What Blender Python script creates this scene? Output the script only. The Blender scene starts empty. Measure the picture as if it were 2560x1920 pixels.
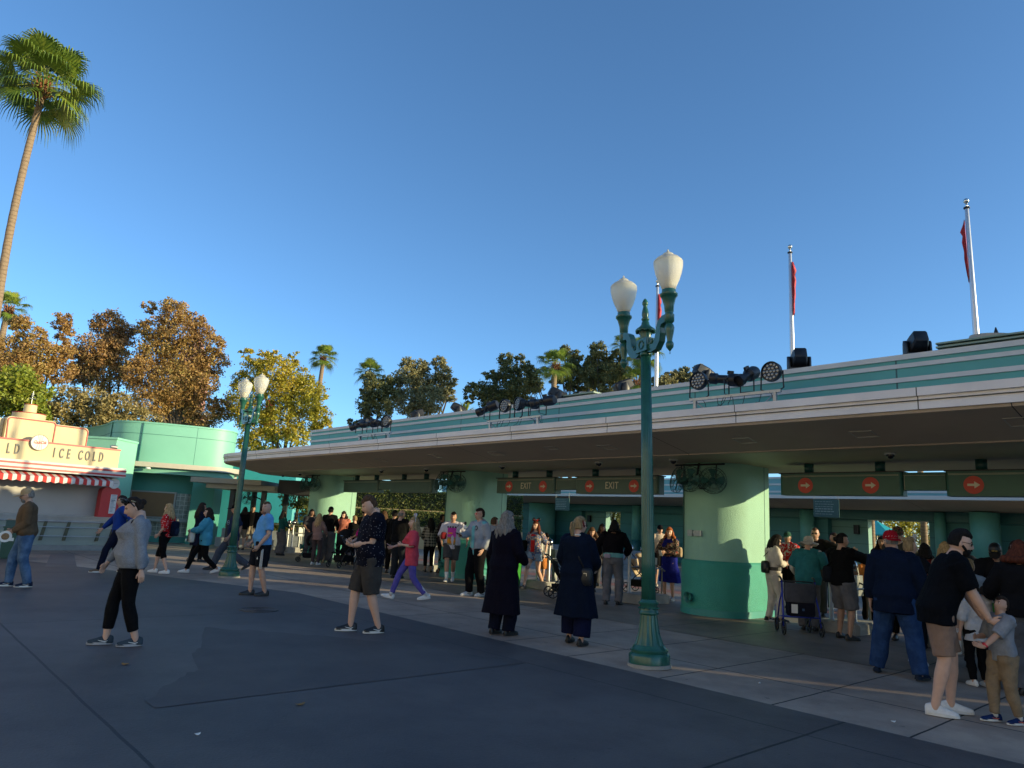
import bpy, bmesh, math, random
import numpy as np
from mathutils import Vector, Matrix, noise
R = math.radians
rnd = random.Random(7)
sc = bpy.context.scene

# ------------------------------------------------------------ camera
H = 1.56
pit = math.atan(350 / 1775.0); rol = R(3.1)
fw = Vector((0, math.cos(pit), math.sin(pit))); r0 = Vector((1, 0, 0)); u0 = r0.cross(fw)
rr = r0 * math.cos(rol) + u0 * math.sin(rol); uu = u0 * math.cos(rol) - r0 * math.sin(rol)
cam = bpy.data.objects.new('camera', bpy.data.cameras.new('camera'))
sc.collection.objects.link(cam); sc.camera = cam
cam.matrix_world = Matrix(((rr.x, uu.x, -fw.x, 0), (rr.y, uu.y, -fw.y, 0), (rr.z, uu.z, -fw.z, H), (0, 0, 0, 1)))
cam.data.sensor_width = 36; cam.data.lens = 36 * 1775 / 2560; cam.data.clip_end = 3000

# ------------------------------------------------------------ sky and sun
SAZ, SEL = R(108), R(10)          # clockwise from the view direction (+Y)
w = bpy.data.worlds.new('World'); sc.world = w; w.use_nodes = True
nt = w.node_tree; nt.nodes.clear()
sky = nt.nodes.new('ShaderNodeTexSky'); sky.sky_type = 'NISHITA'; sky.sun_disc = False
sky.sun_elevation = SEL; sky.sun_rotation = SAZ
sky.altitude = 0; sky.air_density = 0.7; sky.dust_density = 0.5; sky.ozone_density = 3.6
bg = nt.nodes.new('ShaderNodeBackground'); bg.inputs[1].default_value = 0.15
wo = nt.nodes.new('ShaderNodeOutputWorld')
tint = nt.nodes.new('ShaderNodeMix'); tint.data_type = 'RGBA'; tint.blend_type = 'MULTIPLY'; tint.inputs[0].default_value = 1; tint.inputs[7].default_value = (.87, .95, .90, 1)
nt.links.new(sky.outputs[0], tint.inputs[6]); nt.links.new(tint.outputs[2], bg.inputs[0]); nt.links.new(bg.outputs[0], wo.inputs[0])
sd = bpy.data.lights.new('sun', 'SUN'); sd.energy = 3.0; sd.angle = R(0.5); sd.color = (1.0, 0.84, 0.48)
sun = bpy.data.objects.new('sun', sd); sc.collection.objects.link(sun)
S = Vector((math.sin(SAZ) * math.cos(SEL), math.cos(SAZ) * math.cos(SEL), math.sin(SEL)))
sun.rotation_euler = S.to_track_quat('Z', 'Y').to_euler()
sc.view_settings.view_transform = 'Standard'; sc.view_settings.look = 'None'
sc.view_settings.gamma = 1; sc.view_settings.exposure = 1.16

# ------------------------------------------------------------ materials
def s2l(c):
    return tuple((v / 12.92 if v <= .04045 else ((v + .055) / 1.055) ** 2.4) for v in c)
MATS = {}
def M(name, col, rough=.6, metal=0., var=0., vs=4., bump=0., bs=60., seams=None, spec=.5, pat=None, col2=None, alpha=None, emis=None, trans=0, stretch=None):
    """procedural material: base colour with noise variation, bump, optional seams and patterns (object space)"""
    if name in MATS: return MATS[name]
    m = bpy.data.materials.new(name); m.use_nodes = True; MATS[name] = m
    t = m.node_tree; N = t.nodes; Lk = t.links.new
    b = N['Principled BSDF']; b.inputs['Roughness'].default_value = rough; b.inputs['Metallic'].default_value = metal
    b.inputs['Specular IOR Level'].default_value = spec
    if trans: b.inputs['Transmission Weight'].default_value = trans
    tc = N.new('ShaderNodeTexCoord'); src = tc.outputs['Object']
    if stretch:
        mp = N.new('ShaderNodeMapping'); mp.inputs['Scale'].default_value = stretch; Lk(src, mp.inputs[0]); src = mp.outputs[0]
    c = tuple(col) + (1,)
    last = None
    def rgb(cc):
        n = N.new('ShaderNodeRGB'); n.outputs[0].default_value = tuple(cc) + (1,); return n.outputs[0]
    def math_(op, a, b_=None, c_=None):
        n = N.new('ShaderNodeMath'); n.operation = op
        for i, v in enumerate((a, b_, c_)):
            if v is None: continue
            if isinstance(v, (int, float)): n.inputs[i].default_value = v
            else: Lk(v, n.inputs[i])
        return n.outputs[0]
    def mix(f, a, b_, mode='MIX'):
        n = N.new('ShaderNodeMix'); n.data_type = 'RGBA'; n.blend_type = mode
        if isinstance(f, (int, float)): n.inputs[0].default_value = f
        else: Lk(f, n.inputs[0])
        Lk(a, n.inputs[6]); Lk(b_, n.inputs[7]); return n.outputs[2]
    def nz(scale, det=4, rough_=.6):
        n = N.new('ShaderNodeTexNoise'); n.inputs['Scale'].default_value = scale; n.inputs['Detail'].default_value = det
        n.inputs['Roughness'].default_value = rough_; Lk(src, n.inputs['Vector']); return n.outputs[0]
    def ramp(v, lo, hi):
        n = N.new('ShaderNodeMapRange'); n.inputs[1].default_value = lo; n.inputs[2].default_value = hi; Lk(v, n.inputs[0]); return n.outputs[0]
    def sep():
        n = N.new('ShaderNodeSeparateXYZ'); Lk(src, n.inputs[0]); return n.outputs
    cur = rgb(col)
    if pat:
        cur = pat(dict(N=N, Lk=Lk, rgb=rgb, m=math_, mix=mix, nz=nz, ramp=ramp, sep=sep, tc=tc, src=src), cur, rgb(col2) if col2 else cur)
    if var:
        f = ramp(nz(vs, 6), .3, .7)
        cur = mix(f, cur, mix(1.0, cur, rgb((1 - var,) * 3), 'MULTIPLY'))
    if seams:
        ax, per, wd, dk = seams
        s_ = sep()['XYZ'.index(ax)]
        fr = math_('FRACT', math_('DIVIDE', math_('ADD', s_, 1000.0), per))
        msk = math_('LESS_THAN', fr, wd / per)
        cur = mix(msk, cur, rgb(dk))
    Lk(cur, b.inputs['Base Color'])
    if bump:
        bn = N.new('ShaderNodeBump'); bn.inputs['Strength'].default_value = min(1, bump); bn.inputs['Distance'].default_value = .01 * max(1, bump)
        Lk(nz(bs, 5), bn.inputs['Height']); Lk(bn.outputs[0], b.inputs['Normal'])
    if emis:
        b.inputs['Emission Color'].default_value = tuple(emis[0]) + (1,); b.inputs['Emission Strength'].default_value = emis[1]
    if alpha is not None: b.inputs['Alpha'].default_value = alpha
    return m

# ------------------------------------------------------------ mesh helper
class G:
    def __init__(s): s.v = []; s.f = []; s.mi = []; s.sm = []; s.m = 0; s.smooth = False; s.T = None
    def _add(s, vs, fs):
        o = len(s.v)
        if s.T is not None: vs = [tuple(s.T @ Vector(p)) for p in vs]
        s.v += [tuple(p) for p in vs]
        for f in fs: s.f.append([i + o for i in f]); s.mi.append(s.m); s.sm.append(s.smooth)
        return s
    def box(s, x0, x1, y0, y1, z0, z1):
        x0, x1 = min(x0, x1), max(x0, x1); y0, y1 = min(y0, y1), max(y0, y1); z0, z1 = min(z0, z1), max(z0, z1)
        return s._add([(x0, y0, z0), (x1, y0, z0), (x1, y1, z0), (x0, y1, z0), (x0, y0, z1), (x1, y0, z1), (x1, y1, z1), (x0, y1, z1)],
                      [(0, 3, 2, 1), (4, 5, 6, 7), (0, 1, 5, 4), (1, 2, 6, 5), (2, 3, 7, 6), (3, 0, 4, 7)])
    def prism(s, poly, z0, z1, caps=True):
        a = sum(poly[i][0] * poly[(i + 1) % len(poly)][1] - poly[(i + 1) % len(poly)][0] * poly[i][1] for i in range(len(poly)))
        if a < 0: poly = poly[::-1]
        n = len(poly)
        fs = [(i, (i + 1) % n, n + (i + 1) % n, n + i) for i in range(n)]
        if caps: fs += [tuple(range(n - 1, -1, -1)), tuple(range(n, 2 * n))]
        return s._add([(p[0], p[1], z0) for p in poly] + [(p[0], p[1], z1) for p in poly], fs)
    def rings(s, rs, caps=True, closed=True):
        """loft through rings (lists of equal length)"""
        n = len(rs[0]); vs = [p for r in rs for p in r]; fs = []
        for k in range(len(rs) - 1):
            for i in range(n if closed else n - 1):
                j = (i + 1) % n
                fs.append((k * n + i, k * n + j, (k + 1) * n + j, (k + 1) * n + i))
        if caps: fs += [tuple(range(n - 1, -1, -1)), tuple(range((len(rs) - 1) * n, len(rs) * n))]
        return s._add(vs, fs)
    def lathe(s, prof, c=(0, 0, 0), seg=20, sx=1, sy=1, lob=0, lobn=0):
        rs = []
        for r, z in prof:
            ring = []
            for i in range(seg):
                a = 2 * math.pi * i / seg; q = r * (1 + lob * math.cos(lobn * a)) if lob else r
                ring.append((c[0] + q * sx * math.cos(a), c[1] + q * sy * math.sin(a), c[2] + z))
            rs.append(ring)
        return s.rings(rs)
    def tube(s, pts, rad, seg=8, caps=True, flat=1.0, ref=None):
        pts = [Vector(p) for p in pts]; n = len(pts)
        if isinstance(rad, (int, float)): rad = [rad] * n
        rs = []; X = None
        for i, p in enumerate(pts):
            d = (pts[min(i + 1, n - 1)] - pts[max(i - 1, 0)])
            if d.length < 1e-9: d = Vector((0, 0, 1))
            d.normalize()
            if X is None:
                X = Vector(ref) if ref is not None else (Vector((1, 0, 0)) if abs(d.x) < .8 else Vector((0, 1, 0)))
            X = (X - d * X.dot(d)).normalized(); Y = d.cross(X)
            r = rad[i]; rx, ry = (r if isinstance(r, tuple) else (r, r * flat))
            rs.append([tuple(p + X * (rx * math.cos(a)) + Y * (ry * math.sin(a))) for a in [2 * math.pi * k / seg for k in range(seg)]])
        return s.rings(rs, caps)
    def ball(s, c, r, seg=12, rg=8):
        if isinstance(r, (int, float)): r = (r, r, r)
        rs = []
        for j in range(rg + 1):
            t = math.pi * j / rg; k = max(math.sin(t), 1e-3)
            rs.append([(c[0] + r[0] * k * math.cos(a), c[1] + r[1] * k * math.sin(a), c[2] - r[2] * math.cos(t)) for a in [2 * math.pi * i / seg for i in range(seg)]])
        return s.rings(rs)
    def torus(s, c, Rr, r, axis='z', seg=24, sg=6):
        vs = []; fs = []
        for i in range(seg):
            a = 2 * math.pi * i / seg
            for j in range(sg):
                b = 2 * math.pi * j / sg; q = Rr + r * math.cos(b); p = (q * math.cos(a), q * math.sin(a), r * math.sin(b))
                if axis == 'x': p = (p[2], p[0], p[1])
                if axis == 'y': p = (p[1], p[2], p[0])
                vs.append((c[0] + p[0], c[1] + p[1], c[2] + p[2]))
                fs.append((i * sg + j, ((i + 1) % seg) * sg + j, ((i + 1) % seg) * sg + (j + 1) % sg, i * sg + (j + 1) % sg))
        return s._add(vs, fs)
    def build(s, name, mats, parent=None, off=(0, 0, 0), smooth=None, angle=None):
        me = bpy.data.meshes.new(name)
        me.from_pydata([(p[0] - off[0], p[1] - off[1], p[2] - off[2]) for p in s.v], [], s.f)
        if not isinstance(mats, (list, tuple)): mats = [mats]
        for m in mats: me.materials.append(m)
        me.polygons.foreach_set('material_index', s.mi)
        sm = s.sm if smooth is None else [smooth] * len(s.f)
        me.polygons.foreach_set('use_smooth', sm)
        me.update()
        if angle is not None:
            bm = bmesh.new(); bm.from_mesh(me)
            for e in bm.edges:
                if len(e.link_faces) == 2 and e.calc_face_angle(0) > R(angle): e.smooth = False
            bm.to_mesh(me); bm.free()
        return link(name, me, parent)
def link(name, me, parent=None):
    o = bpy.data.objects.new(name, me); sc.collection.objects.link(o)
    if parent is not None: o.parent = parent
    return o
def thing(name, label, cat, loc=(0, 0, 0), rz=0., group=None, scale=1.):
    o = bpy.data.objects.new(name, None); sc.collection.objects.link(o); o.empty_display_size = .2
    o.location = loc; o.rotation_euler = (0, 0, rz); o.scale = (scale,) * 3
    return tag(o, label, cat, group)
def tag(o, label, cat, group=None):
    o['label'] = label; o['category'] = cat
    if group: o['group'] = group
    return o
def struct(o): o['kind'] = 'structure'; return o
def dup(root, loc=None, rz=None, label=None):
    r = root.copy(); sc.collection.objects.link(r)
    if loc is not None: r.location = loc
    if rz is not None: r.rotation_euler = (0, 0, rz)
    if label: r['label'] = label
    for ch in root.children:
        c = ch.copy(); sc.collection.objects.link(c); c.parent = r
        for g in ch.children:
            d = g.copy(); sc.collection.objects.link(d); d.parent = c
    return r
def text_mesh(txt, size, depth=.004, shear=0, spacing=1., bold=0., xs=1., align='CENTER'):
    cu = bpy.data.curves.new('t', 'FONT'); cu.body = txt; cu.size = size; cu.extrude = depth / 2; cu.shear = shear
    cu.space_character = spacing; cu.offset = bold; cu.align_x = align; cu.align_y = 'CENTER'; cu.resolution_u = 3
    o = bpy.data.objects.new('t', cu); me = bpy.data.meshes.new_from_object(o)
    bpy.data.objects.remove(o); bpy.data.curves.remove(cu)
    # stand it up: text x -> x, text y -> z, facing -y
    me.transform(Matrix.Rotation(R(90), 4, 'X') @ Matrix.Scale(xs, 4, (1, 0, 0)))
    return me
def text(name, txt, size, mat, parent, loc, rz=0, **k):
    me = text_mesh(txt, size, **k); me.materials.clear(); me.materials.append(mat)
    o = link(name, me, parent); o.location = loc; o.rotation_euler = (0, 0, rz); return o

# building frame: x along the gate (right and towards the camera), q away from the plaza
RB = math.atan2(-.745, .667)
ux, uy = Vector((.667, -.745)).normalized(), Vector((.745, .667)).normalized()
def B(x, q, z=0.): v = ux * x + uy * q; return (v.x, v.y, z)
# ------------------------------------------------------------ palette
CON = (.27, .235, .21)
teal_lt = M('paint_mint', (.28, .52, .40), .6, var=.14, vs=1.1, bump=1.2, bs=70)
teal_dk = M('paint_teal_band', (.035, .31, .24), .6, var=.15, vs=2, bump=1.6, bs=55)
teal_md = M('paint_teal_parapet', (.075, .33, .31), .5, var=.1, vs=1.2, bump=.1, bs=90, seams=('X', 3.6, .025, (.02, .09, .1)))
teal_dkp = M('paint_deep_teal', (.02, .13, .125), .45, var=.1, vs=3)
pale = M('paint_pale_grey', (.58, .57, .54), .55, var=.12, vs=2.5, bump=.1, bs=70)
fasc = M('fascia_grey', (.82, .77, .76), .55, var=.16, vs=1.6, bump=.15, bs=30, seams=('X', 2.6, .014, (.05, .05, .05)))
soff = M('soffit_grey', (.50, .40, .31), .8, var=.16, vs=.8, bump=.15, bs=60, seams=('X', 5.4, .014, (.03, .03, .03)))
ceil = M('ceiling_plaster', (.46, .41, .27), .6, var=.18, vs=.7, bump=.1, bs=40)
roofm = M('roof_membrane', (.3, .3, .3), .8, var=.3, vs=2)
steel = M('brushed_steel', (.5, .5, .5), .35, 1.0, var=.2, vs=8)
steelw = M('galvanised_tube', (.42, .42, .41), .45, .8, var=.2, vs=12)
blackm = M('black_plastic', (.012, .012, .014), .45, var=.3, vs=10)
blackg = M('black_gloss', (.01, .01, .012), .2)
dkmet = M('dark_metal', (.03, .035, .04), .5, .6, var=.3, vs=14)
concb = M('concrete_block', (.34, .33, .30), .85, var=.25, vs=5, bump=.5, bs=60)
white = M('white_paint', (.72, .71, .68), .5, var=.08, vs=6)
redp = M('sign_red', (.55, .05, .03), .5, var=.1)
cream = M('cream_lettering', (.62, .58, .44), .6)
signg = M('sign_green', (.022, .115, .085), .45, var=.25, vs=3, bump=.05)
signg2 = M('sign_panel_grey', (.07, .135, .11), .5, var=.2, vs=3)

def joints(lines):
    def f(k, cur, c2):
        X = k['sep'](); msk = None
        for ax, pos, wd, lo, hi in lines:
            a = X['XY'.index(ax)]; b = X[1 - 'XY'.index(ax)]
            wob = k['m']('MULTIPLY', k['m']('SUBTRACT', k['nz'](1.3, 5), .5), .035)
            d = k['m']('ABSOLUTE', k['m']('SUBTRACT', k['m']('ADD', a, wob), pos))
            t = k['m']('MULTIPLY', k['m']('LESS_THAN', d, wd), k['m']('MULTIPLY', k['m']('GREATER_THAN', b, lo), k['m']('LESS_THAN', b, hi)))
            msk = t if msk is None else k['m']('MAXIMUM', msk, t)
        big = k['ramp'](k['nz'](.28, 7, .62), .38, .66)
        fine = k['ramp'](k['nz'](90, 2), .3, .7)
        cur = k['mix'](big, cur, k['mix'](1.0, cur, k['rgb']((.46, .46, .50)), 'MULTIPLY'))
        cur = k['mix'](k['ramp'](k['nz'](1.7, 6, .7), .45, .62), cur, k['mix'](1.0, cur, k['rgb']((.80, .79, .80)), 'MULTIPLY'))
        cur = k['mix'](fine, cur, k['mix'](1.0, cur, k['rgb']((.82,) * 3), 'MULTIPLY'))
        spot = k['m']('GREATER_THAN', k['nz'](7.5, 2, .5), .735)
        cur = k['mix'](k['m']('MULTIPLY', spot, .45), cur, k['rgb']((.02, .02, .022)))
        return k['mix'](msk, cur, k['rgb']((.006, .007, .009)))
    return f
BIG = 9999
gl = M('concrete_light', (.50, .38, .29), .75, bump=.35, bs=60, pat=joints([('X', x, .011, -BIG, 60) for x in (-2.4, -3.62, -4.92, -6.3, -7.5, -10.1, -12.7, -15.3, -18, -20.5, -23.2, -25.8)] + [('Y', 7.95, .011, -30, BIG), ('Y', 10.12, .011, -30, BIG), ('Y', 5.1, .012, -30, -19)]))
gd = M('paving_dark', (.115, .098, .092), .62, bump=.45, bs=45, pat=joints([('X', -2.93, .013, -BIG, 6.8), ('X', -11.12, .011, -BIG, 5.95), ('X', -18.5, .014, -BIG, 6), ('Y', 6.03, .009, -12, BIG), ('Y', 1.6, .013, -BIG, -4.6), ('X', 4.3, .014, -BIG, 6.8)]))
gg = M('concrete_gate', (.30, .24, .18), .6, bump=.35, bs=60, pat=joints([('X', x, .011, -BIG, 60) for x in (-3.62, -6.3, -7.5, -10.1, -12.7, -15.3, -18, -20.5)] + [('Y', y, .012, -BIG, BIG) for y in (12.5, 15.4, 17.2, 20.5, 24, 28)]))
gband = M('paving_band', (.20, .165, .15), .75, bump=.3, bs=60, var=.3, vs=.8)
gred = M('red_paving_band', (.30, .12, .085), .7, bump=.3, bs=60, var=.25, vs=1.5)
def patchpat(k, cur, c2):
    return k['mix'](k['ramp'](k['nz'](.9, 5), .3, .7), cur, k['rgb']((.092, .080, .076)))
gpatch = M('sealed_patch', (.046, .041, .042), .7, bump=.4, bs=45, pat=patchpat)
def sheet(name, poly, z, mat, holes=None):
    g = G(); g._add([(p[0], p[1], z) for p in poly], [tuple(range(len(poly)))])
    o = g.build(name, mat); o.rotation_euler = (0, 0, RB); struct(o); return o
sheet('ground', [(-900, -900), (900, -900), (900, 900), (-900, 900)], 0, gl)
sheet('plaza_paving', [(-400, -164), (-22.8, 3.02), (-18.9, 4.74), (-14.4, 6.5), (-13.6, 6.78), (400, 6.78), (400, -400), (-400, -400)], .004, gd)
pz = []
for i in range(60):
    q = 2.0 + 4.05 * i / 59
    x = np.interp(q, [2.0, 2.4, 2.75, 3.2, 3.7, 4.5, 5.4, 6.05], [-6.5, -7.0, -7.5, -8.7, -10.0, -9.1, -7.9, -6.3])
    pz.append((x + .35 * noise.noise(Vector((q * 3.2, 1, 0))) + .12 * noise.noise(Vector((q * 14, 4, 0))), q))
sheet('sealed_patch', [(-6.2, 2.0), (-6.2, 6.02)] + pz[::-1], .008, gpatch)
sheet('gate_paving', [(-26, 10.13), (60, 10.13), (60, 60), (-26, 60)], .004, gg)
sheet('red_paving', [(-30, 16.3), (-7, 16.3), (-7, 17.1), (-30, 17.1)], .008, gred)
for q0, q1 in ((3.55, 4.2), (5.1, 5.6)):
    sheet('paving_strip', [(-24.6, q0 + .9), (-20, q0), (-20, q1), (-24.9, q1 + .9)], .008, gband)

# manhole
mh = G(); mh.lathe([(.001, .001), (.30, .001), (.30, .013), (.27, .013), (.27, .010), (.001, .010)], seg=40)
for i in range(5):
    mh.torus((0, 0, .011), .05 + .05 * i, .004, seg=32, sg=4)
o = mh.build('manhole_cover', M('cast_iron', (.08, .07, .068), .6, .1, var=.4, vs=20, bump=.5, bs=80), smooth=False)
o.location = B(-11.4, 5.05, .003); tag(o, 'round dark cast iron manhole cover set flush in the dark paving', 'manhole cover')

# ------------------------------------------------------------ front gate building
X0, Q0 = -12., 12.6
gate = thing('gate_building', 'long mint gate building with a wide flat canopy, striped teal parapet and rounded pillars', 'gate building', B(X0, Q0), RB)
OFF = (X0, Q0, 0)
XR = 26.
def ring(rf, rb, z, sc_=26.4, n=26, xr=XR, qc=12.85):
    pts = [(xr, qc - rf, z)]
    for i in range(9): pts.append((xr - (xr + sc_) * (i + 1) / 10., qc - rf, z))
    for i in range(n + 1):
        th = -math.pi / 2 + math.pi * i / n; r = rf + (rb - rf) * i / n
        pts.append((-sc_ - r * math.cos(th), qc + r * math.sin(th), z))
    for i in range(10): pts.append((-sc_ + (xr + sc_) * (i + 1) / 10., qc + rb, z))
    return pts
g = G(); g.rings([ring(2.95, 2.95, 3.29), ring(2.95, 2.95, 3.455), ring(2.99, 2.99, 3.46), ring(2.99, 2.99, 3.57), ring(2.9, 2.9, 3.585), ring(.6, .6, 3.60)][::1], caps=True, closed=True)
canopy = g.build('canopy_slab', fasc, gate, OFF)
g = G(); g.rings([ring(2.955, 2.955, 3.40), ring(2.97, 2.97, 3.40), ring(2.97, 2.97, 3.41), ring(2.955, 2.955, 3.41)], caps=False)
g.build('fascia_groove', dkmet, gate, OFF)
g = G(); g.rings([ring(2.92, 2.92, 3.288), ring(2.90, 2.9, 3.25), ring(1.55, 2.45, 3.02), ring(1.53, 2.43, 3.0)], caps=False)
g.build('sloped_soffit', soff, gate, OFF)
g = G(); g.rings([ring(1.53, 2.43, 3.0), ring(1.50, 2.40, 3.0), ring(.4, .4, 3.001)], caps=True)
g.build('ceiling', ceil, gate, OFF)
# parapet (built from stacked teal and pale strips)
PL = -23.3
g = G(); g.box(PL, XR, 11.5, 15.2, 3.58, 4.36); g.build('parapet', teal_md, gate, OFF)
for z0, z1, pr in ((4.35, 4.43, .03), (4.22, 4.285, .03), (4.0, 4.07, .03), (3.60, 3.66, .02)):
    g = G(); g.box(PL - pr, XR, 11.5 - pr, 15.2 + pr, z0, z1); g.build('parapet_band', pale, gate, OFF)
# louvred boxes on the roof
def louvre(xa, xb, qa, qb, z0=4.43, n=4, hh=.36):
    g = G(); g.box(xa + .1, xb - .1, qa + .1, qb - .1, z0 - .01, z0 + hh - .03)
    for i in range(n):
        zz = z0 + hh * (i + .35) / n
        g.box(xa, xb, qa, qb, zz, zz + hh / n * .45)
    return g.build('roof_louvre', M('louvre_sage', (.22, .30, .24), .55, var=.1), gate, OFF)
louvre(-3.47, .5, 11.65, 14.6, hh=.17, n=3)
louvre(-11.9, -10.6, 12.0, 13.2, hh=.22, n=3)
# unseen raised block added on the gate roof to lengthen its shade
g = G(); g.box(.5, XR, 11.4, 15.3, 4.43, 5.15); g.build('end_block', teal_md, gate, OFF)
# pillars
def pillar_plan(xc, r, q_front=13.3, q_back=14.1, n=16):
    pts = [(xc + r, q_back), (xc + r, q_front)]
    for i in range(1, n): a = -math.pi * i / n; pts.append((xc + r * math.cos(a), q_front + r * math.sin(a)))
    return pts + [(xc - r, q_front), (xc - r, q_back)]
for xc in (16.6, 8.4, .1, -8.2, -16.4, -25.0):
    g = G(); g.smooth = True; g.prism(pillar_plan(xc, .70, n=40), 0, 3.03)
    p = g.build('pillar', teal_lt, gate, OFF, angle=40)
    g = G(); g.smooth = True; g.rings([[(x, y, 0) for x, y in pillar_plan(xc, .745, q_back=14.125, n=40)], [(x, y, 1.0) for x, y in pillar_plan(xc, .745, q_back=14.125, n=40)], [(x, y, 1.05) for x, y in pillar_plan(xc, .72, q_back=14.11, n=40)], [(x, y, 1.06) for x, y in pillar_plan(xc, .701, q_back=14.1, n=40)]], caps=False)
    g.build('wainscot', teal_dk, p, angle=40, off=OFF)
    g = G(); g.smooth = True; g.prism(pillar_plan(xc, .762, q_back=14.14, n=40), 0, .13)
    g.build('plinth', M('paint_teal_plinth', (.035, .27, .25), .45, var=.15), p, angle=40, off=OFF)
    for jb in ((xc + .70, xc + .704, 13.90, 13.915, .13, 3.0), (xc - .52, xc - .505, 12.785, 12.83, 1.06, 3.0)):
        g = G(); g.box(*jb); g.build('expansion_joint', M('joint_green', (.02, .10, .09), .6), p, off=OFF)
    # flared pipe outlet low on the nose
    a = R(-104); cx, cq = xc + .745 * math.cos(a), 13.3 + .745 * math.sin(a)
    g = G(); g.T = Matrix.Translation((cx, cq, .33)) @ Matrix.Rotation(a, 4, 'Z') @ Matrix.Rotation(R(90), 4, 'Y')
    g.lathe([(.07, -.02), (.075, .0), (.08, .05), (.11, .10), (.1, .1), (.07, .05), (.065, -.02)], seg=20, ) 
    g.build('drain_outlet', M('drain_green', (.03, .16, .14), .4), p, off=OFF, smooth=True)
# electrical box + conduit on pillar nose
g = G(); a = R(-100)
g.T = Matrix.Translation((-8.2 + .70 * math.cos(a), 13.3 + .70 * math.sin(a), 1.58)) @ Matrix.Rotation(a, 4, 'Z')
g.box(-.01, .06, -.14, -.02, -.06, .06); g.box(-.01, .05, .02, .2, -.055, .055); g.box(-.01, .03, -.02, .02, -.02, .02)
bx = g.build('outlet_box', M('box_grey', (.42, .46, .44), .5, var=.3, vs=20), gate, OFF)
# soffit hatches and lights
for s_, q, wd, dp in ((4.2, 10.7, .32, .3), (2.2, 10.55, .4, .35), (6.1, 10.7, .3, .3), (9.0, 10.65, .34, .3), (12.3, 10.65, .34, .3), (14.6, 10.6, .3, .3), (17.2, 10.65, .3, .3), (19.6, 10.65, .3, .3), (22.6, 10.65, .3, .3), (10.4, 10.5, .3, .2)):
    g = G(); zf = lambda q_: 3.25 - (q_ - 9.95) * .23 / 1.35 - .006
    for (xa, xb, qa, qb) in ((-s_ - wd / 2, -s_ + wd / 2, q - dp / 2, q - dp / 2 + .02), (-s_ - wd / 2, -s_ + wd / 2, q + dp / 2 - .02, q + dp / 2), (-s_ - wd / 2, -s_ - wd / 2 + .015, q - dp / 2 + .02, q + dp / 2 - .02), (-s_ + wd / 2 - .015, -s_ + wd / 2, q - dp / 2 + .02, q + dp / 2 - .02)):
        g._add([(xa, qa, zf(qa)), (xb, qa, zf(qa)), (xb, qb, zf(qb)), (xa, qb, zf(qb)), (xa, qa, zf(qa) + .01), (xb, qa, zf(qa) + .01), (xb, qb, zf(qb) + .01), (xa, qb, zf(qb) + .01)],
               [(0, 3, 2, 1), (4, 5, 6, 7), (0, 1, 5, 4), (1, 2, 6, 5), (2, 3, 7, 6), (3, 0, 4, 7)])
    g.build('access_hatch', M('hatch_frame', (.4, .38, .35), .5), gate, OFF)
# dome cameras
cdome = None
def put_B(o, x, q, z, rz=0): o.location = B(x, q, z); o.rotation_euler = (0, 0, RB + rz)
lab_where = ['left of the third hanging sign', 'above the fans on the sunlit pillar', 'above the right end of the exit signs', 'above the left exit sign', 'above the plain hanging signs', 'near the left end of the canopy', 'left of the far pillar', 'above the middle pillar fans']
for i, (x, q) in enumerate(((-4.35, 12.1), (-8.35, 11.9), (-10.3, 11.9), (-13.6, 12.0), (-19.3, 12.0), (-24.9, 12.0), (-27.0, 12.3), (-16.9, 12.0))):
    t = thing('security_camera', 'black dome security camera on the canopy ceiling ' + lab_where[i], 'security camera', group='dome cameras under the canopy')
    g = G(); g.lathe([(.001, 0), (.085, 0), (.09, -.03), (.001, -.03)], seg=18); g.build('housing', M('cam_white', (.5, .5, .48), .5), t, smooth=False)
    g = G(); g.smooth = True; g.ball((0, 0, -.035), (.062, .062, .06), 16, 10); g.build('dome', blackg, t)
    put_B(t, x, q, 3.0)

# ------------------------------------------------------------ hanging signs
def disc(parent, x, yf, z, r=.145):
    g = G(); n = 40
    ring_ = [(x + r * math.cos(2 * math.pi * i / n), yf - .004, z + r * math.sin(2 * math.pi * i / n)) for i in range(n)]
    g._add(ring_ + [(p[0], yf + .004, p[2]) for p in ring_], [tuple(range(n))] + [(i, i + n, (i + 1) % n + n, (i + 1) % n) for i in range(n)])
    d = g.build('arrow_disc', redp, parent)
    a = r * .78; g = G()
    P = [(-a * .78, -a * .17), (a * .1, -a * .17), (a * .1, -a * .5), (a * .82, 0), (a * .1, a * .5), (a * .1, a * .17), (-a * .78, a * .17)]
    g._add([(x + p[0], yf - .009, z + p[1]) for p in P] + [(x + p[0], yf - .003, z + p[1]) for p in P], [tuple(range(7))] + [(i, i + 7, (i + 1) % 7 + 7, (i + 1) % 7) for i in range(7)])
    g.build('arrow', cream, d)
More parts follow.
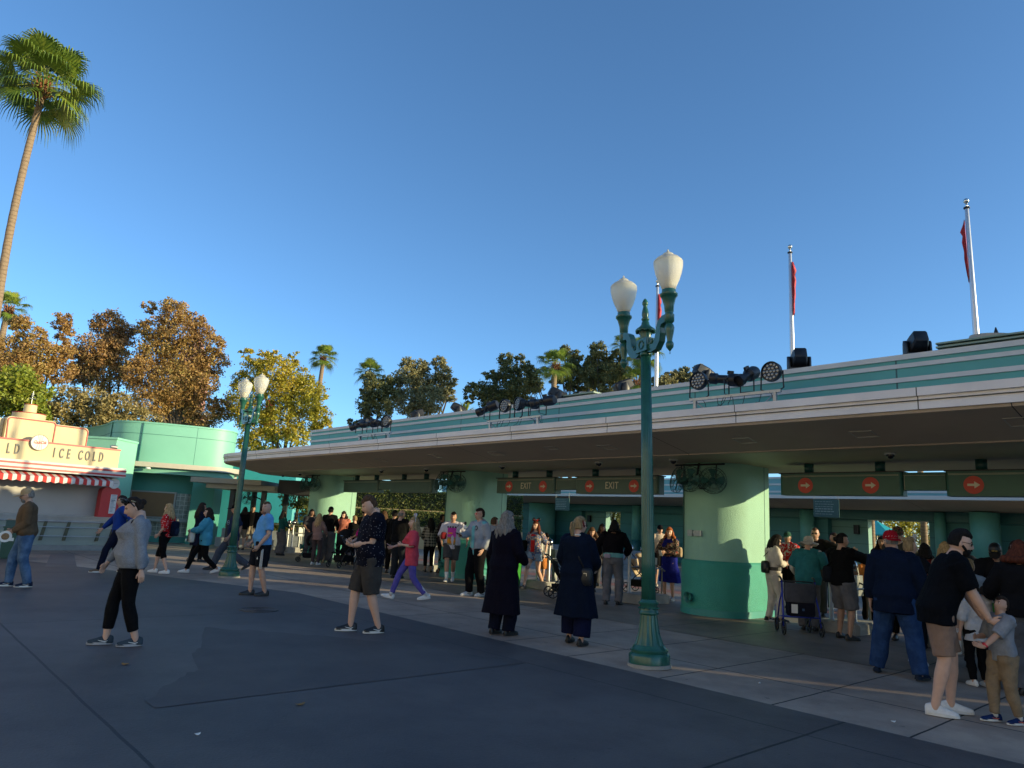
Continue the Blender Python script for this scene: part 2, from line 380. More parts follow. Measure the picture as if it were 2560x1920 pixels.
def hsign(xa, xb, label, discs, words, posts, green):
    q = 13.3; xm = (xa + xb) / 2
    t = thing('hanging_sign', label, 'hanging sign', B(xm, q, 2.4), RB, 'sign boxes hanging from the canopy')
    a, b = xa - xm, xb - xm; r = .07
    poly = [(a + r * (1 - math.cos(t_)), -.0 + r * (1 - math.sin(t_))) for t_ in [math.pi / 2 * k / 5 for k in range(6)]]
    pl = poly + [(b - p[0] + a, p[1]) for p in poly[::-1]]
    pl += [(p[0], .30 - p[1]) for p in pl[::-1]]
    g = G(); g.prism(pl, .0, .405); g.build('sign_box', signg if green else signg2, t)
    g = G(); g.box(a + .05, b - .05, -.006, -.001, .345, .352); g.box(a + .05, b - .05, -.006, -.001, .362, .368); g.build('trim_line', M('trim_cream', (.4, .38, .28), .5), t)
    g = G(); g.box(a - .01, b + .01, -.01, .31, .405, .425); g.build('sign_cap', dkmet, t)
    for x in posts:
        g = G(); g.lathe([(.085, .42), (.085, .61)], (x - xm, .15, 0), 16); g.build('hanger', M('hanger_teal', (.01, .07, .065), .4), t, smooth=True)
    for x in discs: disc(t, x - xm, 0, .18)
    for x in words:
        text('lettering', 'EXIT', .235, cream, t, (x - xm, -.004, .19), depth=.006, xs=.78, spacing=1.12, bold=.002)
    return t
def panel(xa, xb, green, z0=2.5, label='', q=13.36):
    t = thing('sign_link_panel', label, 'panel', B((xa + xb) / 2, q, z0), RB, 'plain panels linking the hanging signs')
    hw = (xb - xa) / 2
    g = G(); g.box(-hw, hw, 0, .2, 0, .30); g.build('panel', signg if green else signg2, t)
    g = G(); g.box(-hw, hw, -.004, -.001, .245, .252); g.box(-hw * .97, -hw * .95, -.003, .0, .01, .24); g.build('trim_line', M('trim_cream', (.4, .38, .28), .5), t)
hsign(-15.3, -13.0, 'hanging sign reading EXIT between two red arrow discs, nearest the middle pillar', (-14.75, -13.42), (-14.07,), (-14.67, -13.34), False)
panel(-13.0, -12.28, False, label='narrow plain panel between the two EXIT signs')
hsign(-12.27, -9.75, 'hanging sign reading EXIT between two red arrow discs, behind the near lamp post', (-11.79, -10.42), (-11.08,), (-11.73, -10.39), False)
hsign(-6.85, -4.62, 'dark green hanging sign with two red arrow discs, right of the sunlit pillar', (-6.33, -5.14), (), (-6.32, -5.02), True)
panel(-4.61, -3.96, True, label='narrow dark green panel between the two rightmost hanging signs')
hsign(-3.95, -1.6, 'dark green hanging sign with one red arrow disc in view, at the right edge', (-3.54, -2.1), (), (-3.45, -2.2), True)
hsign(-23.95, -21.55, 'plain grey green hanging sign left of the polo shirt man', (), (), (-23.24, -21.9), False)
panel(-21.54, -20.8, False, label='narrow plain panel beside the blank hanging sign')
hsign(-20.79, -18.4, 'plain grey green hanging sign just left of the middle pillar fans', (), (), (-20.17, -18.9), False)

# ------------------------------------------------------------ drum fans on pillars
cage = M('fan_cage', (.02, .07, .065), .4, .4)
def fan_unit(parent, c, ang, tilt=-12, r=.27):
    T = Matrix.Translation(c) @ Matrix.Rotation(ang, 4, 'Z') @ Matrix.Rotation(R(90 + tilt), 4, 'X')   # local z = axis
    g = G(); g.T = T
    for z, k in ((-.09, .72), (-.06, .95), (0, 1.0), (.06, .95), (.1, .72), (.12, .4), (.125, .18)):
        g.torus((0, 0, z), r * k, .0045, seg=30, sg=5)
    for i in range(22):
        a = 2 * math.pi * i / 22; ca, sa = math.cos(a), math.sin(a)
        g.tube([(r * k * ca, r * k * sa, z) for z, k in ((-.11, .2), (-.09, .72), (-.06, .95), (0, 1.0), (.06, .95), (.1, .72), (.125, .18))], .0028, 4)
    fc = g.build('fan_cage', cage, parent)
    g = G(); g.T = T
    for i in range(4):
        a = math.pi / 2 * i
        pts = []
        for rr_, da, dz in ((.05, -.25, -.02), (.05, .25, .02), (r * .85, .42, .035), (r * .88, .0, .0), (r * .8, -.38, -.035)):
            pts.append((rr_ * math.cos(a + da), rr_ * math.sin(a + da), dz))
        g._add(pts + [(p[0], p[1], p[2] + .004) for p in pts], [(0, 1, 2, 3, 4), (9, 8, 7, 6, 5)] + [(i_, i_ + 5, (i_ + 1) % 5 + 5, (i_ + 1) % 5) for i_ in range(5)])
    g.build('fan_blades', M('fan_blade', (.03, .13, .12), .35), parent)
    g = G(); g.T = T; g.lathe([(.001, -.2), (.06, -.2), (.075, -.17), (.075, -.03), (.045, .0), (.001, .0)], seg=16); g.build('motor', M('motor_teal', (.03, .12, .11), .4, var=.3), parent, smooth=True)
for xc, lb in ((-8.2, 'pair of teal caged fans high on the sunlit right pillar'), (-16.4, 'pair of teal caged fans high on the middle pillar'), (-25.0, 'pair of teal caged fans high on the far left pillar')):
    t = thing('pillar_fan', lb, 'fan', B(xc, 12.6, 2.62), RB, 'caged fans on the pillars')
    fan_unit(t, (-.42, -.15, .02), R(-38)); fan_unit(t, (-.02, -.30, .02), R(0), r=.26); fan_unit(t, (.42, -.18, .0), R(42))
    g = G(); g.tube([(-.55, -.05, .33), (.6, -.05, .33)], .02, 6); g.tube([(0, -.02, .36), (0, -.1, .05)], .025, 6)
    g.tube([(-.4, -.05, .33), (-.42, -.05, .05)], .015, 6); g.tube([(.42, -.05, .33), (.42, -.08, .05)], .015, 6)
    g.tube([(-.42, -.04, 0), (.42, -.06, 0)], .018, 6)
    for k in range(4):
        g.tube([(.1 + .08 * math.sin(i * .9 + k), -.04 - .02 * k, -.05 - .03 * i + .002 * i * i) for i in range(9)], .005, 4)
    g.build('bracket', dkmet, t)

# ------------------------------------------------------------ back building of the gate court
bk = thing('back_gate_building', 'second teal gate building across the entrance court, seen under the canopy', 'gate building', B(-20, 32), RB)
OB = (-20, 32, 0)
bx0 = -46.5
g = G(); g.prism([(XR, 29.5), (bx0 + 2.2, 29.5), (bx0 + .8, 30.2), (bx0, 31.6), (bx0, 36), (XR, 36)], 3.28, 3.43); g.build('canopy_fascia', M('fascia_white', (.6, .6, .58), .5), bk, OB)
g = G(); P0 = [(XR, 29.52), (bx0 + 2.2, 29.52), (bx0 + .8, 30.2), (bx0 + .02, 31.6), (bx0 + .02, 36), (XR, 36)]; P1 = [(XR, 31.6), (bx0 + 4, 31.6), (bx0 + 3.6, 32), (bx0 + 3.4, 32.6), (bx0 + 3.4, 35.9), (XR, 35.9)]
g.rings([[(x, y, 3.278) for x, y in P0], [(x, y, 3.0) for x, y in P1]]); g.build('canopy_soffit', soff, bk, OB)
g = G(); g.box(bx0 + 5, XR, 31, 35, 3.44, 4.3); g.build('parapet', M('paint_sky_teal', (.14, .36, .38), .5, var=.1), bk, OB)
for z0 in (3.62, 3.95, 4.25): 
    g = G(); g.box(bx0 + 4.97, XR, 30.97, 35.03, z0, z0 + .08); g.build('parapet_band', pale, bk, OB)
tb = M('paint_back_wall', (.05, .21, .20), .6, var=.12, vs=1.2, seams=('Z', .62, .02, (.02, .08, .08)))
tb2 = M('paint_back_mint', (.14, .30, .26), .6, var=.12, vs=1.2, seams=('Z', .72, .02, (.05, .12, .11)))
g = G(); g.box(bx0 + 4.5, XR, 33.0, 34.6, 2.6, 3.02); g.build('beam', teal_dkp, bk, OB)
# wall pieces between openings (s ranges -> x)
def wl(xa, xb, m, q=33.2, nm='wall'):
    g = G(); g.box(xa, xb, q, q + .4, 0, 2.62); return g.build(nm, m, bk, OB)
import itertools
def sx(px, q, py=1290):
    """gate-frame x where the sight line of photo column px meets the plane q"""
    d = fw + rr * ((px - 1280) / 1775) - uu * ((py - 960) / 1775); v = Vector((d.x, d.y)); t_ = q / v.dot(uy); return (v * t_).dot(ux)
def wpx(pa, pb, m, q=33.2): return wl(sx(pa, q), sx(pb, q), m, q)
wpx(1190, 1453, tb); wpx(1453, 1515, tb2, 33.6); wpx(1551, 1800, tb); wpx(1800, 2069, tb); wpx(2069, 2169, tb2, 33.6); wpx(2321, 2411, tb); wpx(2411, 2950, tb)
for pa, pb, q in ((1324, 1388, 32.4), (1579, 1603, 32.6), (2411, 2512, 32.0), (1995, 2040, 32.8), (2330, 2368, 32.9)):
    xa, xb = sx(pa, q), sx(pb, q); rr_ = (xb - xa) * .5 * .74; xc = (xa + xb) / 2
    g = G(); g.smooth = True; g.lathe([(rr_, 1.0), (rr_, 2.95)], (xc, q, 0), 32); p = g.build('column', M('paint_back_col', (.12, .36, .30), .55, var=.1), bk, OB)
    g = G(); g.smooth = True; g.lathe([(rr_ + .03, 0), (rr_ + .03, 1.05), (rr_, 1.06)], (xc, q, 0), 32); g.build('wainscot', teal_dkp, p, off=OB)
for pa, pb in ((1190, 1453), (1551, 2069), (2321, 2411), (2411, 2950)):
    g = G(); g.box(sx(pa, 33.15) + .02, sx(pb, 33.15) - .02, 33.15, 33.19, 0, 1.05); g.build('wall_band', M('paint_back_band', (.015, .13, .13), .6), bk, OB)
for px in (1471, 2138):
    g = G(); x_ = sx(px, 33.4); g.box(x_ - .1, x_ + .1, 33.4, 33.58, 1.95, 2.35); g.build('wall_lamp', dkmet, bk, OB)
# low wall / planter and steps in the court
g = G(); g.box(-44, -21, 27.6, 28.2, 0, .62); g.box(-44, -21, 27.2, 27.6, 0, .3)
o = g.build('planter_wall', M('planter_grey', (.24, .26, .28), .8, var=.15, vs=2), None, (-30, 27.6, 0)); put_B(o, -30, 27.6, 0); tag(o, 'low grey concrete planter wall behind the turnstiles', 'low wall')
# menu boards hanging in the court
for x, q, lb in ((sx(1404, 26.5), 26.5, 'small teal notice board with lines of white text above the seated woman'), (sx(2066, 25), 25, 'small teal notice board with lines of white text above the man in sunglasses')):
    t = thing('notice_board', lb, 'notice board', B(x, q, 2.38), RB + R(12), 'hanging notice boards')
    g = G(); g.box(-.42, .42, 0, .04, 0, .62); g.build('board', M('board_teal', (.025, .09, .085), .5), t)
    g = G(); rn = random.Random(3)
    for i in range(6):
        z = .52 - i * .085
        xx = -.36
        while xx < .2: 
            wv = rn.uniform(.03, .12); g.box(xx, xx + wv, -.005, -.001, z, z + (.035 if i in (3, 4) else .02)); xx += wv + .02
    g.build('board_print', M('board_text', (.20, .27, .26), .5), t)
    g = G(); g.box(-.4, -.38, .01, .03, .62, .9); g.box(.38, .40, .01, .03, .62, .9); g.build('hanger', steel, t)

# ------------------------------------------------------------ unseen blocks added to shape the shade, and a building for bounce
def blocker_plan(cx0, cx1, h, z0=0, x=12., dx=4.):
    pts = [(x, cx0 + .58 * x), (x + dx, cx0 + .58 * (x + dx)), (x + dx, cx1 + .58 * (x + dx)), (x, cx1 + .58 * x)]
    return pts, z0, h
ob = thing('side_building', 'teal ticket hall beyond the right edge of the view, outside the photograph', 'building', B(14, 24), RB)
for c0, c1, z0, h in ((3.0, 10.46, 0, 8), (10.56, 16.55, 0, 8.5), (18.9, 20.62, 0, 5.2), (20.98, 22.0, 0, 5.2), (22.0, 23.7, 6.9, 9), (23.7, 27, 0, 4.9), (27, 31, 0, 4.4)):  # gaps between the added blocks let thin sun streaks through
    pts, a, b = blocker_plan(c0, c1, h, z0)
    g = G(); g.prism(pts, a, b); g.build('wing', teal_lt, ob, (14, 24, 0))

opp = thing('opposite_gate', 'sunlit cream entrance building behind the camera, outside the photograph', 'building', B(-10, -30), RB)  # added and sized for warm bounce on the fascia and paving
g = G(); g.box(-50, 40, 0, 4, 0, 17); g.build('wall', M('opposite_cream', (.84, .72, .54), .8), opp)
g = G(); g.box(-50.4, 40.4, -.4, 4.2, 17, 17.6); g.build('roof', pale, opp)
# ------------------------------------------------------------ lamp posts
lampg = M('lamp_green', (.022, .115, .085), .25, .0, var=.25, vs=9, bump=.05, bs=30)
glassm = M('lamp_glass', (.95, .90, .76), .25, bump=1.0, bs=90, trans=.55)
bulbm = M('lamp_bulb', (.85, .8, .7), .4)
def lamp_post(label, loc, rz, h):
    t = thing('street_lamp', label, 'street lamp', loc, rz, 'twin globe street lamps', h / 4.62)
    g = G(); g.lathe([(.001, 0), (.26, 0), (.26, .04), (.001, .04)], seg=32); g.build('footing', concb, t)
    g = G(); g.smooth = True
    g.lathe([(.242, .03), (.245, .13), (.235, .15), (.215, .165), (.225, .18), (.225, .20), (.20, .215), (.19, .235), (.175, .25)], seg=36)
    g.build('base', lampg, t, angle=45)
    g = G(); g.smooth = True
    g.lathe([(.172, .24), (.15, .30), (.125, .38), (.108, .48), (.10, .56), (.096, .6)], seg=48, lob=.045, lobn=16)
    g.build('flared_base', lampg, t, angle=50)
    g = G(); g.smooth = True
    g.lathe([(.105, .59), (.118, .60), (.12, .62), (.108, .635), (.105, .70), (.118, .715), (.12, .735), (.10, .75), (.09, .77)], seg=32)
    for i in range(10):
        a = 2 * math.pi * i / 10
        g.torus((.108 * math.cos(a), .108 * math.sin(a), .668), .022, .007, axis='z', seg=10, sg=4)
    g.build('collar', lampg, t, angle=50)
    g = G(); g.smooth = True
    g.lathe([(.083, .76), (.078, 1.2), (.07, 2.4), (.061, 3.84)], seg=72, lob=.055, lobn=18)
    g.lathe([(.075, 3.82), (.078, 3.84), (.078, 3.86), (.07, 3.875)], seg=24)
    g.build('shaft', lampg, t)
    # hub with scroll arms
    g = G(); g.box(-.115, .115, -.07, .07, 3.875, 4.05); g.box(-.13, .13, -.078, .078, 3.872, 3.895)
    for s in (-1, 1):
        g.torus((0, s * .072, 3.965), .052, .010, axis='y', seg=20, sg=5)
    g.build('hub', lampg, t)
    for s in (-1, 1):
        g = G()
        # S-shaped flat bracket as an extruded band
        P = []
        ctr = [(.10, 3.91), (.17, 3.885), (.25, 3.90), (.31, 3.965), (.335, 4.05), (.34, 4.12), (.37, 4.175), (.43, 4.20), (.50, 4.20)]
        wdt = [.05, .055, .06, .06, .05, .045, .045, .05, .05]
        for k, (x, z) in enumerate(ctr):
            a_ = ctr[max(0, k - 1)]; b_ = ctr[min(len(ctr) - 1, k + 1)]; d = Vector((b_[0] - a_[0], b_[1] - a_[1])).normalized(); nn = Vector((-d.y, d.x))
            P.append([(s * (x + nn.x * wdt[k]), -.045, z + nn.y * wdt[k]), (s * (x + nn.x * wdt[k]), .045, z + nn.y * wdt[k]), (s * (x - nn.x * wdt[k]), .045, z - nn.y * wdt[k]), (s * (x - nn.x * wdt[k]), -.045, z - nn.y * wdt[k])])
        g.rings(P if s < 0 else [r_[::-1] for r_ in P])
        for sy in (-1, 1):
            sp = [(s * (.195 + (.055 - .0052 * i) * math.cos(i * .62 + 2.4)), sy * .05, 3.985 + (.055 - .0052 * i) * math.sin(i * .62 + 2.4)) for i in range(10)]
            g.tube(sp, .012, 5)
        arm = g.build('arm', lampg, t)
        g = G(); g.smooth = True; x = s * .52
        g.lathe([(.001, 3.76), (.045, 3.82), (.05, 3.86), (.04, 3.885), (.033, 3.89), (.035, 3.93), (.055, 4.02), (.062, 4.07), (.05, 4.11), (.036, 4.125), (.05, 4.14), (.062, 4.155), (.064, 4.24), (.052, 4.25), (.05, 4.27), (.056, 4.28), (.062, 4.36), (.085, 4.45), (.098, 4.475), (.112, 4.49), (.112, 4.515), (.09, 4.525), (.086, 4.57), (.001, 4.57)], (x, 0, 0), 24)
        g.torus((x, 0, 3.745), .012, .003, axis='y', seg=10, sg=4)
        g.build('globe_holder', lampg, t, angle=50)
        g = G(); g.smooth = True
        g.lathe([(.078, 4.56), (.10, 4.62), (.135, 4.70), (.165, 4.79), (.183, 4.88), (.186, 4.925), (.182, 4.94), (.186, 4.945), (.175, 4.965), (.14, 5.0), (.095, 5.02), (.075, 5.03), (.078, 5.04), (.06, 5.06), (.03, 5.08), (.014, 5.09), (.012, 5.11), (.001, 5.125)], (x, 0, 0), 32)
        gl_ = g.build('glass_globe', glassm, t)
        g = G(); g.smooth = True; g.lathe([(.035, 4.56), (.035, 4.62), (.02, 4.63), (.03, 4.66), (.035, 4.70), (.02, 4.74), (.001, 4.75)], (x, 0, 0), 14); g.build('bulb', bulbm, gl_)
    g = G(); g.smooth = True
    g.lathe([(.065, 4.04), (.062, 4.06), (.07, 4.12), (.085, 4.17)], seg=24, lob=.05, lobn=12)
    g.lathe([(.125, 4.155), (.13, 4.165), (.12, 4.19), (.08, 4.22), (.055, 4.25), (.05, 4.28), (.04, 4.30), (.052, 4.32), (.052, 4.335), (.038, 4.345), (.048, 4.39), (.042, 4.44), (.027, 4.50), (.03, 4.52), (.04, 4.535), (.038, 4.565), (.022, 4.60), (.001, 4.62)], seg=32)
    for i in range(10):
        a = 2 * math.pi * i / 10; g.ball((.112 * math.cos(a), .112 * math.sin(a), 4.16), .026, 8, 6)
    g.build('finial', lampg, t, angle=50)
    return t
l1 = lamp_post('tall dark green fluted street lamp with two glass globes, the nearer of two', (1.80, 8.85, 0), R(-66.7), 4.58)
l1.rotation_euler = (R(.6), R(-1.9), R(-66.7))
lamp_post('dark green twin globe street lamp farther away, before the rounded canopy end', (-6.34, 17.15, 0), RB, 4.34)

# ------------------------------------------------------------ flagpoles with furled red flags
flagm = M('flag_red', (.50, .03, .045), .7, var=.3, vs=12, bump=.2, bs=20)
for i, (x, lb) in enumerate(((-9.81, 'middle silver flagpole with a limp red flag, right of the near lamp'), (-5.03, 'rightmost silver flagpole with a limp red flag'), (-14.78, 'silver flagpole with a limp red flag, half hidden behind the near lamp globes'))):
    t = thing('flagpole', lb, 'flagpole', B(x * .725, 14.5, 4.43 - 10.2 + 3.42), RB, 'flagpoles behind the gate roof')
    g = G(); g.smooth = True; g.lathe([(.055, 6.78), (.05, 8), (.034, 10.2), (.025, 10.22)], seg=16); g.build('pole', M('pole_alu', (.62, .62, .62), .35, .7, var=.1), t, angle=40)
    g = G(); g.smooth = True; g.lathe([(.02, 10.2), (.02, 10.3)], seg=10); g.ball((0, 0, 10.34), .05, 14, 10); g.build('ball_finial', M('finial_silver', (.7, .68, .62), .25, 1), t)
    g = G(); g.lathe([(.04, 10.18), (.055, 10.19), (.055, 10.21), (.04, 10.22)], seg=12); g.build('truck', dkmet, t)
    sd_ = 1 if i != 1 else -1
    g = G(); g.smooth = True; rn = random.Random(i)
    prof = [(9.75, .01), (9.5, .05), (9.2, .11), (9.0, .07), (8.7, .09), (8.3, .06), (7.9, .06), (7.5, .04), (7.1, .03), (6.9, .012)]
    rs = []
    for z, wv in prof:
        wv *= .72 * (1 + rn.uniform(-.15, .15)); z = 9.95 - (9.75 - z) * .42
        rs.append([(sd_ * (.05 + wv * .5 * (1 + math.cos(a))), wv * .45 * math.sin(a) + .03 * math.sin(3 * a + z * 4), z + .03 * math.cos(a * 2)) for a in [2 * math.pi * k / 10 for k in range(10)]])
    g.rings(rs); g.build('flag', flagm, t)

# ------------------------------------------------------------ turnstile bollards: steel poles with ball tops on concrete blocks
ballm = M('ball_steel', (.42, .43, .43), .22, 1.0, var=.3, vs=9)
def bollard(label, x, q, blk=(.38, .5), h=1.16, gate_arm=False):
    t = thing('ball_post', label, 'turnstile post', B(x, q), RB, 'ball topped steel posts of the turnstiles')
    a, b = blk
    g = G(); g.prism([(-a, -b + .06), (-a + .06, -b), (a - .06, -b), (a, -b + .06), (a, b), (-a, b)], 0, .17); g.prism([(-a + .02, -b + .07), (a - .02, -b + .03), (a - .02, b - .02), (-a + .02, b - .02)], .17, .19)
    g.build('concrete_block', concb, t)
    for xx in (-.2, .2):
        g = G(); g.smooth = True; g.lathe([(.055, .18), (.05, .2), (.038, .22), (.036, h - .13), (.044, h - .125), (.044, h - .10), (.02, h - .09)], (xx, -b * .45, 0), 16); p = g.build('post', steelw, t, angle=40)
        g = G(); g.smooth = True; g.ball((xx, -b * .45, h - .0), .088, 18, 12); g.torus((xx, -b * .45, h), .089, .004, seg=20, sg=4); g.build('ball', ballm, p)
    g = G(); g.tube([(-.2, -b * .45, .75), (-.2, b * .9, .75), (-.2, b * .9, .2)], .02, 8); g.tube([(.2, -b * .45, .75), (.2, b * .9, .75), (.2, b * .9, .2)], .02, 8)
    g.box(-.14, .14, b * .1, b * .7, .62, .98); g.box(-.05, .05, b * .3, b * .5, .19, .62)
    if gate_arm:
        for k in range(3): g.tube([(.14, b * .4, .85), (.14 + .35 * math.cos(k * 2.1 - .4), b * .4, .85 + .35 * math.sin(k * 2.1 - .4))], .016, 6)
    g.build('ticket_reader', M('reader_grey', (.2, .21, .2), .4, .5, var=.2), t)
    return t
bollard('ball topped steel posts on a grey block, just left of the near lamp post', -10.2, 13.4, gate_arm=True)
bollard('ball topped posts on a block beside the woman in the patterned shirt', -13.25, 13.5)
bollard('ball topped posts on a grey block left of the far pillar', -27.6, 13.4)
bollard('ball topped turnstile posts behind the strollers, by the salmon shirt woman', -22.9, 13.6)
bollard('ball topped turnstile posts just left of the polo shirt man', -20.6, 13.7)
bollard('ball topped turnstile posts behind the plaid shirt woman', -18.6, 13.8)
bollard('ball topped turnstile posts behind the rollator, at the man in sunglasses', -5.7, 13.5, gate_arm=True)
bollard('ball topped turnstile posts behind the navy jacket man', -3.9, 13.3)
bollard('ball topped turnstile posts at the far right edge of the gate', -2.0, 13.2)

# green litter bin (bright) and dark green bins
def bin_(label, loc, rz, col, gold=False, w=.3, h=.98):
    t = thing('litter_bin', label, 'litter bin', loc, rz, None)
    m = M('bin_' + str(gold), col, .4, var=.2, vs=5)
    g = G(); g.smooth = True
    if gold: g.lathe([(w * .82, 0), (w * .85, .03), (w, h - .1), (w * 1.05, h - .08), (w * 1.05, h - .02), (w * .9, h), (.001, h)], seg=28)
    else:
        g.smooth = False; g.box(-w, w, -w, w, .04, h - .2); g.box(-w - .02, w + .02, -w - .02, w + .02, h - .2, h - .17); g.box(-w + .03, w - .03, -w + .03, w - .03, 0, .05)
    g.build('bin_body', m, t, angle=40)
    if gold:
        text('lettering', 'Go', .2, M('gold_letter', (.75, .55, .08), .5), t, (0, -w - .01, .55), shear=.25, depth=.01, bold=.006)
        g = G(); g.lathe([(w * .4, h - .01), (w * .42, h + .02), (.001, h + .03)], seg=20); g.build('bin_lid', M('bin_lid', (.02, .12, .03), .4), t)
    else:
        g = G(); g.box(-w + .02, w - .02, -w + .02, w - .02, h - .17, h - .02); g.box(-w, w, -w, w, h - .02, h)
        g.build('bin_hood', M('bin_hood', (.02, .06, .055), .35), t)
        g = G(); g.box(-.17, -.05, -w - .008, -w - .002, .45, .53); g.build('keyplate', M('keyplate', (.6, .6, .58), .5), t)
    return t
bin_('bright green round litter bin with yellow lettering beside the long coat woman', B(-13.9, 12.75), RB, (.04, .28, .035), True, .3, 1.0)
bin_('dark green square litter bin behind the man in the tan cap', (-12.75, 19.2, 0), R(30), (.008, .06, .035), False, .30, .98)

# ------------------------------------------------------------ roof lights
def led_par(label, loc, rz, tilt, r=.17):
    t = thing('stage_light', label, 'stage light', loc, rz, 'round stage lights on the roof')
    T = Matrix.Translation((0, 0, .30)) @ Matrix.Rotation(R(90 + tilt), 4, 'X')
    g = G(); g.T = T; g.smooth = True; g.lathe([(.001, -.12), (r * .6, -.12), (r * .8, -.06), (r, -.03), (r, .06), (r * .93, .062), (r * .92, .035), (.001, .035)], seg=28); g.build('lamp_head', blackm, t, angle=40)
    g = G(); g.T = T
    for rr_, n in ((r * .72, 12), (r * .36, 6), (0, 1)):
        for i in range(n):
            a = 2 * math.pi * i / n; g.lathe([(r * .14, .03), (r * .13, .042), (.001, .045)], (rr_ * math.cos(a), rr_ * math.sin(a), 0), 10)
    g.build('lens_array', M('led_lens', (.30, .28, .25), .15, .3), t)
    g = G(); g.tube([(-r - .02, 0, .30), (-r - .03, 0, .03), (-r + .03, 0, 0), (r - .03, 0, 0), (r + .03, 0, .03), (r + .02, 0, .30)], .013, 6); g.build('yoke', dkmet, t)
    return t
def profile_spot(label, loc, rz, tilt, L=.55):
    t = thing('spotlight', label, 'spotlight', loc, rz, 'long black theatre spotlights on the roof')
    T = Matrix.Translation((0, 0, .28)) @ Matrix.Rotation(R(90 + tilt), 4, 'X')
    g = G(); g.T = T; g.smooth = True
    g.lathe([(.001, -L * .5), (.09, -L * .5), (.11, -L * .4), (.11, -L * .1), (.075, -L * .02), (.07, L * .25), (.095, L * .3), (.095, L * .5), (.085, L * .5), (.08, L * .4), (.001, L * .38)], seg=20); g.build('barrel', blackm, t, angle=35)
    g = G(); g.T = T; g.box(-.02, .02, .09, .15, -.1, .0); g.box(-.14, -.1, -.02, .02, -.05, .0); g.box(.1, .14, -.02, .02, -.05, .0); g.build('knob', dkmet, t)
    g = G(); g.tube([(-.13, 0, .28), (-.13, 0, .02), (.13, 0, .02), (.13, 0, .28)], .012, 6); g.build('yoke', dkmet, t)
    return t
def light_rack(label, x, q, z, w, n_legs=2):
    t = thing('light_rack', label, 'light rack', B(x, q, z), RB, 'steel racks carrying roof lights')
    g = G(); g.box(-w / 2, w / 2, -.03, .03, .20, .245); g.build('crossbar', steelw, t)
    for s in (-1, 1):
        g = G(); g.box(s * (w / 2 - .1) - .025, s * (w / 2 - .1) + .025, -.025, .025, 0, .2); g.box(s * (w / 2 - .1) - .06, s * (w / 2 - .1) + .06, -.14, .14, -.0, .02)
        g.tube([(s * (w / 2 - .1), 0, .19), (s * (w / 2 - .32), 0, .02)], .012, 5); g.build('leg', steelw, t)
    rn = random.Random(int(abs(x) * 10)); g = G()
    for k in range(9):
        xa = rn.uniform(-w / 2, w / 2); xb = xa + rn.uniform(-.3, .3)
        pts = [(xa + (xb - xa) * u_, -.03 + .02 * math.sin(u_ * 5 + k), .22 - .2 * math.sin(u_ * math.pi * .5) + .03 * math.sin(u_ * 9 + k)) for u_ in [i / 8 for i in range(9)]]
        g.tube(pts, .006, 4)
    g.build('cables', M('cable_black', (.01, .01, .01), .5), t)
    return t
RZ = 3.6
light_rack('steel light rack with black cables on the canopy edge, nearest and right of the lamp', -6.1, 10.35, RZ, 1.65)
led_par('round stage light at the left end of the right rack', B(-6.75, 10.35, RZ + .24), RB, -6, .155)
profile_spot('black spotlight pointing sideways, second on the right rack', B(-6.25, 10.4, RZ + .24), RB + R(-75), -8)
profile_spot('black spotlight pointing down at the plaza, third on the right rack', B(-5.85, 10.35, RZ + .24), RB + R(-8), 28, .5)
led_par('round stage light at the right end of the right rack', B(-5.42, 10.35, RZ + .24), RB, -4, .16)
light_rack('steel light rack on the canopy edge left of the near lamp', -11.45, 10.35, RZ, 1.75)
profile_spot('black spotlight aimed down left at the left end of the middle rack', B(-12.3, 10.3, RZ + .24), RB + R(-70), 20)
led_par('first of two round stage lights side by side on the middle rack', B(-11.75, 10.35, RZ + .24), RB, -4, .15)
led_par('second round stage light on the middle rack, tilted a little left', B(-11.3, 10.35, RZ + .24), RB + R(-15), -4, .15)
profile_spot('black spotlight seen end on, fourth on the middle rack', B(-10.95, 10.35, RZ + .24), RB + R(-35), 0, .4)
profile_spot('black spotlight aimed left at the right end of the middle rack', B(-10.6, 10.4, RZ + .26), RB + R(-80), 5, .6)
light_rack('steel light rack on the canopy edge farthest left', -17.2, 10.35, RZ, 1.7)
profile_spot('black spotlight aimed down left at the end of the farthest rack', B(-17.95, 10.3, RZ + .24), RB + R(-75), 14, .65)
profile_spot('black spotlight lying level, second on the farthest rack', B(-17.45, 10.35, RZ + .24), RB + R(-70), 4, .6)
profile_spot('black spotlight next to the round light on the farthest rack', B(-17.0, 10.4, RZ + .24), RB + R(-60), -6, .5)
led_par('round stage light at the right end of the farthest rack', B(-16.6, 10.35, RZ + .24), RB + R(8), -4, .155)
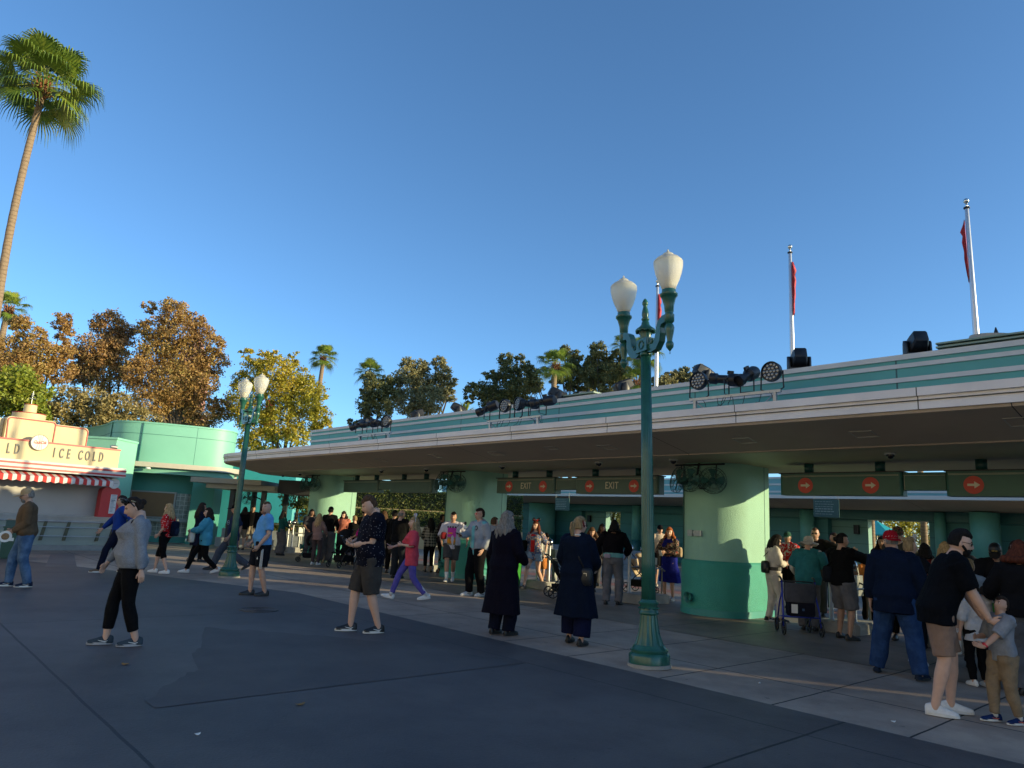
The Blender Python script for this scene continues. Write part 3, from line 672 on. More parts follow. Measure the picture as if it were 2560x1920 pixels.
# wrapped moving heads on the parapet
def moving_head(label, x, q, z, rz, sc_=1.):
    t = thing('covered_light', label, 'covered light', B(x, q, z), RB + rz, 'black moving lights on top of the parapet', sc_)
    g = G(); g.box(-.2, .2, -.17, .17, 0, .1); g.build('light_base', blackm, t)
    for s in (-1, 1):
        g = G(); g.smooth = True; g.rings([[(s * (.2 + .04 * math.cos(a)), .08 * math.sin(a) * k, z_) for a in [2 * math.pi * i / 10 for i in range(10)]] for z_, k in ((.06, 1.3), (.2, 1.4), (.32, 1.1), (.36, .4))]); g.build('yoke_arm', blackm, t, angle=50)
    g = G(); g.smooth = True; g.T = Matrix.Translation((0, 0, .28)) @ Matrix.Rotation(R(62), 4, 'X')
    g.rings([[(x_ * k, y_ * k, z_) for x_, y_ in ((-.15, -.11), (-.12, -.15), (.12, -.15), (.15, -.11), (.15, .11), (.12, .15), (-.12, .15), (-.15, .11))] for z_, k in ((-.26, .75), (-.22, 1.0), (0, 1.06), (.14, .95), (.26, .8), (.28, .6))])
    g.build('light_head', blackm, t, angle=35)
    g = G(); g.T = Matrix.Translation((0, 0, .28)) @ Matrix.Rotation(R(62), 4, 'X')
    for i in range(5): g.box(-.1, .1, .158, .168, -.2 + i * .045, -.18 + i * .045)
    g.build('vent_ribs', dkmet, t)
def light_hood(label, x, q, z, rz, sc_=1.):
    t = thing('light_hood', label, 'light hood', B(x, q, z), RB + rz, 'pale weather hoods on the parapet', sc_)
    g = G(); g.smooth = True; g.T = Matrix.Rotation(R(8), 4, 'Y')
    g.lathe([(.46, 0), (.47, .06), (.44, .16), (.40, .17), (.38, .06), (.001, .05)], seg=32, sy=.75); g.build('hood', M('hood_cream', (.40, .37, .31), .5, var=.15), t, angle=40)
    g = G(); g.box(-.12, .12, -.1, .1, .05, .17); g.lathe([(.02, .15), (.05, .2), (.01, .34)], (.02, 0, 0), 8); g.build('lamp_unit', blackm, t)
moving_head('large black covered light on the parapet just right of the right light rack', -5.72, 11.9, 4.43, R(35), .85)
moving_head('large black covered light on the parapet, right of the middle flagpole', -3.82, 11.95, 4.43, R(35), .85)
moving_head('black covered light on the parapet behind the left light of the right rack', -7.65, 11.9, 4.43, R(-20), .8)
moving_head('black covered light on the parapet left of the near lamp pole', -9.75, 12.0, 4.43, R(150), .8)
moving_head('black covered light at the right end of the middle rack, up on the parapet', -11.75, 12.0, 4.43, R(-30), .8)
moving_head('black covered light on the parapet between the small palm and the middle rack', -15.6, 12.0, 4.43, R(-25), .75)
moving_head('black covered light on the parapet above the farthest rack', -17.6, 12.0, 4.43, R(150), .75)
light_hood('pale tilted hood with dark lamp on the louvre beside the rightmost flagpole', -2.85, 12.3, 4.60, 0, .8)
light_hood('pale hood on the parapet behind the round light of the right rack', -5.9, 12.2, 4.43, 0, .6)
light_hood('pale hood on the small louvre left of the near lamp pole', -11.3, 12.6, 4.66, 0, .6)
light_hood('pale hood on the parapet behind the middle rack spotlight', -13.4, 12.2, 4.43, 0, .6)
light_hood('pale hood on the parapet by the farthest rack', -18.3, 12.2, 4.43, 0, .6)

# ------------------------------------------------------------ refreshment kiosk
KA = math.atan2(.75, .66)
ko = thing('refreshment_kiosk', 'cream art deco drinks stand with red trim, striped awning and ICE COLD lettering', 'kiosk', (-13.26, 24.29, 0), KA)
creamw = M('kiosk_cream', (.62, .50, .29), .6, var=.08, vs=1.5, bump=.1, bs=60)
redt = M('kiosk_red', (.48, .03, .035), .45, var=.1)
kwh = M('kiosk_white', (.62, .61, .58), .55, var=.1, vs=3)
kwl = M('kiosk_wall', (.42, .40, .38), .7, var=.12, vs=1.2)
g = G(); g.box(-6.5, 0, 0, 3.2, 0, 2.4); g.build('wall', kwl, ko)
g = G(); g.box(-6.5, -.12, -.5, 3.2, 2.68, 3.27); g.build('sign_band', creamw, ko)
g = G(); g.box(-6.5, -.10, -.515, -.44, 3.26, 3.31); g.build('red_coping', redt, ko)
g = G(); g.box(-6.5, .05, -.8, 3.2, 2.38, 2.68); g.build('striped_band', kwh, ko)
for z0, z1 in ((2.42, 2.475), (2.56, 2.615)):
    g = G(); g.box(-6.5, .062, -.812, -.78, z0, z1); g.box(.03, .062, -.80, 3.2, z0, z1); g.build('red_stripe', redt, ko)
def rpanel(x0, x1, y0, y1, z0, z1, r=.14):
    pts = [(x0, z0), (x1, z0)] + [(x1 - r + r * math.cos(a), z1 - r + r * math.sin(a)) for a in [math.pi / 2 * i / 8 for i in range(9)]] + [(x0 + r + r * math.cos(a), z1 - r + r * math.sin(a)) for a in [math.pi / 2 + math.pi / 2 * i / 8 for i in range(9)]]
    g = G(); n = len(pts); g._add([(p[0], y0, p[1]) for p in pts] + [(p[0], y1, p[1]) for p in pts], [tuple(range(n)), tuple(range(2 * n - 1, n - 1, -1))] + [(i, i + n, (i + 1) % n + n, (i + 1) % n) for i in range(n)])
    return g, pts
g, pts = rpanel(-2.1, -1.0, .0, .3, 3.2, 3.93); g.build('stepped_panel', creamw, ko)
g = G(); g.tube([(p[0], -.01, p[1]) for p in [(x * .96 - .06, 3.2 + (z - 3.2) * .95) for x, z in pts[1:12]]] + [(-2.1, -.01, 3.88)], .018, 6); g.build('red_outline', redt, ko)
g, pts = rpanel(-3.35, -2.02, -.15, .5, 3.2, 4.0, .1); g.build('stepped_panel', creamw, ko)
pp = [(x * .97 - .07, 3.2 + (z - 3.2) * .95) for x, z in pts[1:]] + [(-3.28, 3.2)]
g = G(); g.tube([(p[0], -.165, p[1]) for p in pp], .018, 6); g.build('red_outline', redt, ko)
g = G(); g.box(-6.5, -3.36, .1, .6, 3.2, 3.93); g.build('stepped_panel', creamw, ko)
g = G(); g.smooth = True; g.lathe([(.47, 3.9), (.47, 4.28), (.40, 4.29), (.19, 4.30), (.18, 4.58), (.001, 4.6)], (-2.45, 1.2, 0), 32); tw = g.build('roof_drum', creamw, ko, angle=40)
g = G(); g.torus((-2.45, 1.2, 4.27), .472, .012, seg=32, sg=5); g.torus((-2.45, 1.2, 4.57), .19, .010, seg=24, sg=5); g.build('red_ring', redt, tw)
g = G(); g.tube([(-2.45, 1.2, 4.58), (-2.45, 1.2, 5.02)], .01, 6); g.ball((-2.45, 1.2, 4.78), (.12, .04, .015), 10, 6); g.ball((-2.45, 1.2, 4.86), (.05, .05, .02), 8, 6); g.ball((-2.45, 1.2, 4.93), (.04, .02, .03), 8, 6); g.build('finial_ornament', M('finial_grey', (.4, .42, .4), .4, .5), tw)
# lettering
lm = M('letter_grey', (.10, .10, .09), .5)
def letters(s, x0, dx):
    x = x0
    for ch in s:
        if ch != ' ':
            text('letter', ch, .43, lm, ko, (x, -.515, 2.985), xs=.42, depth=.03, bold=.008)
        x += dx if ch != ' ' else dx * .68
letters('ICE COLD', -2.04, .205)
letters('LD', -3.26, .22)
g = G(); n = 40
g.T = Matrix.Translation((-2.5, -.52, 3.26)) @ Matrix.Rotation(R(90), 4, 'X'); g.lathe([(.001, 0), (.235, 0), (.245, .015), (.245, .05), (.235, .06), (.001, .062)], seg=40)
dd = g.build('round_sign', M('cap_white', (.66, .64, .58), .45, var=.12, vs=6), ko)
g = G(); g.torus((-2.5, -.582, 3.26), .236, .007, axis='y', seg=40, sg=5)
for k in (-1, 0, 1): g.tube([(-2.5 + .07 * k, -.585, 3.26 + .22), (-2.5 + .03 * k + .02, -.585, 3.30), (-2.5 + .075 * k, -.585, 3.26 - .21)], .0035, 4)
g.build('sign_rim', lm, dd)
scr = text('script_lettering', 'Coca-Cola', .125, M('script_red', (.5, .01, .015), .4), dd, (-2.5, -.588, 3.265), shear=.45, depth=.008, xs=.74, bold=.004, spacing=.86)
g = G(); g.tube([(-2.66, -.588, 3.235), (-2.6, -.588, 3.215), (-2.5, -.588, 3.222), (-2.42, -.588, 3.228), (-2.37, -.588, 3.245)], [.002, .006, .006, .005, .002], 5); g.tube([(-2.52, -.588, 3.315), (-2.46, -.588, 3.305), (-2.40, -.588, 3.318), (-2.36, -.588, 3.31)], [.002, .005, .005, .002], 5)
g.build('script_swash', MATS['script_red'], dd)
# awning
def awn(k, cur, c2):
    x = k['sep']()[0]; f = k['m']('FRACT', k['m']('DIVIDE', k['m']('ADD', x, 100.0), .225)); return k['mix'](k['m']('LESS_THAN', f, .5), cur, c2)
am = M('awning_stripe', (.62, .60, .56), .8, pat=awn, col2=(.50, .035, .03), bump=.1, bs=30)
g = G(); nx = 240; x0, x1 = -6.5, -.32; rows = [[], [], [], [], []]
for i in range(nx + 1):
    x = x0 + (x1 - x0) * i / nx; f = (x + 100) / .29 % .5 / .5; sc_ = .045 * math.sqrt(max(0, 1 - (2 * ((x + 100) / .29 % 1) - 1) ** 2 * 1)) if True else 0
    sc_ = .04 * abs(math.sin(math.pi * (x + 100) / .225))
    rows[0].append((x, -.3, 2.375)); rows[1].append((x, -.62, 2.30)); rows[2].append((x, -.93, 2.225)); rows[3].append((x, -.94, 2.15)); rows[4].append((x, -.94, 2.09 - sc_))
g.rings(rows, caps=False, closed=False); aw = g.build('awning', am, ko)
sm = aw.modifiers.new('s', 'SOLIDIFY'); sm.thickness = .008
# counter
g = G(); g.box(-6.5, .08, -.62, 0, 1.02, 1.08); g.box(-6.5, .02, -.58, 0, .86, 1.02); g.build('counter_top', M('counter_steel', (.35, .36, .37), .35, .6, var=.2, vs=3), ko)
g = G(); g._add([(-6.5, -.55, .86), (0, -.55, .86), (0, -.20, .16), (-6.5, -.20, .16), (-6.5, -.02, .86), (0, -.02, .86), (0, -.02, .16), (-6.5, -.02, .16)], [(0, 3, 2, 1), (4, 5, 6, 7), (0, 1, 5, 4), (3, 7, 6, 2), (1, 2, 6, 5), (0, 4, 7, 3)]); g.build('counter_front', M('counter_mint', (.38, .46, .44), .6, var=.12, vs=2), ko)
g = G(); g.box(-6.5, .0, -.35, -.02, 0, .16); g.build('counter_plinth', M('plinth_grey', (.25, .27, .27), .8, var=.2), ko)
for x in (-1.95, -1.3, -.35, -2.9, -3.8, -4.8):
    g = G(); g._add([(x - .04, -.62, .92), (x + .04, -.62, .92), (x + .04, -.36, .30), (x - .04, -.36, .30), (x - .04, -.56, .92), (x + .04, -.56, .92), (x + .04, -.27, .30), (x - .04, -.27, .30)], [(0, 3, 2, 1), (4, 5, 6, 7), (0, 1, 5, 4), (3, 7, 6, 2), (1, 2, 6, 5), (0, 4, 7, 3)]); g.build('rail_bracket', M('bracket_olive', (.12, .13, .09), .5), ko)
for z, y in ((.90, -.64), (.72, -.585), (.44, -.45)):
    g = G(); g.tube([(-6.5, y, z), (.05, y, z)], .012, 8); g.build('rail', steel, ko)
g = G(); g._add([(0.02, -.6, .86), (.06, -.6, .86), (.06, -.3, 0.0), (.02, -.3, 0), (.02, 0, .86), (.06, 0, .86), (.06, 0, 0), (.02, 0, 0)], [(0, 3, 2, 1), (4, 5, 6, 7), (0, 1, 5, 4), (3, 7, 6, 2), (1, 2, 6, 5), (0, 4, 7, 3)]); g.build('end_panel', M('end_dark', (.10, .11, .09), .5, var=.3), ko)
# red cabinet with menu
cb = thing('menu_cabinet', 'tall red rounded cabinet with a white menu and a round white disc on top', 'cabinet', Vector((-13.26, 24.29, 1.08)) + Vector((.66, .75, 0)) * -.19 + Vector((.75, -.66, 0)) * .38, KA)
g = G(); g.smooth = False; pts = [(-.29, 0), (.29, 0)] + [(.29 * math.cos(a) ** .6 if math.cos(a) > 0 else -.29 * abs(math.cos(a)) ** .6, .82 + .16 * math.sin(a)) for a in [math.pi * i / 16 for i in range(17)]]
n = len(pts); g._add([(p[0], -.14, p[1]) for p in pts] + [(p[0], .2, p[1]) for p in pts], [tuple(range(n)), tuple(range(2 * n - 1, n - 1, -1))] + [(i, i + n, (i + 1) % n + n, (i + 1) % n) for i in range(n)])
g.build('cabinet_body', redt, cb)
g = G(); g.box(-.005, .19, -.155, -.145, .12, .74); g.lathe([(.001, 0), (.001, 0)], seg=4); g.build('menu_board', M('menu_white', (.55, .58, .60), .4), cb)
g = G(); rn = random.Random(5)
for i in range(13):
    z = .70 - i * .043; g.box(.01 + rn.uniform(0, .02), .1 + rn.uniform(0, .08), -.159, -.156, z, z + (.028 if i in (4, 5) else .012))
g.build('menu_text', M('menu_text', (.10, .14, .2), .5), cb)
g = G(); g.T = Matrix.Translation((.02, -.17, 1.1)) @ Matrix.Rotation(R(90), 4, 'X'); g.lathe([(.001, 0), (.17, 0), (.17, .03), (.001, .032)], seg=28); g.build('round_disc', kwh, cb)
g = G(); g.box(-.08, .12, -.205, -.202, 1.095, 1.105); g.build('disc_line', lm, cb)
sec = thing('floodlight', 'small grey floodlight on the coping at the right end of the cream sign', 'floodlight', Vector((-13.26, 24.29, 3.31)) + Vector((.66, .75, 0)) * -.3 + Vector((.75, -.66, 0)) * .4, KA)
g = G(); g.smooth = True; g.T = Matrix.Translation((0, 0, .07)) @ Matrix.Rotation(R(90), 4, 'Y'); g.lathe([(.001, -.1), (.05, -.1), (.06, .0), (.06, .1), (.001, .1)], seg=14); g.build('lamp_body', M('flood_grey', (.25, .25, .25), .4, .5), sec, angle=40)
g = G(); g.box(-.02, .02, -.02, .02, 0, .03); g.build('bracket', dkmet, sec)

# ------------------------------------------------------------ mint ticket building with the curved drum
tk = thing('ticket_building', 'mint green rounded ticket building with glass block windows, left of the gate', 'building', (-14, 31, 0), 0)
OT = (-14, 31, 0)
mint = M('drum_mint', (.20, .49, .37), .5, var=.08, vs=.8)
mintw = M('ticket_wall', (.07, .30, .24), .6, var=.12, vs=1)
path = [(-27, 37.5), (-20.2, 34), (-18.2, 32.0), (-17.2, 30.6), (-16.7, 30.1), (-16.0, 29.9), (-14.9, 30.1), (-13.4, 30.8), (-12.5, 31.4), (-12.3, 32.2), (-12.9, 33.6), (-14.2, 36), (-16, 42), (-27, 42)]
def smooth_path(p, k=3):
    for _ in range(k):
        q = []
        for i in range(len(p)):
            a, b = p[i], p[(i + 1) % len(p)]
            q += [(a[0] * .75 + b[0] * .25, a[1] * .75 + b[1] * .25), (a[0] * .25 + b[0] * .75, a[1] * .25 + b[1] * .75)]
        p = q
    return p
def inset(p, d):
    out = []; n = len(p)
    for i in range(n):
        a, b = Vector(p[i - 1]), Vector(p[(i + 1) % n]); t_ = (b - a).normalized(); nn = Vector((-t_.y, t_.x)); out.append((p[i][0] + nn.x * d, p[i][1] + nn.y * d))
    return out
sp = smooth_path(path)
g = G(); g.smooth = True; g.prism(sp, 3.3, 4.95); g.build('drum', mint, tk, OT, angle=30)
g = G(); g.smooth = True; g.prism(inset(sp, -.03), 4.93, 5.0); g.build('drum_coping', mint, tk, OT, angle=30)
g = G(); g.smooth = True; g.rings([[(x, y, z) for x, y in inset(sp, -.006)] for z in (4.48, 4.5)], caps=False); g.build('drum_seam', M('seam_green', (.04, .16, .14), .6), tk, OT)
for x_, y_ in ((-15.45, 29.95), (-13.5, 30.78), (-17.0, 30.36)):
    g = G(); g.box(x_ - .005, x_ + .005, y_ - .012, y_ + .1, 3.3, 4.95); g.build('drum_joint', MATS['seam_green'], tk, OT)
g = G(); g.smooth = True; g.prism(inset(sp, -.38), 3.10, 3.30); g.build('cream_fascia', M('fascia_cream', (.50, .46, .38), .55, var=.1), tk, OT, angle=30)
g = G(); g.smooth = True; g.prism(inset(sp, -.1), 2.86, 3.10); g.build('lower_band', M('band_mint', (.17, .42, .33), .55, var=.1), tk, OT, angle=30)
wi = inset(sp, 1.0)
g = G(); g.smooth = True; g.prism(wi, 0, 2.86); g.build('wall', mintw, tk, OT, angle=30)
g = G(); g.smooth = False; g.prism(inset(sp, .55), .88, 1.0); g.build('sill_shelf', M('sill_grey', (.33, .34, .31), .6, var=.15), tk, OT)
def blocks(k, cur, c2):
    s_ = k['sep'](); m_ = None
    v = k['m']('ADD', k['m']('MULTIPLY', s_[0], .88), k['m']('MULTIPLY', s_[1], .47))
    for a in (v, s_[2]):
        f = k['m']('FRACT', k['m']('DIVIDE', k['m']('ADD', a, 200.0), .19)); t_ = k['m']('LESS_THAN', f, .1); m_ = t_ if m_ is None else k['m']('MAXIMUM', m_, t_)
    c = k['mix'](k['ramp'](k['nz'](7, 3), .35, .65), cur, k['rgb']((.22, .26, .23)))
    return k['mix'](m_, c, c2)
gb = M('glass_block', (.10, .13, .11), .15, pat=blocks, col2=(.42, .44, .38), bump=.6, bs=14)
g = G(); g.smooth = True; g.prism(inset(sp, .97), .25, .86); g.build('glass_block_base', gb, tk, OT, angle=30)
g = G(); g.smooth = True; g.prism(inset(sp, .97), 1.0, 2.10); g.build('glass_block_wall', gb, tk, OT, angle=30)
shm = M('shutter_wood', (.26, .14, .06), .6, pat=lambda k, c, c2: k['mix'](k['m']('LESS_THAN', k['m']('FRACT', k['m']('DIVIDE', k['m']('ADD', k['sep']()[2], 50.0), .045)), .25), c, c2), col2=(.13, .065, .03))
def window(xa, ya, xb, yb, z0, z1):
    d = Vector((xb - xa, yb - ya)); L = d.length; t_ = math.atan2(d.y, d.x)
    T = Matrix.Translation((xa - OT[0], ya - OT[1], 0)) @ Matrix.Rotation(t_, 4, 'Z')
    g = G(); g.T = T
    for q in ((0, .07, z0, z1), (L - .07, L, z0, z1), (.07, L - .07, z1 - .06, z1), (.07, L - .07, z0, z0 + .05)): g.box(q[0], q[1], -.03, .05, q[2], q[3])
    w_ = g.build('window', M('frame_grey', (.33, .34, .33), .4, .4), tk)
    g = G(); g.T = T; g.box(.07, L - .07, -.005, .05, z0 + .05, z1 - .06); g.build('roller_shade', shm, w_)
window(-16.05, 30.85, -14.25, 31.25, 1.02, 2.14)
window(-13.7, 32.0, -13.2, 32.35, 1.02, 2.14)
g = G(); g.prism([(-13.5, 31.0), (-12.75, 31.5), (-12.7, 32.3), (-13.5, 32.1)], 0, 2.86); g.build('wall_pier', mintw, tk, OT)
for i, (x, y, z) in enumerate(((-16.0, 29.55, 3.1), (-14.9, 29.75, 3.1))):
    t = thing('downlight', 'small white round light under the mint drum, ' + ('left' if i == 0 else 'right') + ' one of two', 'downlight', (x, y, z - .02), 0, 'soffit lights of the ticket building')
    g = G(); g.smooth = True; g.lathe([(.001, 0), (.08, 0), (.11, -.05), (.1, -.08), (.001, -.09)], seg=16); g.build('lamp_body', white, t, angle=40)
# plain mint block behind kiosk
g = G(); g.box(-20, -15.4, 28.0, 29.6, 0, 4.07); g.box(-20, -15.36, 27.96, 29.6, 4.0, 4.08)
o = g.build('mint_block', M('block_mint', (.24, .56, .42), .6, var=.06), None, (-17, 28, 0)); o.location = (-17, 28, 0); tag(o, 'plain pale mint wall block standing behind the cream drinks stand', 'building')
# walkway canopies with dark posts
wk = thing('walkway_canopy', 'flat beige walkway canopy on dark posts between the ticket building and the gate', 'canopy', (-11, 29, 0), 0)
OWK = (-11, 29, 0)
bgm = M('canopy_beige', (.34, .33, .27), .6, var=.1)
g = G(); g.box(-12.75, -9.9, 29.0, 31.5, 2.56, 2.76); g.build('roof_slab', bgm, wk, OWK)
g = G(); g.box(-12.2, -9.4, 29.25, 32.5, 2.36, 2.555); g.build('lower_slab', bgm, wk, OWK)
g = G(); g.box(-9.38, -7.3, 29.6, 33, 2.30, 2.85); g.build('dark_slab', M('slab_dark', (.03, .035, .04), .6), wk, OWK)
for x, y in ((-11.2, 29.6), (-9.95, 29.7), (-11.15, 32), (-9.8, 32.2)):
    g = G(); g.box(x - .09, x + .09, y - .09, y + .09, 0, 2.355); g.build('post', M('post_dark', (.02, .035, .04), .5), wk, OWK)
wf = thing('wall_fan', 'grey caged fan on an arm under the beige walkway canopy', 'fan', (-10.35, 29.5, 2.05), 0)
fan_unit(wf, (-.15, -.1, 0), R(-20), r=.28)
g = G(); g.tube([(-.15, 0, 0), (.1, .05, .05), (.35, .1, -.05)], .03, 6); g.build('arm', dkmet, wf)

# ------------------------------------------------------------ walls seen through the gate
g = G(); g.smooth = True
pts = [(-16, 40.5), (-12.6, 40), (-11.75, 40), (-11.4, 40.4), (-11.2, 41.2), (-11.2, 46), (-16, 46)]
g.prism(pts, 0, 4.5); o = g.build('turquoise_wall', M('turq_wall', (.04, .36, .40), .55, var=.06), None, (-13, 40, 0), angle=35); o.location = (-13, 40, 0); tag(o, 'tall turquoise wall with a rounded end, seen left of the far pillar', 'wall')
g = G(); g.box(-9.6, 1, 39.0, 39.4, 0, 1.15); g.box(-9.6, 1, 40.4, 40.8, 0, 2.05); o = g.build('cream_wall', M('wall_ochre', (.55, .38, .20), .7, var=.1, vs=1), None, (-5, 39, 0)); o.location = (-5, 39, 0); tag(o, 'sunlit cream terrace wall between two hedges, seen through the gate', 'wall')
g = G(); g.box(-12, -7.2, 31.0, 31.3, 0, .75); g.box(-12, -7.2, 30.4, 31.0, 0, .38); o = g.build('step_wall', M('step_blue', (.28, .31, .33), .8, var=.15), None, (-9, 31, 0)); o.location = (-9, 31, 0); tag(o, 'low grey stepped wall below a strip of hedge, left of the far pillar', 'low wall')
rl = thing('railing', 'thin white metal railing beside the far turnstile, left of the far pillar', 'railing', (-8.6, 29.5, 0), R(-8))
g = G(); g.tube([(-1.0, 0, 0), (-1.0, 0, 1.05), (1.2, 0, 1.05), (1.2, 0, 0)], .022, 6); g.tube([(-1, 0, .15), (1.2, 0, .15)], .02, 6); g.build('rail', steelw, rl)
# ------------------------------------------------------------ vegetation
def leafmat(name, c1, c2, c3=None, tr=.3, rough=.55):
    if name in MATS: return MATS[name]
    m = bpy.data.materials.new(name); m.use_nodes = True; MATS[name] = m; t = m.node_tree; N = t.nodes; Lk = t.links.new
    b = N['Principled BSDF']; b.inputs['Roughness'].default_value = rough
    ge = N.new('ShaderNodeNewGeometry'); cr = N.new('ShaderNodeValToRGB'); e = cr.color_ramp
    e.elements[0].color = c1 + (1,); e.elements[1].color = (c3 or c2) + (1,)
    if c3: x = e.elements.new(.55); x.color = c2 + (1,)
    tc = N.new('ShaderNodeTexCoord'); nz = N.new('ShaderNodeTexNoise'); nz.inputs['Scale'].default_value = .55; nz.inputs['Detail'].default_value = 3
    Lk(tc.outputs['Object'], nz.inputs[0])
    mm = N.new('ShaderNodeMath'); mm.operation = 'MULTIPLY_ADD'; mm.inputs[1].default_value = .55; Lk(ge.outputs['Random Per Island'], mm.inputs[0])
    m2 = N.new('ShaderNodeMapRange'); m2.inputs[1].default_value = .35; m2.inputs[2].default_value = .65; m2.inputs[4].default_value = .45; Lk(nz.outputs[0], m2.inputs[0]); Lk(m2.outputs[0], mm.inputs[2])
    Lk(mm.outputs[0], cr.inputs[0]); Lk(cr.outputs[0], b.inputs['Base Color'])
    tl = N.new('ShaderNodeBsdfTranslucent'); Lk(cr.outputs[0], tl.inputs[0]); mx = N.new('ShaderNodeMixShader'); mx.inputs[0].default_value = tr
    Lk(b.outputs[0], mx.inputs[1]); Lk(tl.outputs[0], mx.inputs[2]); Lk(mx.outputs[0], N['Material Output'].inputs[0])
    return m
def PX(x, y, D):
    """world point seen at photo pixel (x, y) at depth D along +Y"""
    d = fw + rr * ((x - 1280) / 1775) - uu * ((y - 960) / 1775); t = D / d.y; return Vector((d.x * t, D, H + d.z * t))
bark = M('bark_brown', (.10, .075, .055), .85, var=.4, vs=6, bump=.8, bs=25)
barkp = M('bark_palm', (.24, .17, .11), .85, bump=.9, bs=12, pat=lambda k, c, c2: k['mix'](k['m']('LESS_THAN', k['m']('FRACT', k['m']('MULTIPLY', k['m']('ADD', k['sep']()[2], k['m']('MULTIPLY', k['nz'](2, 3), .3)), 6.5)), .3), c, k['mix'](k['nz'](9, 3), c2, c)), col2=(.12, .08, .05))
def leaves(seed, blobs, n, size, base, droop=0, aspect=.6, fill=.45):
    """blobs: (centre, (rx,ry,rz)) -> arrays of leaf quads, clumped"""
    rg = np.random.default_rng(seed); V = []
    vol = np.array([b[1][0] * b[1][2] for b in blobs]); cnt = (n * vol / vol.sum()).astype(int)
    for (c, r), k in zip(blobs, cnt):
        nc = max(4, k // 26); d = rg.normal(size=(nc, 3)); d /= np.linalg.norm(d, axis=1)[:, None]
        rad = fill + (1.08 - fill) * rg.random(nc) ** .6; cc = np.array(c) + d * rad[:, None] * np.array(r)
        ids = rg.integers(0, nc, k); sc_ = min(r) * .17
        p = cc[ids] + rg.normal(size=(k, 3)) * np.array([sc_, sc_, sc_ * (.7 + droop)])
        a = rg.normal(size=(k, 3)); a /= np.linalg.norm(a, axis=1)[:, None]; b = np.cross(a, rg.normal(size=(k, 3))); b /= np.linalg.norm(b, axis=1)[:, None]
        s = size * (.6 + .8 * rg.random(k))[:, None]; a = a * s; b = b * s * aspect
        q = np.stack([p - a, p - b * .9, p + a, p + b * .9], 1); V.append(q.reshape(-1, 3))
    V = np.concatenate(V) - np.array(base); return V
def quadmesh(name, V, mat, parent):
    n = len(V) // 4; me = bpy.data.meshes.new(name); me.vertices.add(4 * n); me.vertices.foreach_set('co', V.astype(np.float32).ravel())
    me.loops.add(4 * n); me.loops.foreach_set('vertex_index', np.arange(4 * n, dtype=np.int32)); me.polygons.add(n)
    me.polygons.foreach_set('loop_start', np.arange(0, 4 * n, 4, dtype=np.int32)); me.materials.append(mat); me.update(); me.validate()
    return link(name, me, parent)
def tree(label, zf, blobs, D, n, size, mat, trunk_px, tr=.28, seed=1, cat='tree', group='autumn trees behind the buildings', depth=.9, kind='tree', droop=0, fill=.45, limbs=10):
    """blobs in zoomed-photo pixels through zf -> photo px"""
    rg = random.Random(seed); bl = []
    for x, y, r in blobs:
        px, py, pr = zf(x, y, r); c = PX(px, py, D); rw = pr * D / 1775
        c.y += rg.uniform(-1, 1) * rw * depth; bl.append((tuple(c), (rw, rw * depth, rw * .95)))
    tx, ty, _ = zf(*trunk_px, 1); b0 = PX(tx, ty, D); base = (b0.x, D, 0)
    t = thing(kind, label, cat, base, 0, group)
    quadmesh('crown', leaves(seed, bl, n, size, base, droop, fill=fill), mat, t)
    g = G(); g.smooth = True; top = max(b[0][2] for b in bl) * .62
    g.tube([(0, 0, 0), (.1, 0, top * .3), (-.1, .05, top * .6), (0, 0, top)], [tr, tr * .8, tr * .6, tr * .35], 10)
    for i in range(limbs):
        b = bl[rg.randrange(len(bl))][0]; z0 = top * rg.uniform(.35, .95); e = Vector((b[0] - base[0], b[1] - base[1], b[2])); s = Vector((0, 0, z0)); m_ = s.lerp(e, .5) + Vector((rg.uniform(-.3, .3), 0, -.3))
        g.tube([s, m_, e], [tr * .4, tr * .25, tr * .08], 6)
    g.build('trunk', bark, t); return t
z5 = lambda x, y, r: (x * .3888, 700 + y * .3888, r * .3888)
z6 = lambda x, y, r: (760 + x * .2893, 860 + y * .2893, r * .2893)
z7 = lambda x, y, r: (1300 + x * .2984, 860 + y * .2984, r * .2984)
brown = leafmat('leaf_brown', (.24, .13, .05), (.42, .25, .08), (.33, .28, .08))
brown2 = leafmat('leaf_brown_dark', (.21, .12, .055), (.40, .22, .08), (.31, .26, .09))
ygreen = leafmat('leaf_yellow_green', (.16, .18, .02), (.42, .36, .03), (.55, .36, .04))
bright = leafmat('leaf_bright_green', (.10, .16, .02), (.26, .30, .03), (.30, .27, .04))
twig = leafmat('leaf_olive_brown', (.17, .13, .05), (.38, .29, .11), (.31, .27, .10))
olive = leafmat('leaf_olive', (.11, .12, .055), (.30, .28, .13), (.38, .29, .11))
dgreen = leafmat('leaf_dark_green', (.055, .075, .03), (.16, .17, .06), (.30, .25, .08))
hedgem = leafmat('leaf_hedge', (.035, .06, .015), (.12, .15, .03), (.22, .20, .04))
tree('tall brown leaved autumn tree, biggest of the group, behind the mint drum', z5, [(1120, 210, 95), (960, 170, 45), (1235, 255, 60), (1000, 330, 95), (1150, 350, 130), (1300, 330, 65), (1395, 420, 65), (1000, 480, 120), (1180, 520, 150), (1340, 520, 95), (950, 620, 110), (1150, 680, 150), (1330, 680, 95), (1100, 820, 150), (1300, 850, 110), (1000, 800, 110), (1420, 810, 85), (900, 300, 40)], 42, 46000, .072, brown, (1150, 900), .3, 11)
tree('rounded brown autumn tree left of the tallest one', z5, [(700, 290, 95), (620, 260, 40), (790, 330, 70), (650, 470, 115), (770, 480, 95), (560, 560, 90), (700, 610, 120), (500, 620, 80), (830, 600, 80), (740, 400, 90)], 43, 23000, .072, brown2, (700, 900), .25, 12)
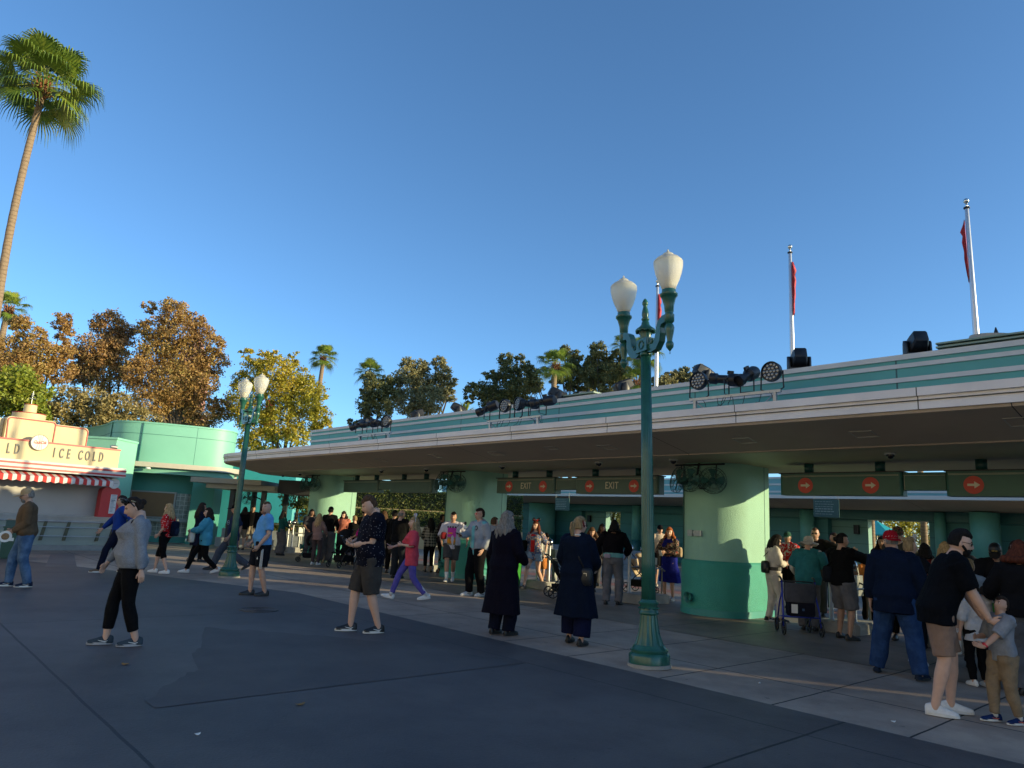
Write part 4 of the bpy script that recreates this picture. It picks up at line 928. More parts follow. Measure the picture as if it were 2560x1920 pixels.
tree('ragged brown autumn tree beside the tall palm trunk at far left', z5, [(150, 290, 60), (90, 270, 50), (390, 270, 60), (400, 340, 55), (280, 370, 60), (160, 380, 50), (100, 500, 120), (290, 510, 120), (400, 450, 60), (200, 600, 140), (380, 580, 90), (440, 480, 40)], 40, 22000, .07, brown, (250, 900), .22, 13)
tree('yellow green autumn tree behind the left end of the gate roof', z5, [(1600, 490, 45), (1690, 500, 60), (1760, 490, 45), (1885, 500, 45), (1650, 600, 90), (1780, 600, 110), (1880, 620, 85), (1550, 640, 65), (1600, 760, 115), (1750, 760, 140), (1900, 740, 120), (1985, 700, 85), (2030, 780, 85), (2070, 880, 70), (1950, 900, 110), (1800, 920, 115), (1650, 930, 105), (1560, 880, 80), (1700, 1040, 100), (1930, 1010, 80), (1600, 1060, 70), (2080, 960, 50)], 42, 38000, .068, ygreen, (1840, 1050), .2, 14)
tree('bright feathery green tree above the cream drinks stand', z5, [(60, 620, 90), (160, 700, 110), (60, 760, 120), (230, 800, 100), (120, 880, 110), (290, 870, 70), (0, 700, 90), (260, 730, 60)], 33, 11000, .085, bright, (120, 950), .2, 15, group='leafy shrubs behind the kiosk', droop=.5)
tree('wide twiggy olive brown bush between the drinks stand and the mint drum', z5, [(450, 800, 110), (600, 800, 110), (760, 830, 100), (880, 880, 90), (400, 900, 100), (560, 900, 110), (720, 920, 100), (960, 900, 60), (340, 850, 60)], 35, 15000, .07, twig, (600, 980), .15, 16, group='leafy shrubs behind the kiosk', fill=.6)
oz = [(900, 175, 65), (1000, 200, 75), (1155, 165, 65), (1210, 250, 70), (880, 280, 90), (1000, 330, 110), (1150, 360, 115), (1285, 330, 45), (790, 370, 70), (900, 500, 115), (1100, 500, 115), (1250, 440, 70), (1000, 590, 100)]
tree('grey green tree with loose crown, widest one behind the middle of the gate roof', z6, oz, 60, 22000, .10, olive, (1000, 700), .25, 21, group='green trees behind the gate roof')
tree('dark loose tree with a palm top poking out, left of the widest grey green tree', z6, [(700, 330, 80), (560, 300, 60), (620, 420, 100), (500, 430, 50), (560, 540, 85), (700, 560, 90), (540, 620, 50), (730, 440, 80)], 58, 10000, .10, dgreen, (560, 700), .2, 22, group='green trees behind the gate roof', fill=.35)
tree('small bushy treetop poking over the left end of the parapet', z6, [(410, 690, 45), (450, 700, 40)], 60, 500, .14, olive, (410, 740), .1, 23, group='green trees behind the gate roof', limbs=2)
tree('tall loose tree with two tops, above the middle light rack', z6, [(1745, 130, 65), (1875, 125, 50), (1800, 240, 90), (1700, 270, 75), (1595, 270, 50), (1560, 400, 90), (1450, 410, 65), (1700, 400, 105), (1850, 380, 105), (1960, 250, 65), (2000, 350, 70), (1600, 500, 90), (1760, 500, 95), (1420, 480, 50), (1900, 480, 80)], 56, 18000, .10, dgreen, (1750, 700), .25, 24, group='green trees behind the gate roof', fill=.35)
tree('dense dark green tree directly behind the near lamp arms', z7, [(645, 50, 70), (700, 150, 105), (640, 260, 110), (780, 260, 95), (850, 200, 70), (880, 330, 75), (740, 360, 85), (600, 130, 50), (830, 100, 60)], 52, 15000, .095, dgreen, (750, 500), .25, 25, group='green trees behind the gate roof')
tree('dark green tree between the ivy covered palm and the near lamp', z7, [(375, 60, 55), (480, 110, 60), (420, 200, 75), (350, 260, 65), (500, 250, 80), (560, 350, 75), (450, 340, 70), (300, 330, 50), (120, 250, 60), (60, 200, 50), (100, 350, 70)], 54, 12000, .095, dgreen, (450, 500), .25, 26, group='green trees behind the gate roof')
tree('loose grey green treetop between the near lamp and the middle flagpole', z7, [(1250, 290, 65), (1330, 260, 60), (1400, 235, 50), (1200, 330, 60), (1485, 200, 35), (1420, 300, 75), (1130, 320, 45), (1480, 300, 40), (1300, 350, 60)], 56, 8500, .10, olive, (1330, 500), .2, 27, group='green trees behind the gate roof', fill=.35)

def palm(label, hub, base_z0, tr, cr, nf, mat, seed, group='fan palms', skirt=False, slim=False):
    rg = random.Random(seed); b = (hub.x, hub.y, 0); t = thing('palm_tree', label, 'palm tree', b, 0, group)
    hz = hub.z; g = G(); g.smooth = True; n = 60
    pts = []; rad = []
    for i in range(n + 1):
        z = hz * i / n; pts.append((.06 * math.sin(z * .4) * cr, 0, z)); rad.append(tr * (1.25 - .35 * i / n) * (1 + (.05 if i % 2 else 0)))
    g.tube(pts, rad, 14); g.build('trunk', barkp, t)
    g = G(); g.smooth = True
    for i in range(30):
        a = i * 2.4; z = hz - .55 * cr * .5 + i * .011 * cr; el = 40 + i * .6; r_ = tr * 1.0
        d = Vector((math.cos(a) * math.cos(R(el)), math.sin(a) * math.cos(R(el)), math.sin(R(el))))
        s = Vector((math.cos(a) * r_ * .8, math.sin(a) * r_ * .8, z)); g.tube([s, s + d * .12 * cr, s + d * .2 * cr + Vector((0, 0, .0))], [.035 * cr, .025 * cr, .012 * cr], 5)
    g.build('frond_stubs', M('palm_boots', (.30, .11, .04), .8, var=.4, vs=6), t)
    V = []; gp = G()
    for i in range(nf):
        a = i * 2.39996 + rg.uniform(-.2, .2); u_ = (i + .5) / nf; el = R(82 - 118 * u_ ** 1.15 + rg.uniform(-9, 9)); pl = cr * rg.uniform(.42, .62); fl = cr * rg.uniform(.46, .6)
        if skirt and i >= nf - 3: el = R(-48 - 8 * (i - nf)); 
        d0 = Vector((math.cos(a) * math.cos(el), math.sin(a) * math.cos(el), math.sin(el)))
        hubp = Vector((pts[-1][0], 0, hz)); p1 = hubp + d0 * pl * .6; p2 = p1 + (d0 + Vector((0, 0, -.28))).normalized() * pl * .5
        gp.tube([hubp, p1, p2], [.02 * cr ** .5, .014 * cr ** .5, .009 * cr ** .5], 4)
        ax = (p2 - p1).normalized(); side = ax.cross(Vector((0, 0, 1))); side = side.normalized() if side.length > .1 else Vector((1, 0, 0)); nrm = side.cross(ax).normalized()
        nl = 30
        for k in range(nl):
            th = R(-118 + 236 * k / (nl - 1)); dd = ax * math.cos(th) + side * math.sin(th); L_ = fl * (.72 + .28 * math.cos(th * .6)) * rg.uniform(.88, 1.08)
            fold = nrm * (.16 * math.sin(abs(th))) ; dd = (dd + fold * .7).normalized(); wv = dd.cross(nrm).normalized() * (fl * .034)
            m1 = p2 + dd * L_ * .5; m1.z -= .03 * L_; e1 = p2 + dd * L_ * .78; e1.z -= L_ * .17; e2 = p2 + dd * L_ * .9; e2.z -= L_ * rg.uniform(.42, .68)
            wm = wv * 1.0
            V += [p2, p2, m1 + wm, m1 - wm] if False else [p2 + wv * .2, p2 - wv * .2, m1 - wm, m1 + wm]
            V += [m1 + wm, m1 - wm, e1 - wv * .5, e1 + wv * .5]; V += [e1 + wv * .5, e1 - wv * .5, e2 - wv * .06, e2 + wv * .06]
    quadmesh('fronds', np.array([tuple(v) for v in V]), mat, t)
    gp.build('frond_stems', M('palm_stem', (.20, .22, .05), .5), t)
    return t
pf = leafmat('palm_frond', (.05, .10, .015), (.16, .23, .03), (.34, .34, .05), tr=.22, rough=.4)
palm('very tall fan palm at the left edge, its bare trunk leaning into view', PX(106, 214, 25), 0, .128, 2.0, 38, pf, 5, skirt=True)
palm('small distant fan palm right of the yellow green tree', PX(808, 895, 70), 0, .22, 1.55 * 1.05, 26, pf, 6)
palm('small palm half hidden behind the tall palm trunk and brown tree', PX(22, 772, 48), 0, .2, 1.5, 20, pf, 7)
palm('fan palm top rising out of the dark loose tree', PX(926, 935, 62), 0, .2, 1.6, 20, pf, 8)
t_ = palm('ivy covered fan palm behind the parapet, above the covered light', PX(1390, 915, 50), 0, .2, 1.5, 24, pf, 9)
palm('slim palm with a pinkish bare trunk seen just left of the near lamp pole', PX(1558, 862, 55), 0, .17, 1.2, 16, pf, 10)
palm('fan palm whose fronds show on both sides of the near lamp pole', PX(1608, 890, 50), 0, .2, 1.75, 22, pf, 12)
palm('low small palm top behind the parapet right of the near lamp pole', PX(1592, 955, 50), 0, .2, 1.3, 16, pf, 14)
# ivy on that palm trunk
iv = leaves(77, [((0, 0, z), (.42, .42, .7)) for z in np.arange(3, 8.6, .8)], 2600, .10, (0, 0, 0)); quadmesh('ivy', iv, bright, t_)
# spiky green plant behind the parapet
sp_ = thing('agave_palm', 'spiky light green cycad like plant behind the parapet left of the middle light rack', 'plant', (PX(1162, 1015, 45).x, 45, 0))
V = []; hub = PX(1162, 1030, 45); hz = hub.z
for i in range(70):
    a = i * 2.4; el = R(20 + (i * 37 % 65)); d = Vector((math.cos(a) * math.cos(el), math.sin(a) * math.cos(el), math.sin(el))); s = d.cross(Vector((0, 0, 1))).normalized() * .05; L_ = 1.1
    o_ = Vector((0, 0, hz - .3)); V += [o_ - s, o_ + s, o_ + d * L_ * .6 + s * .8, o_ + d * L_ * .6 - s * .8, o_ + d * L_ * .6 - s * .8, o_ + d * L_ * .6 + s * .8, o_ + d * L_ + s * .1 - Vector((0, 0, .12)), o_ + d * L_ - s * .1 - Vector((0, 0, .12))]
quadmesh('fronds', np.array([tuple(v) for v in V]), bright, sp_)
g = G(); g.lathe([(.3, 0), (.22, hz - .2), (.001, hz - .1)], seg=12); g.build('trunk', bark, sp_)
# hedges
def hedge(label, x0, x1, y0, y1, z0, z1, n, seed):
    rg = np.random.default_rng(seed); c = ((x0 + x1) / 2, y0, 0); t = thing('hedge', label, 'hedge', c, 0, 'clipped hedges beyond the gate')
    g = G(); g.box(x0 + .08 - c[0], x1 - .08 - c[0], y0 + .08 - c[1], y1 - .08 - c[1], z0, z1 - .08); g.build('hedge_core', M('hedge_core', (.02, .028, .012), .9), t)
    p = np.stack([rg.uniform(x0, x1, n), rg.uniform(y0, y0 + .14, n), rg.uniform(z0, z1, n)], 1); k = n // 4; p[:k, 1] = rg.uniform(y0, y1, k); p[:k, 2] = rg.uniform(z1 - .1, z1 + .06, k)
    a = rg.normal(size=(n, 3)); a /= np.linalg.norm(a, axis=1)[:, None]; b = np.cross(a, rg.normal(size=(n, 3))); b /= np.linalg.norm(b, axis=1)[:, None]; a *= .055; b *= .04
    quadmesh('foliage', np.stack([p - a, p - b, p + a, p + b], 1).reshape(-1, 3) - np.array(c), hedgem, t)
hedge('clipped green hedge on the upper terrace, just under the canopy edge', -9.6, 1, 40.8, 41.6, 1.6, 3.1, 9000, 31)
hedge('clipped green hedge between the two cream terrace walls', -9.6, 1, 39.4, 40.2, .6, 1.95, 9000, 32)
hedge('low dark hedge strip behind the railing left of the far pillar', -12, -7.2, 31.3, 31.8, .45, 1.0, 3500, 33)
def bush(label, blobs, n, size, mat, seed, kind='shrub', group=None):
    base = (blobs[0][0][0], blobs[0][0][1], 0); t = thing(kind, label, kind, base, 0, group)
    quadmesh('foliage', leaves(seed, blobs, n, size, base), mat, t)
    g = G(); g.tube([(0, 0, 0), (.05, 0, blobs[0][0][2])], [.12, .05], 8); g.build('stem', bark, t)
def bxw(x, q, z): v = B(x, q, z); return (v[0], v[1], v[2])
bush('sunlit yellow green shrub overhanging left of the far pillar top', [(tuple(PX(745, 1240, 34)), (.8, .7, .6)), (tuple(PX(765, 1275, 34)), (.5, .5, .7))], 2600, .06, hedgem, 41)
bush('dark leafy tree in the narrow gap behind the woman in the black blouson', [(tuple(PX(1533, 1235, 46)), (1.3, 1.0, 1.5)), (tuple(PX(1533, 1290, 46)), (1.3, 1, 1.5))], 5000, .08, hedgem, 42)
bush('sunlit yellow palm foliage in the back opening at right', [(tuple(PX(2200, 1290, 44)), (1.8, 1.2, 2.2)), (tuple(PX(2250, 1280, 46)), (1.8, 1, 2.2)), (tuple(PX(2310, 1290, 45)), (1.8, 1, 2.2))], 9000, .10, ygreen, 43)
bush('dark undergrowth below the sunlit palm foliage in the back opening', [(tuple(PX(2200, 1385, 42)), (1.8, .8, 1.4)), (tuple(PX(2300, 1390, 42)), (1.9, .8, 1.3))], 4000, .08, dgreen, 44)
for x, lb in ((sx(2176, 37.5), 'bare palm trunk at the left side of the back opening'), (sx(2306, 37.5), 'bare palm trunk at the right side of the back opening')):
    t = thing('bare_palm', lb, 'palm tree', B(x, 37.5, 0), 0, 'trunks in the back opening')
    g = G(); g.smooth = True; g.tube([(0, 0, .0), (.05, 0, 3), (0, 0, 7)], [.17, .14, .12], 12); g.build('trunk', barkp, t)
    quadmesh('fronds', leaves(9, [((0, 0, 7.2), (1.6, 1.6, .8))], 900, .2, (0, 0, 0), aspect=.15), pf, t)
pa = thing('parasol', 'teal cafe parasol among the palms in the back opening', 'parasol', B(sx(2190, 40), 40, 0), 0)
g = G(); g.lathe([(1.35, 2.05), (1.36, 2.0), (1.34, 2.02), (.06, 2.75), (.001, 2.8)], seg=8); g.build('canopy', M('parasol_teal', (.01, .30, .36), .6), pa)
g = G(); g.tube([(0, 0, 0), (0, 0, 2.8)], .03, 8); g.build('pole', steel, pa)
# pink tower glimpsed through the brown tree
pt = thing('pink_tower', 'pale pink tower with white ledge glimpsed through the brown trees', 'tower', (PX(455, 1000, 62).x, 62, 0))
g = G(); pk = M('tower_pink', (.48, .24, .19), .7, var=.15, vs=1); g.box(-1.3, 1.3, 0, 3, 0, 9.6); g.box(-.95, .95, .3, 2.6, 9.6, 15.2); g.lathe([(.9, 15.2), (.001, 17.5)], (0, 1.5, 0), 4)
g.build('tower_body', pk, pt)
g = G(); g.box(-1.6, 1.7, -.3, 3.2, 9.6, 9.95); g.build('ledge', white, pt)
g = G(); g.box(1.5, 3.4, -.1, 2, 5.2, 6.6); g.build('red_roof', redt, pt)
pr = thing('red_sign', 'small red sign panel glimpsed through the yellow green tree', 'sign', (PX(678, 985, 55).x, 55, 0))
g = G(); g.box(-.32, .32, 0, .1, 9.2, 10.1); g.box(-.25, .25, 0, .1, 8.0, 9.15); g.build('panel', redt, pr)
g = G(); g.tube([(0, .15, 0), (0, .15, 10)], .06, 6); g.build('pole', dkmet, pr)
# ------------------------------------------------------------ people
def remesh(g, vox, smooth_it=2, wr=None, seed=0):
    """fuse the overlapping shapes of g into one continuous skin; returns vertex array and faces"""
    me = bpy.data.meshes.new('tmp'); me.from_pydata(g.v, [], g.f)
    bm = bmesh.new(); bm.from_mesh(me); bmesh.ops.recalc_face_normals(bm, faces=bm.faces); bm.to_mesh(me); bm.free()
    o = bpy.data.objects.new('tmp', me); sc.collection.objects.link(o)
    m = o.modifiers.new('r', 'REMESH'); m.mode = 'VOXEL'; m.voxel_size = vox; m.adaptivity = 0
    if smooth_it: s = o.modifiers.new('s', 'SMOOTH'); s.iterations = smooth_it; s.factor = .6
    dg = bpy.context.evaluated_depsgraph_get(); e = o.evaluated_get(dg); em = bpy.data.meshes.new_from_object(e)
    bpy.data.objects.remove(o); bpy.data.meshes.remove(me)
    n = len(em.vertices); v = np.zeros(n * 3, np.float32); em.vertices.foreach_get('co', v); v = v.reshape(-1, 3)
    if wr:
        nn = np.zeros(n * 3, np.float32); em.vertices.foreach_get('normal', nn); nn = nn.reshape(-1, 3)
        rg = np.random.default_rng(seed); d = np.zeros(n)
        amp, fr, st = wr; amp *= 2.0
        for i in range(9):
            k = rg.normal(size=3) * fr; k[2] *= st; d += np.sin(v @ k + rg.uniform(0, 6.28)) * rg.uniform(.4, 1)
        d = np.maximum(d / 3, -.22); v = v + nn * (amp * d)[:, None]; em.vertices.foreach_set('co', v.astype(np.float32).ravel())
    return em
def finish(em, name, mats, parent, extra=None):
    for m in (mats if isinstance(mats, (list, tuple)) else [mats]): em.materials.append(m)
    em.polygons.foreach_set('material_index', [0] * len(em.polygons)); em.polygons.foreach_set('use_smooth', [True] * len(em.polygons))
    if extra is not None:
        bm = bmesh.new(); bm.from_mesh(em); o = [bm.verts.new(p) for p in extra.v]
        for f, mi in zip(extra.f, extra.mi):
            try: fc = bm.faces.new([o[i] for i in f]); fc.material_index = mi; fc.smooth = True
            except ValueError: pass
        bm.normal_update(); bm.to_mesh(em); bm.free()
    em.update(); return link(name, em, parent)
def V3(*a): return Vector(a)
def ik(a, b, l1, l2, pole):
    d = b - a; L = d.length; mx = (l1 + l2) * .999
    if L > mx: b = a + d * (mx / L); d = b - a; L = mx
    u_ = d.normalized(); p = pole - u_ * pole.dot(u_)
    p = p.normalized() if p.length > 1e-4 else V3(0, 1, 0)
    c = (l1 * l1 - l2 * l2 + L * L) / (2 * L); h = math.sqrt(max(0, l1 * l1 - c * c)); return a + u_ * c + p * h, b
SKIN = {k: M('skin_' + k, c, .5, bump=.06, bs=180, var=.12, vs=18) for k, c in dict(fair=(.60, .36, .26), light=(.50, .29, .20), tan=(.38, .21, .135), brown=(.25, .13, .08)).items()}
EYEW = M('eye_white', (.7, .68, .65), .3); LIP = {k: M('lip_' + k, c, .5) for k, c in dict(fair=(.42, .16, .13), light=(.36, .14, .11), tan=(.25, .10, .08), brown=(.16, .07, .055)).items()}
def hairmat(n, c):
    return M('hair_' + n, c, .75, spec=.15, stretch=(1, 1, .18), bump=.9, bs=75, pat=lambda k, a, b: k['mix'](k['ramp'](k['nz'](60, 3), .35, .65), a, b), col2=tuple(v * .45 for v in c))
HAIR = {n: hairmat(n, c) for n, c in dict(black=(.014, .012, .012), dark=(.035, .022, .016), brown=(.11, .06, .032), blonde=(.50, .34, .17), grey=(.25, .225, .20), red=(.42, .12, .035), ash=(.38, .26, .13), auburn=(.12, .035, .02)).items()}
_cm = [0]
def cloth(c, rough=.85, pat=None, col2=None, bs=260, var=.32):
    key = 'cloth_%.3f_%.3f_%.3f_%s' % (c[0], c[1], c[2], pat.__name__ if pat else '')
    return M(key, c, rough, var=var, vs=7, bump=1.6, bs=15, pat=pat, col2=col2, spec=.1)
def p_stripes(k, a, b): return k['mix'](k['m']('LESS_THAN', k['m']('FRACT', k['m']('DIVIDE', k['m']('ADD', k['sep']()[2], 9.0), .042)), .28), a, b)
def p_polka(k, a, b):
    n = k['N'].new('ShaderNodeTexVoronoi'); n.inputs['Scale'].default_value = 21; n.inputs['Randomness'].default_value = .25; k['Lk'](k['src'], n.inputs['Vector']); return k['mix'](k['m']('LESS_THAN', n.outputs[0], .27), a, b)
def p_dots(k, a, b):
    n = k['N'].new('ShaderNodeTexVoronoi'); n.inputs['Scale'].default_value = 30; n.inputs['Randomness'].default_value = .9; k['Lk'](k['src'], n.inputs['Vector']); return k['mix'](k['m']('LESS_THAN', n.outputs[0], .17), a, b)
def p_plaid(k, a, b):
    s = k['sep'](); f = lambda v, p, w: k['m']('LESS_THAN', k['m']('FRACT', k['m']('DIVIDE', k['m']('ADD', v, 9.0), p)), w)
    x = k['m']('ADD', s[0], k['m']('MULTIPLY', s[1], .8)); q = k['m']('MULTIPLY', k['m']('ADD', f(x, .09, .45), f(s[2], .09, .45)), .5); return k['mix'](q, a, b)
def p_blotch(k, a, b):
    return k['mix'](k['m']('GREATER_THAN', k['nz'](26, 4), .53), a, k['mix'](k['m']('GREATER_THAN', k['nz'](17, 2), .55), b, k['rgb']((.30, .06, .05))))
def p_heather(k, a, b): return k['mix'](k['ramp'](k['nz'](160, 3), .3, .7), a, b)
def p_fade(k, a, b): return k['mix'](k['ramp'](k['nz'](9, 5), .35, .7), a, b)
def p_denim(k, a, b): return k['mix'](k['ramp'](k['nz'](6, 5), .4, .62), a, b)
SHOEW = M('shoe_white', (.70, .69, .67), .5, var=.15, vs=30); SHOEB = M('shoe_black', (.012, .012, .013), .45, var=.3, vs=30); SOLEW = M('sole_white', (.62, .61, .58), .6); SOLED = M('sole_dark', (.02, .02, .02), .6)
class Rig: pass
def ring_e(c, X, Y, rx, ry, n=18, front=0., sq=1.0):
    r = []
    for i in range(n):
        a = 2 * math.pi * i / n; ca, sa = math.cos(a), math.sin(a); k = 1 + (front if sa > 0 else 0) * sa * sa
        r.append(tuple(c + X * (rx * ca) + Y * (ry * sa * k)))
    return r
def rig(s):
    r = Rig(); P = s.get('w', 1.0)
    fl = s.get('feet', ((-.10, .0, 0, 6, 0), (.10, .0, 0, -6, 0)))       # (x, y, lift, toe-out deg, pitch deg)
    hipw = .088; an = []
    for (x, y, z, ya, pi_) in fl: an.append(V3(x, y - .0, z + .085))
    py = s.get('py', (fl[0][1] + fl[1][1]) / 2); px = (fl[0][0] + fl[1][0]) / 2
    sit = s.get('sit')
    pz = .946
    for i, a in enumerate(an):
        hx = px + (-hipw, hipw)[i]; h2 = (a.x - hx) ** 2 + (a.y - py) ** 2; pz = min(pz, a.z + .02 + math.sqrt(max(.01, 0.848 ** 2 - h2)))
    if sit: pz = sit
    r.P = V3(px, py, pz); r.an = an; r.fl = fl
    r.hip = [r.P + V3(-hipw, 0, -.02), r.P + V3(hipw, 0, -.02)]; r.knee = []
    for i in range(2):
        ya = R(fl[i][3]); k_, a_ = ik(r.hip[i], an[i], .43, .425, V3(-math.sin(ya), 1, 0) if not s.get('kp') else V3(*s['kp'])); r.knee.append(k_); r.an[i] = a_
    r.T = Matrix.Rotation(R(s.get('twist', 0)), 3, 'Z') @ Matrix.Rotation(R(s.get('side', 0)), 3, 'Y') @ Matrix.Rotation(R(-s.get('lean', 0)), 3, 'X')
    r.TX = r.T @ V3(1, 0, 0); r.TY = r.T @ V3(0, 1, 0); r.TZ = r.T @ V3(0, 0, 1)
    def sp(z, y=0, x=0):
        """point on the spine: lean blends in above the pelvis"""
        f = min(1, max(0, (z + .02) / .25)); a = V3(x, y, z); b = r.T @ V3(x, y, z); return r.P + a.lerp(b, f)
    r.sp = sp
    sw = s.get('sh', .172) * (.5 + .5 * P)
    r.sh = [sp(.475, -.012, -sw), sp(.475, -.012, sw)]
    hd = s.get('hands', ((-.26, .06, .80), (.26, .06, .80)))               # person space (1.75 m tall)
    pol = s.get('elb', ((-.6, -.9, -.2), (.6, -.9, -.2)))
    r.el = []; r.wr = []
    for i in range(2):
        h = V3(*hd[i]); 
        e, w_ = ik(r.sh[i], h, .30, .262, V3(*pol[i])); r.el.append(e); r.wr.append(w_)
    r.neck = sp(.53, -.012)
    hp = s.get('head', (0, 0)); r.HT = Matrix.Rotation(R(hp[0] + s.get('twist', 0) * .0), 3, 'Z') @ Matrix.Rotation(R(-s.get('lean', 0) * .35 + hp[1]), 3, 'X')
    r.head = r.neck + r.HT @ V3(0, .026, .140)
    return r
TOR = [(-.12, .125, .09, -.005), (-.05, .158, .112, -.012), (.02, .168, .120, -.012), (.10, .156, .110, -.002), (.18, .143, .102, .004), (.27, .150, .108, .002), (.36, .166, .114, .0), (.43, .165, .104, -.006), (.485, .135, .082, -.012), (.52, .085, .064, -.012), (.555, .057, .058, -.010), (.62, .053, .056, .004)]
def torso_rings(s, r, off=0., z0=-.2, z1=.7, n=22, flare=0., zmul=1.):
    P = s.get('w', 1.0); be = s.get('belly', 0); bu = s.get('bust', 0); hi = s.get('hips', 0); out = []
    for z, wx, dy, yo in TOR:
        if z < z0 - .001 or z > z1 + .001: continue
        k = P if z < .5 else 1 + (P - 1) * .4
        wx = wx * k + off + hi * math.exp(-((z - .0) / .1) ** 2) + be * .35 * math.exp(-((z - .14) / .14) ** 2)
        fr = be * math.exp(-((z - .13) / .13) ** 2) + bu * math.exp(-((z - .36) / .07) ** 2)
        dy_ = dy * (1 + (P - 1) * .8) + off
        c = r.sp(z, yo + fr * .45); TX = r.TX if z > .1 else V3(1, 0, 0); TY = r.TY if z > .1 else V3(0, 1, 0)
        out.append(ring_e(c, TX, TY, wx, dy_ + fr * .5, n))
    return out
def limb(g, pts, rad, seg=12): g.tube(pts, rad, seg)
def leg_pts(r, i): return [r.hip[i], r.hip[i].lerp(r.knee[i], .5), r.knee[i], r.knee[i].lerp(r.an[i], .32), r.knee[i].lerp(r.an[i], .7), r.an[i]]
def sub_path(a, b, c, t, n=7):
    """points along a-b-c up to parameter t (1 = b, 2 = c)"""
    pts = []
    for k in range(n + 1):
        u_ = t * k / n; pts.append(a.lerp(b, u_) if u_ <= 1 else b.lerp(c, u_ - 1))
    return pts
def prof(t, xs, ys): return float(np.interp(t, xs, ys))
def add_hand(g, w_, d, nrm, sd, curl, sc_=1.):
    """palm + four fingers + thumb; d: direction to fingertips, nrm: palm normal"""
    d = d.normalized(); nrm = (nrm - d * nrm.dot(d)).normalized(); s = d.cross(nrm) * sd
    rs = []
    for t, wd, th in ((-.015, .024, .022), (.01, .028, .020), (.045, .037, .016), (.08, .038, .013), (.092, .034, .010)):
        c = w_ + d * t * sc_; rs.append(ring_e(c, s, nrm, wd * sc_, th * sc_, 10))
    g.rings(rs)
    for k, (o_, L) in enumerate(((-.028, .066), (-.0095, .075), (.0095, .070), (.027, .056))):
        p = w_ + (d * .086 + s * o_) * sc_; dd = d.copy(); q = [p - dd * .01]; cc = R(curl * (1 + .08 * k)) * .5
        for L_ in (.45, .32, .23):
            dd = (dd * math.cos(cc) + nrm * math.sin(cc)).normalized(); m_ = dd; q.append(q[-1] + m_ * L * L_ * sc_ * 1.15); 
            nrm2 = nrm
        g.tube(q, [.0095 * sc_, .009 * sc_, .0082 * sc_, .0062 * sc_], 7)
    p = w_ + (d * .025 - s * .024) * sc_; t1 = p + (d * .032 - s * .026 + nrm * .008) * sc_; t2 = t1 + (d * .030 - s * .008 + nrm * .010) * sc_
    g.tube([p, t1, t2], [.013 * sc_, .011 * sc_, .008 * sc_], 7)
def add_head(g, c, T, s, fem):
    """face with brow, sockets, nose, lips, chin and ears; material slots 0 skin 1 eye 2 dark 3 lip"""
    nu, nv = 40, 30; W_, D_, H_ = .0765, .097, .125; fem_k = .95 if fem else 1.0; vs = []
    J = s.get('jaw', 1.0)
    def gs(x, a, w_): return math.exp(-((x - a) / w_) ** 2)
    rows = []
    for j in range(nv + 1):
        ph = math.pi * j / nv; row = []
        for i in range(nu):
            th = 2 * math.pi * i / nu; x, y, z = math.sin(ph) * math.cos(th), math.sin(ph) * math.sin(th), -math.cos(ph)
            lo = max(0, -z - .1); X = x * W_ * (1 - .30 * lo ** 1.3 * (1 / J)); Y = y * D_; Z = z * H_
            if y < 0: Y *= 1 - .38 * max(0, -z - .15) ; X *= 1.0 + .04 * max(0, z)
            else: Y *= 1 - .05 * max(0, z); Y += .006 * lo
            f = max(0, y) ** 2
            Y += f * (.024 * gs(X, 0, .0125) * gs(Z, -.026, .017) + .012 * gs(X, 0, .010) * gs(Z, -.002, .022))
            Y += f * (.005 * gs(abs(X), .026, .02) * gs(Z, .028, .010) - .010 * gs(abs(X), .031, .014) * gs(Z, .008, .012))
            Y += f * (.006 * gs(X, 0, .024) * gs(Z, -.066, .010) - .003 * gs(X, 0, .03) * gs(Z, -.052, .005) - .004 * gs(X, 0, .02) * gs(Z, -.083, .007) + .009 * gs(X, 0, .022) * gs(Z, -.104, .014))
            Y += f * .004 * gs(abs(X), .042, .016) * gs(Z, -.03, .02)
            row.append((X * fem_k, Y, Z))
        rows.append(row)
    g.T = Matrix.Translation(c) @ T.to_4x4(); sm = g.smooth; g.smooth = True
    g.m = 0; g.rings(rows)
    for sx_ in (-1, 1):
        g.m = 0; g.ball((sx_ * .0745 * fem_k, -.008, -.008), (.010, .020, .032), 8, 6)
        g.m = 1; g.ball((sx_ * .031, .0775, .008), (.0155, .008, .0068), 10, 6)
        g.m = 2; g.ball((sx_ * .031, .0835, .008), (.0075, .0035, .0066), 8, 6)
        g.tube([(sx_ * .014, .091, .026), (sx_ * .030, .0885, .031), (sx_ * .046, .078, .027)], [.004, .005, .003], 6)
        if fem: g.tube([(sx_ * .017, .0835, .013), (sx_ * .031, .0855, .0155), (sx_ * .045, .076, .012)], .0016, 5)
    g.m = 3; g.ball((0, .0895, -.064), (.021, .006, .0045), 12, 5); g.ball((0, .088, -.070), (.018, .0065, .005), 12, 5)
    if s.get('smile'): g.m = 1; g.ball((0, .0925, -.067), (.016, .004, .0028), 10, 4)
    g.m = 0; g.T = None; g.smooth = sm
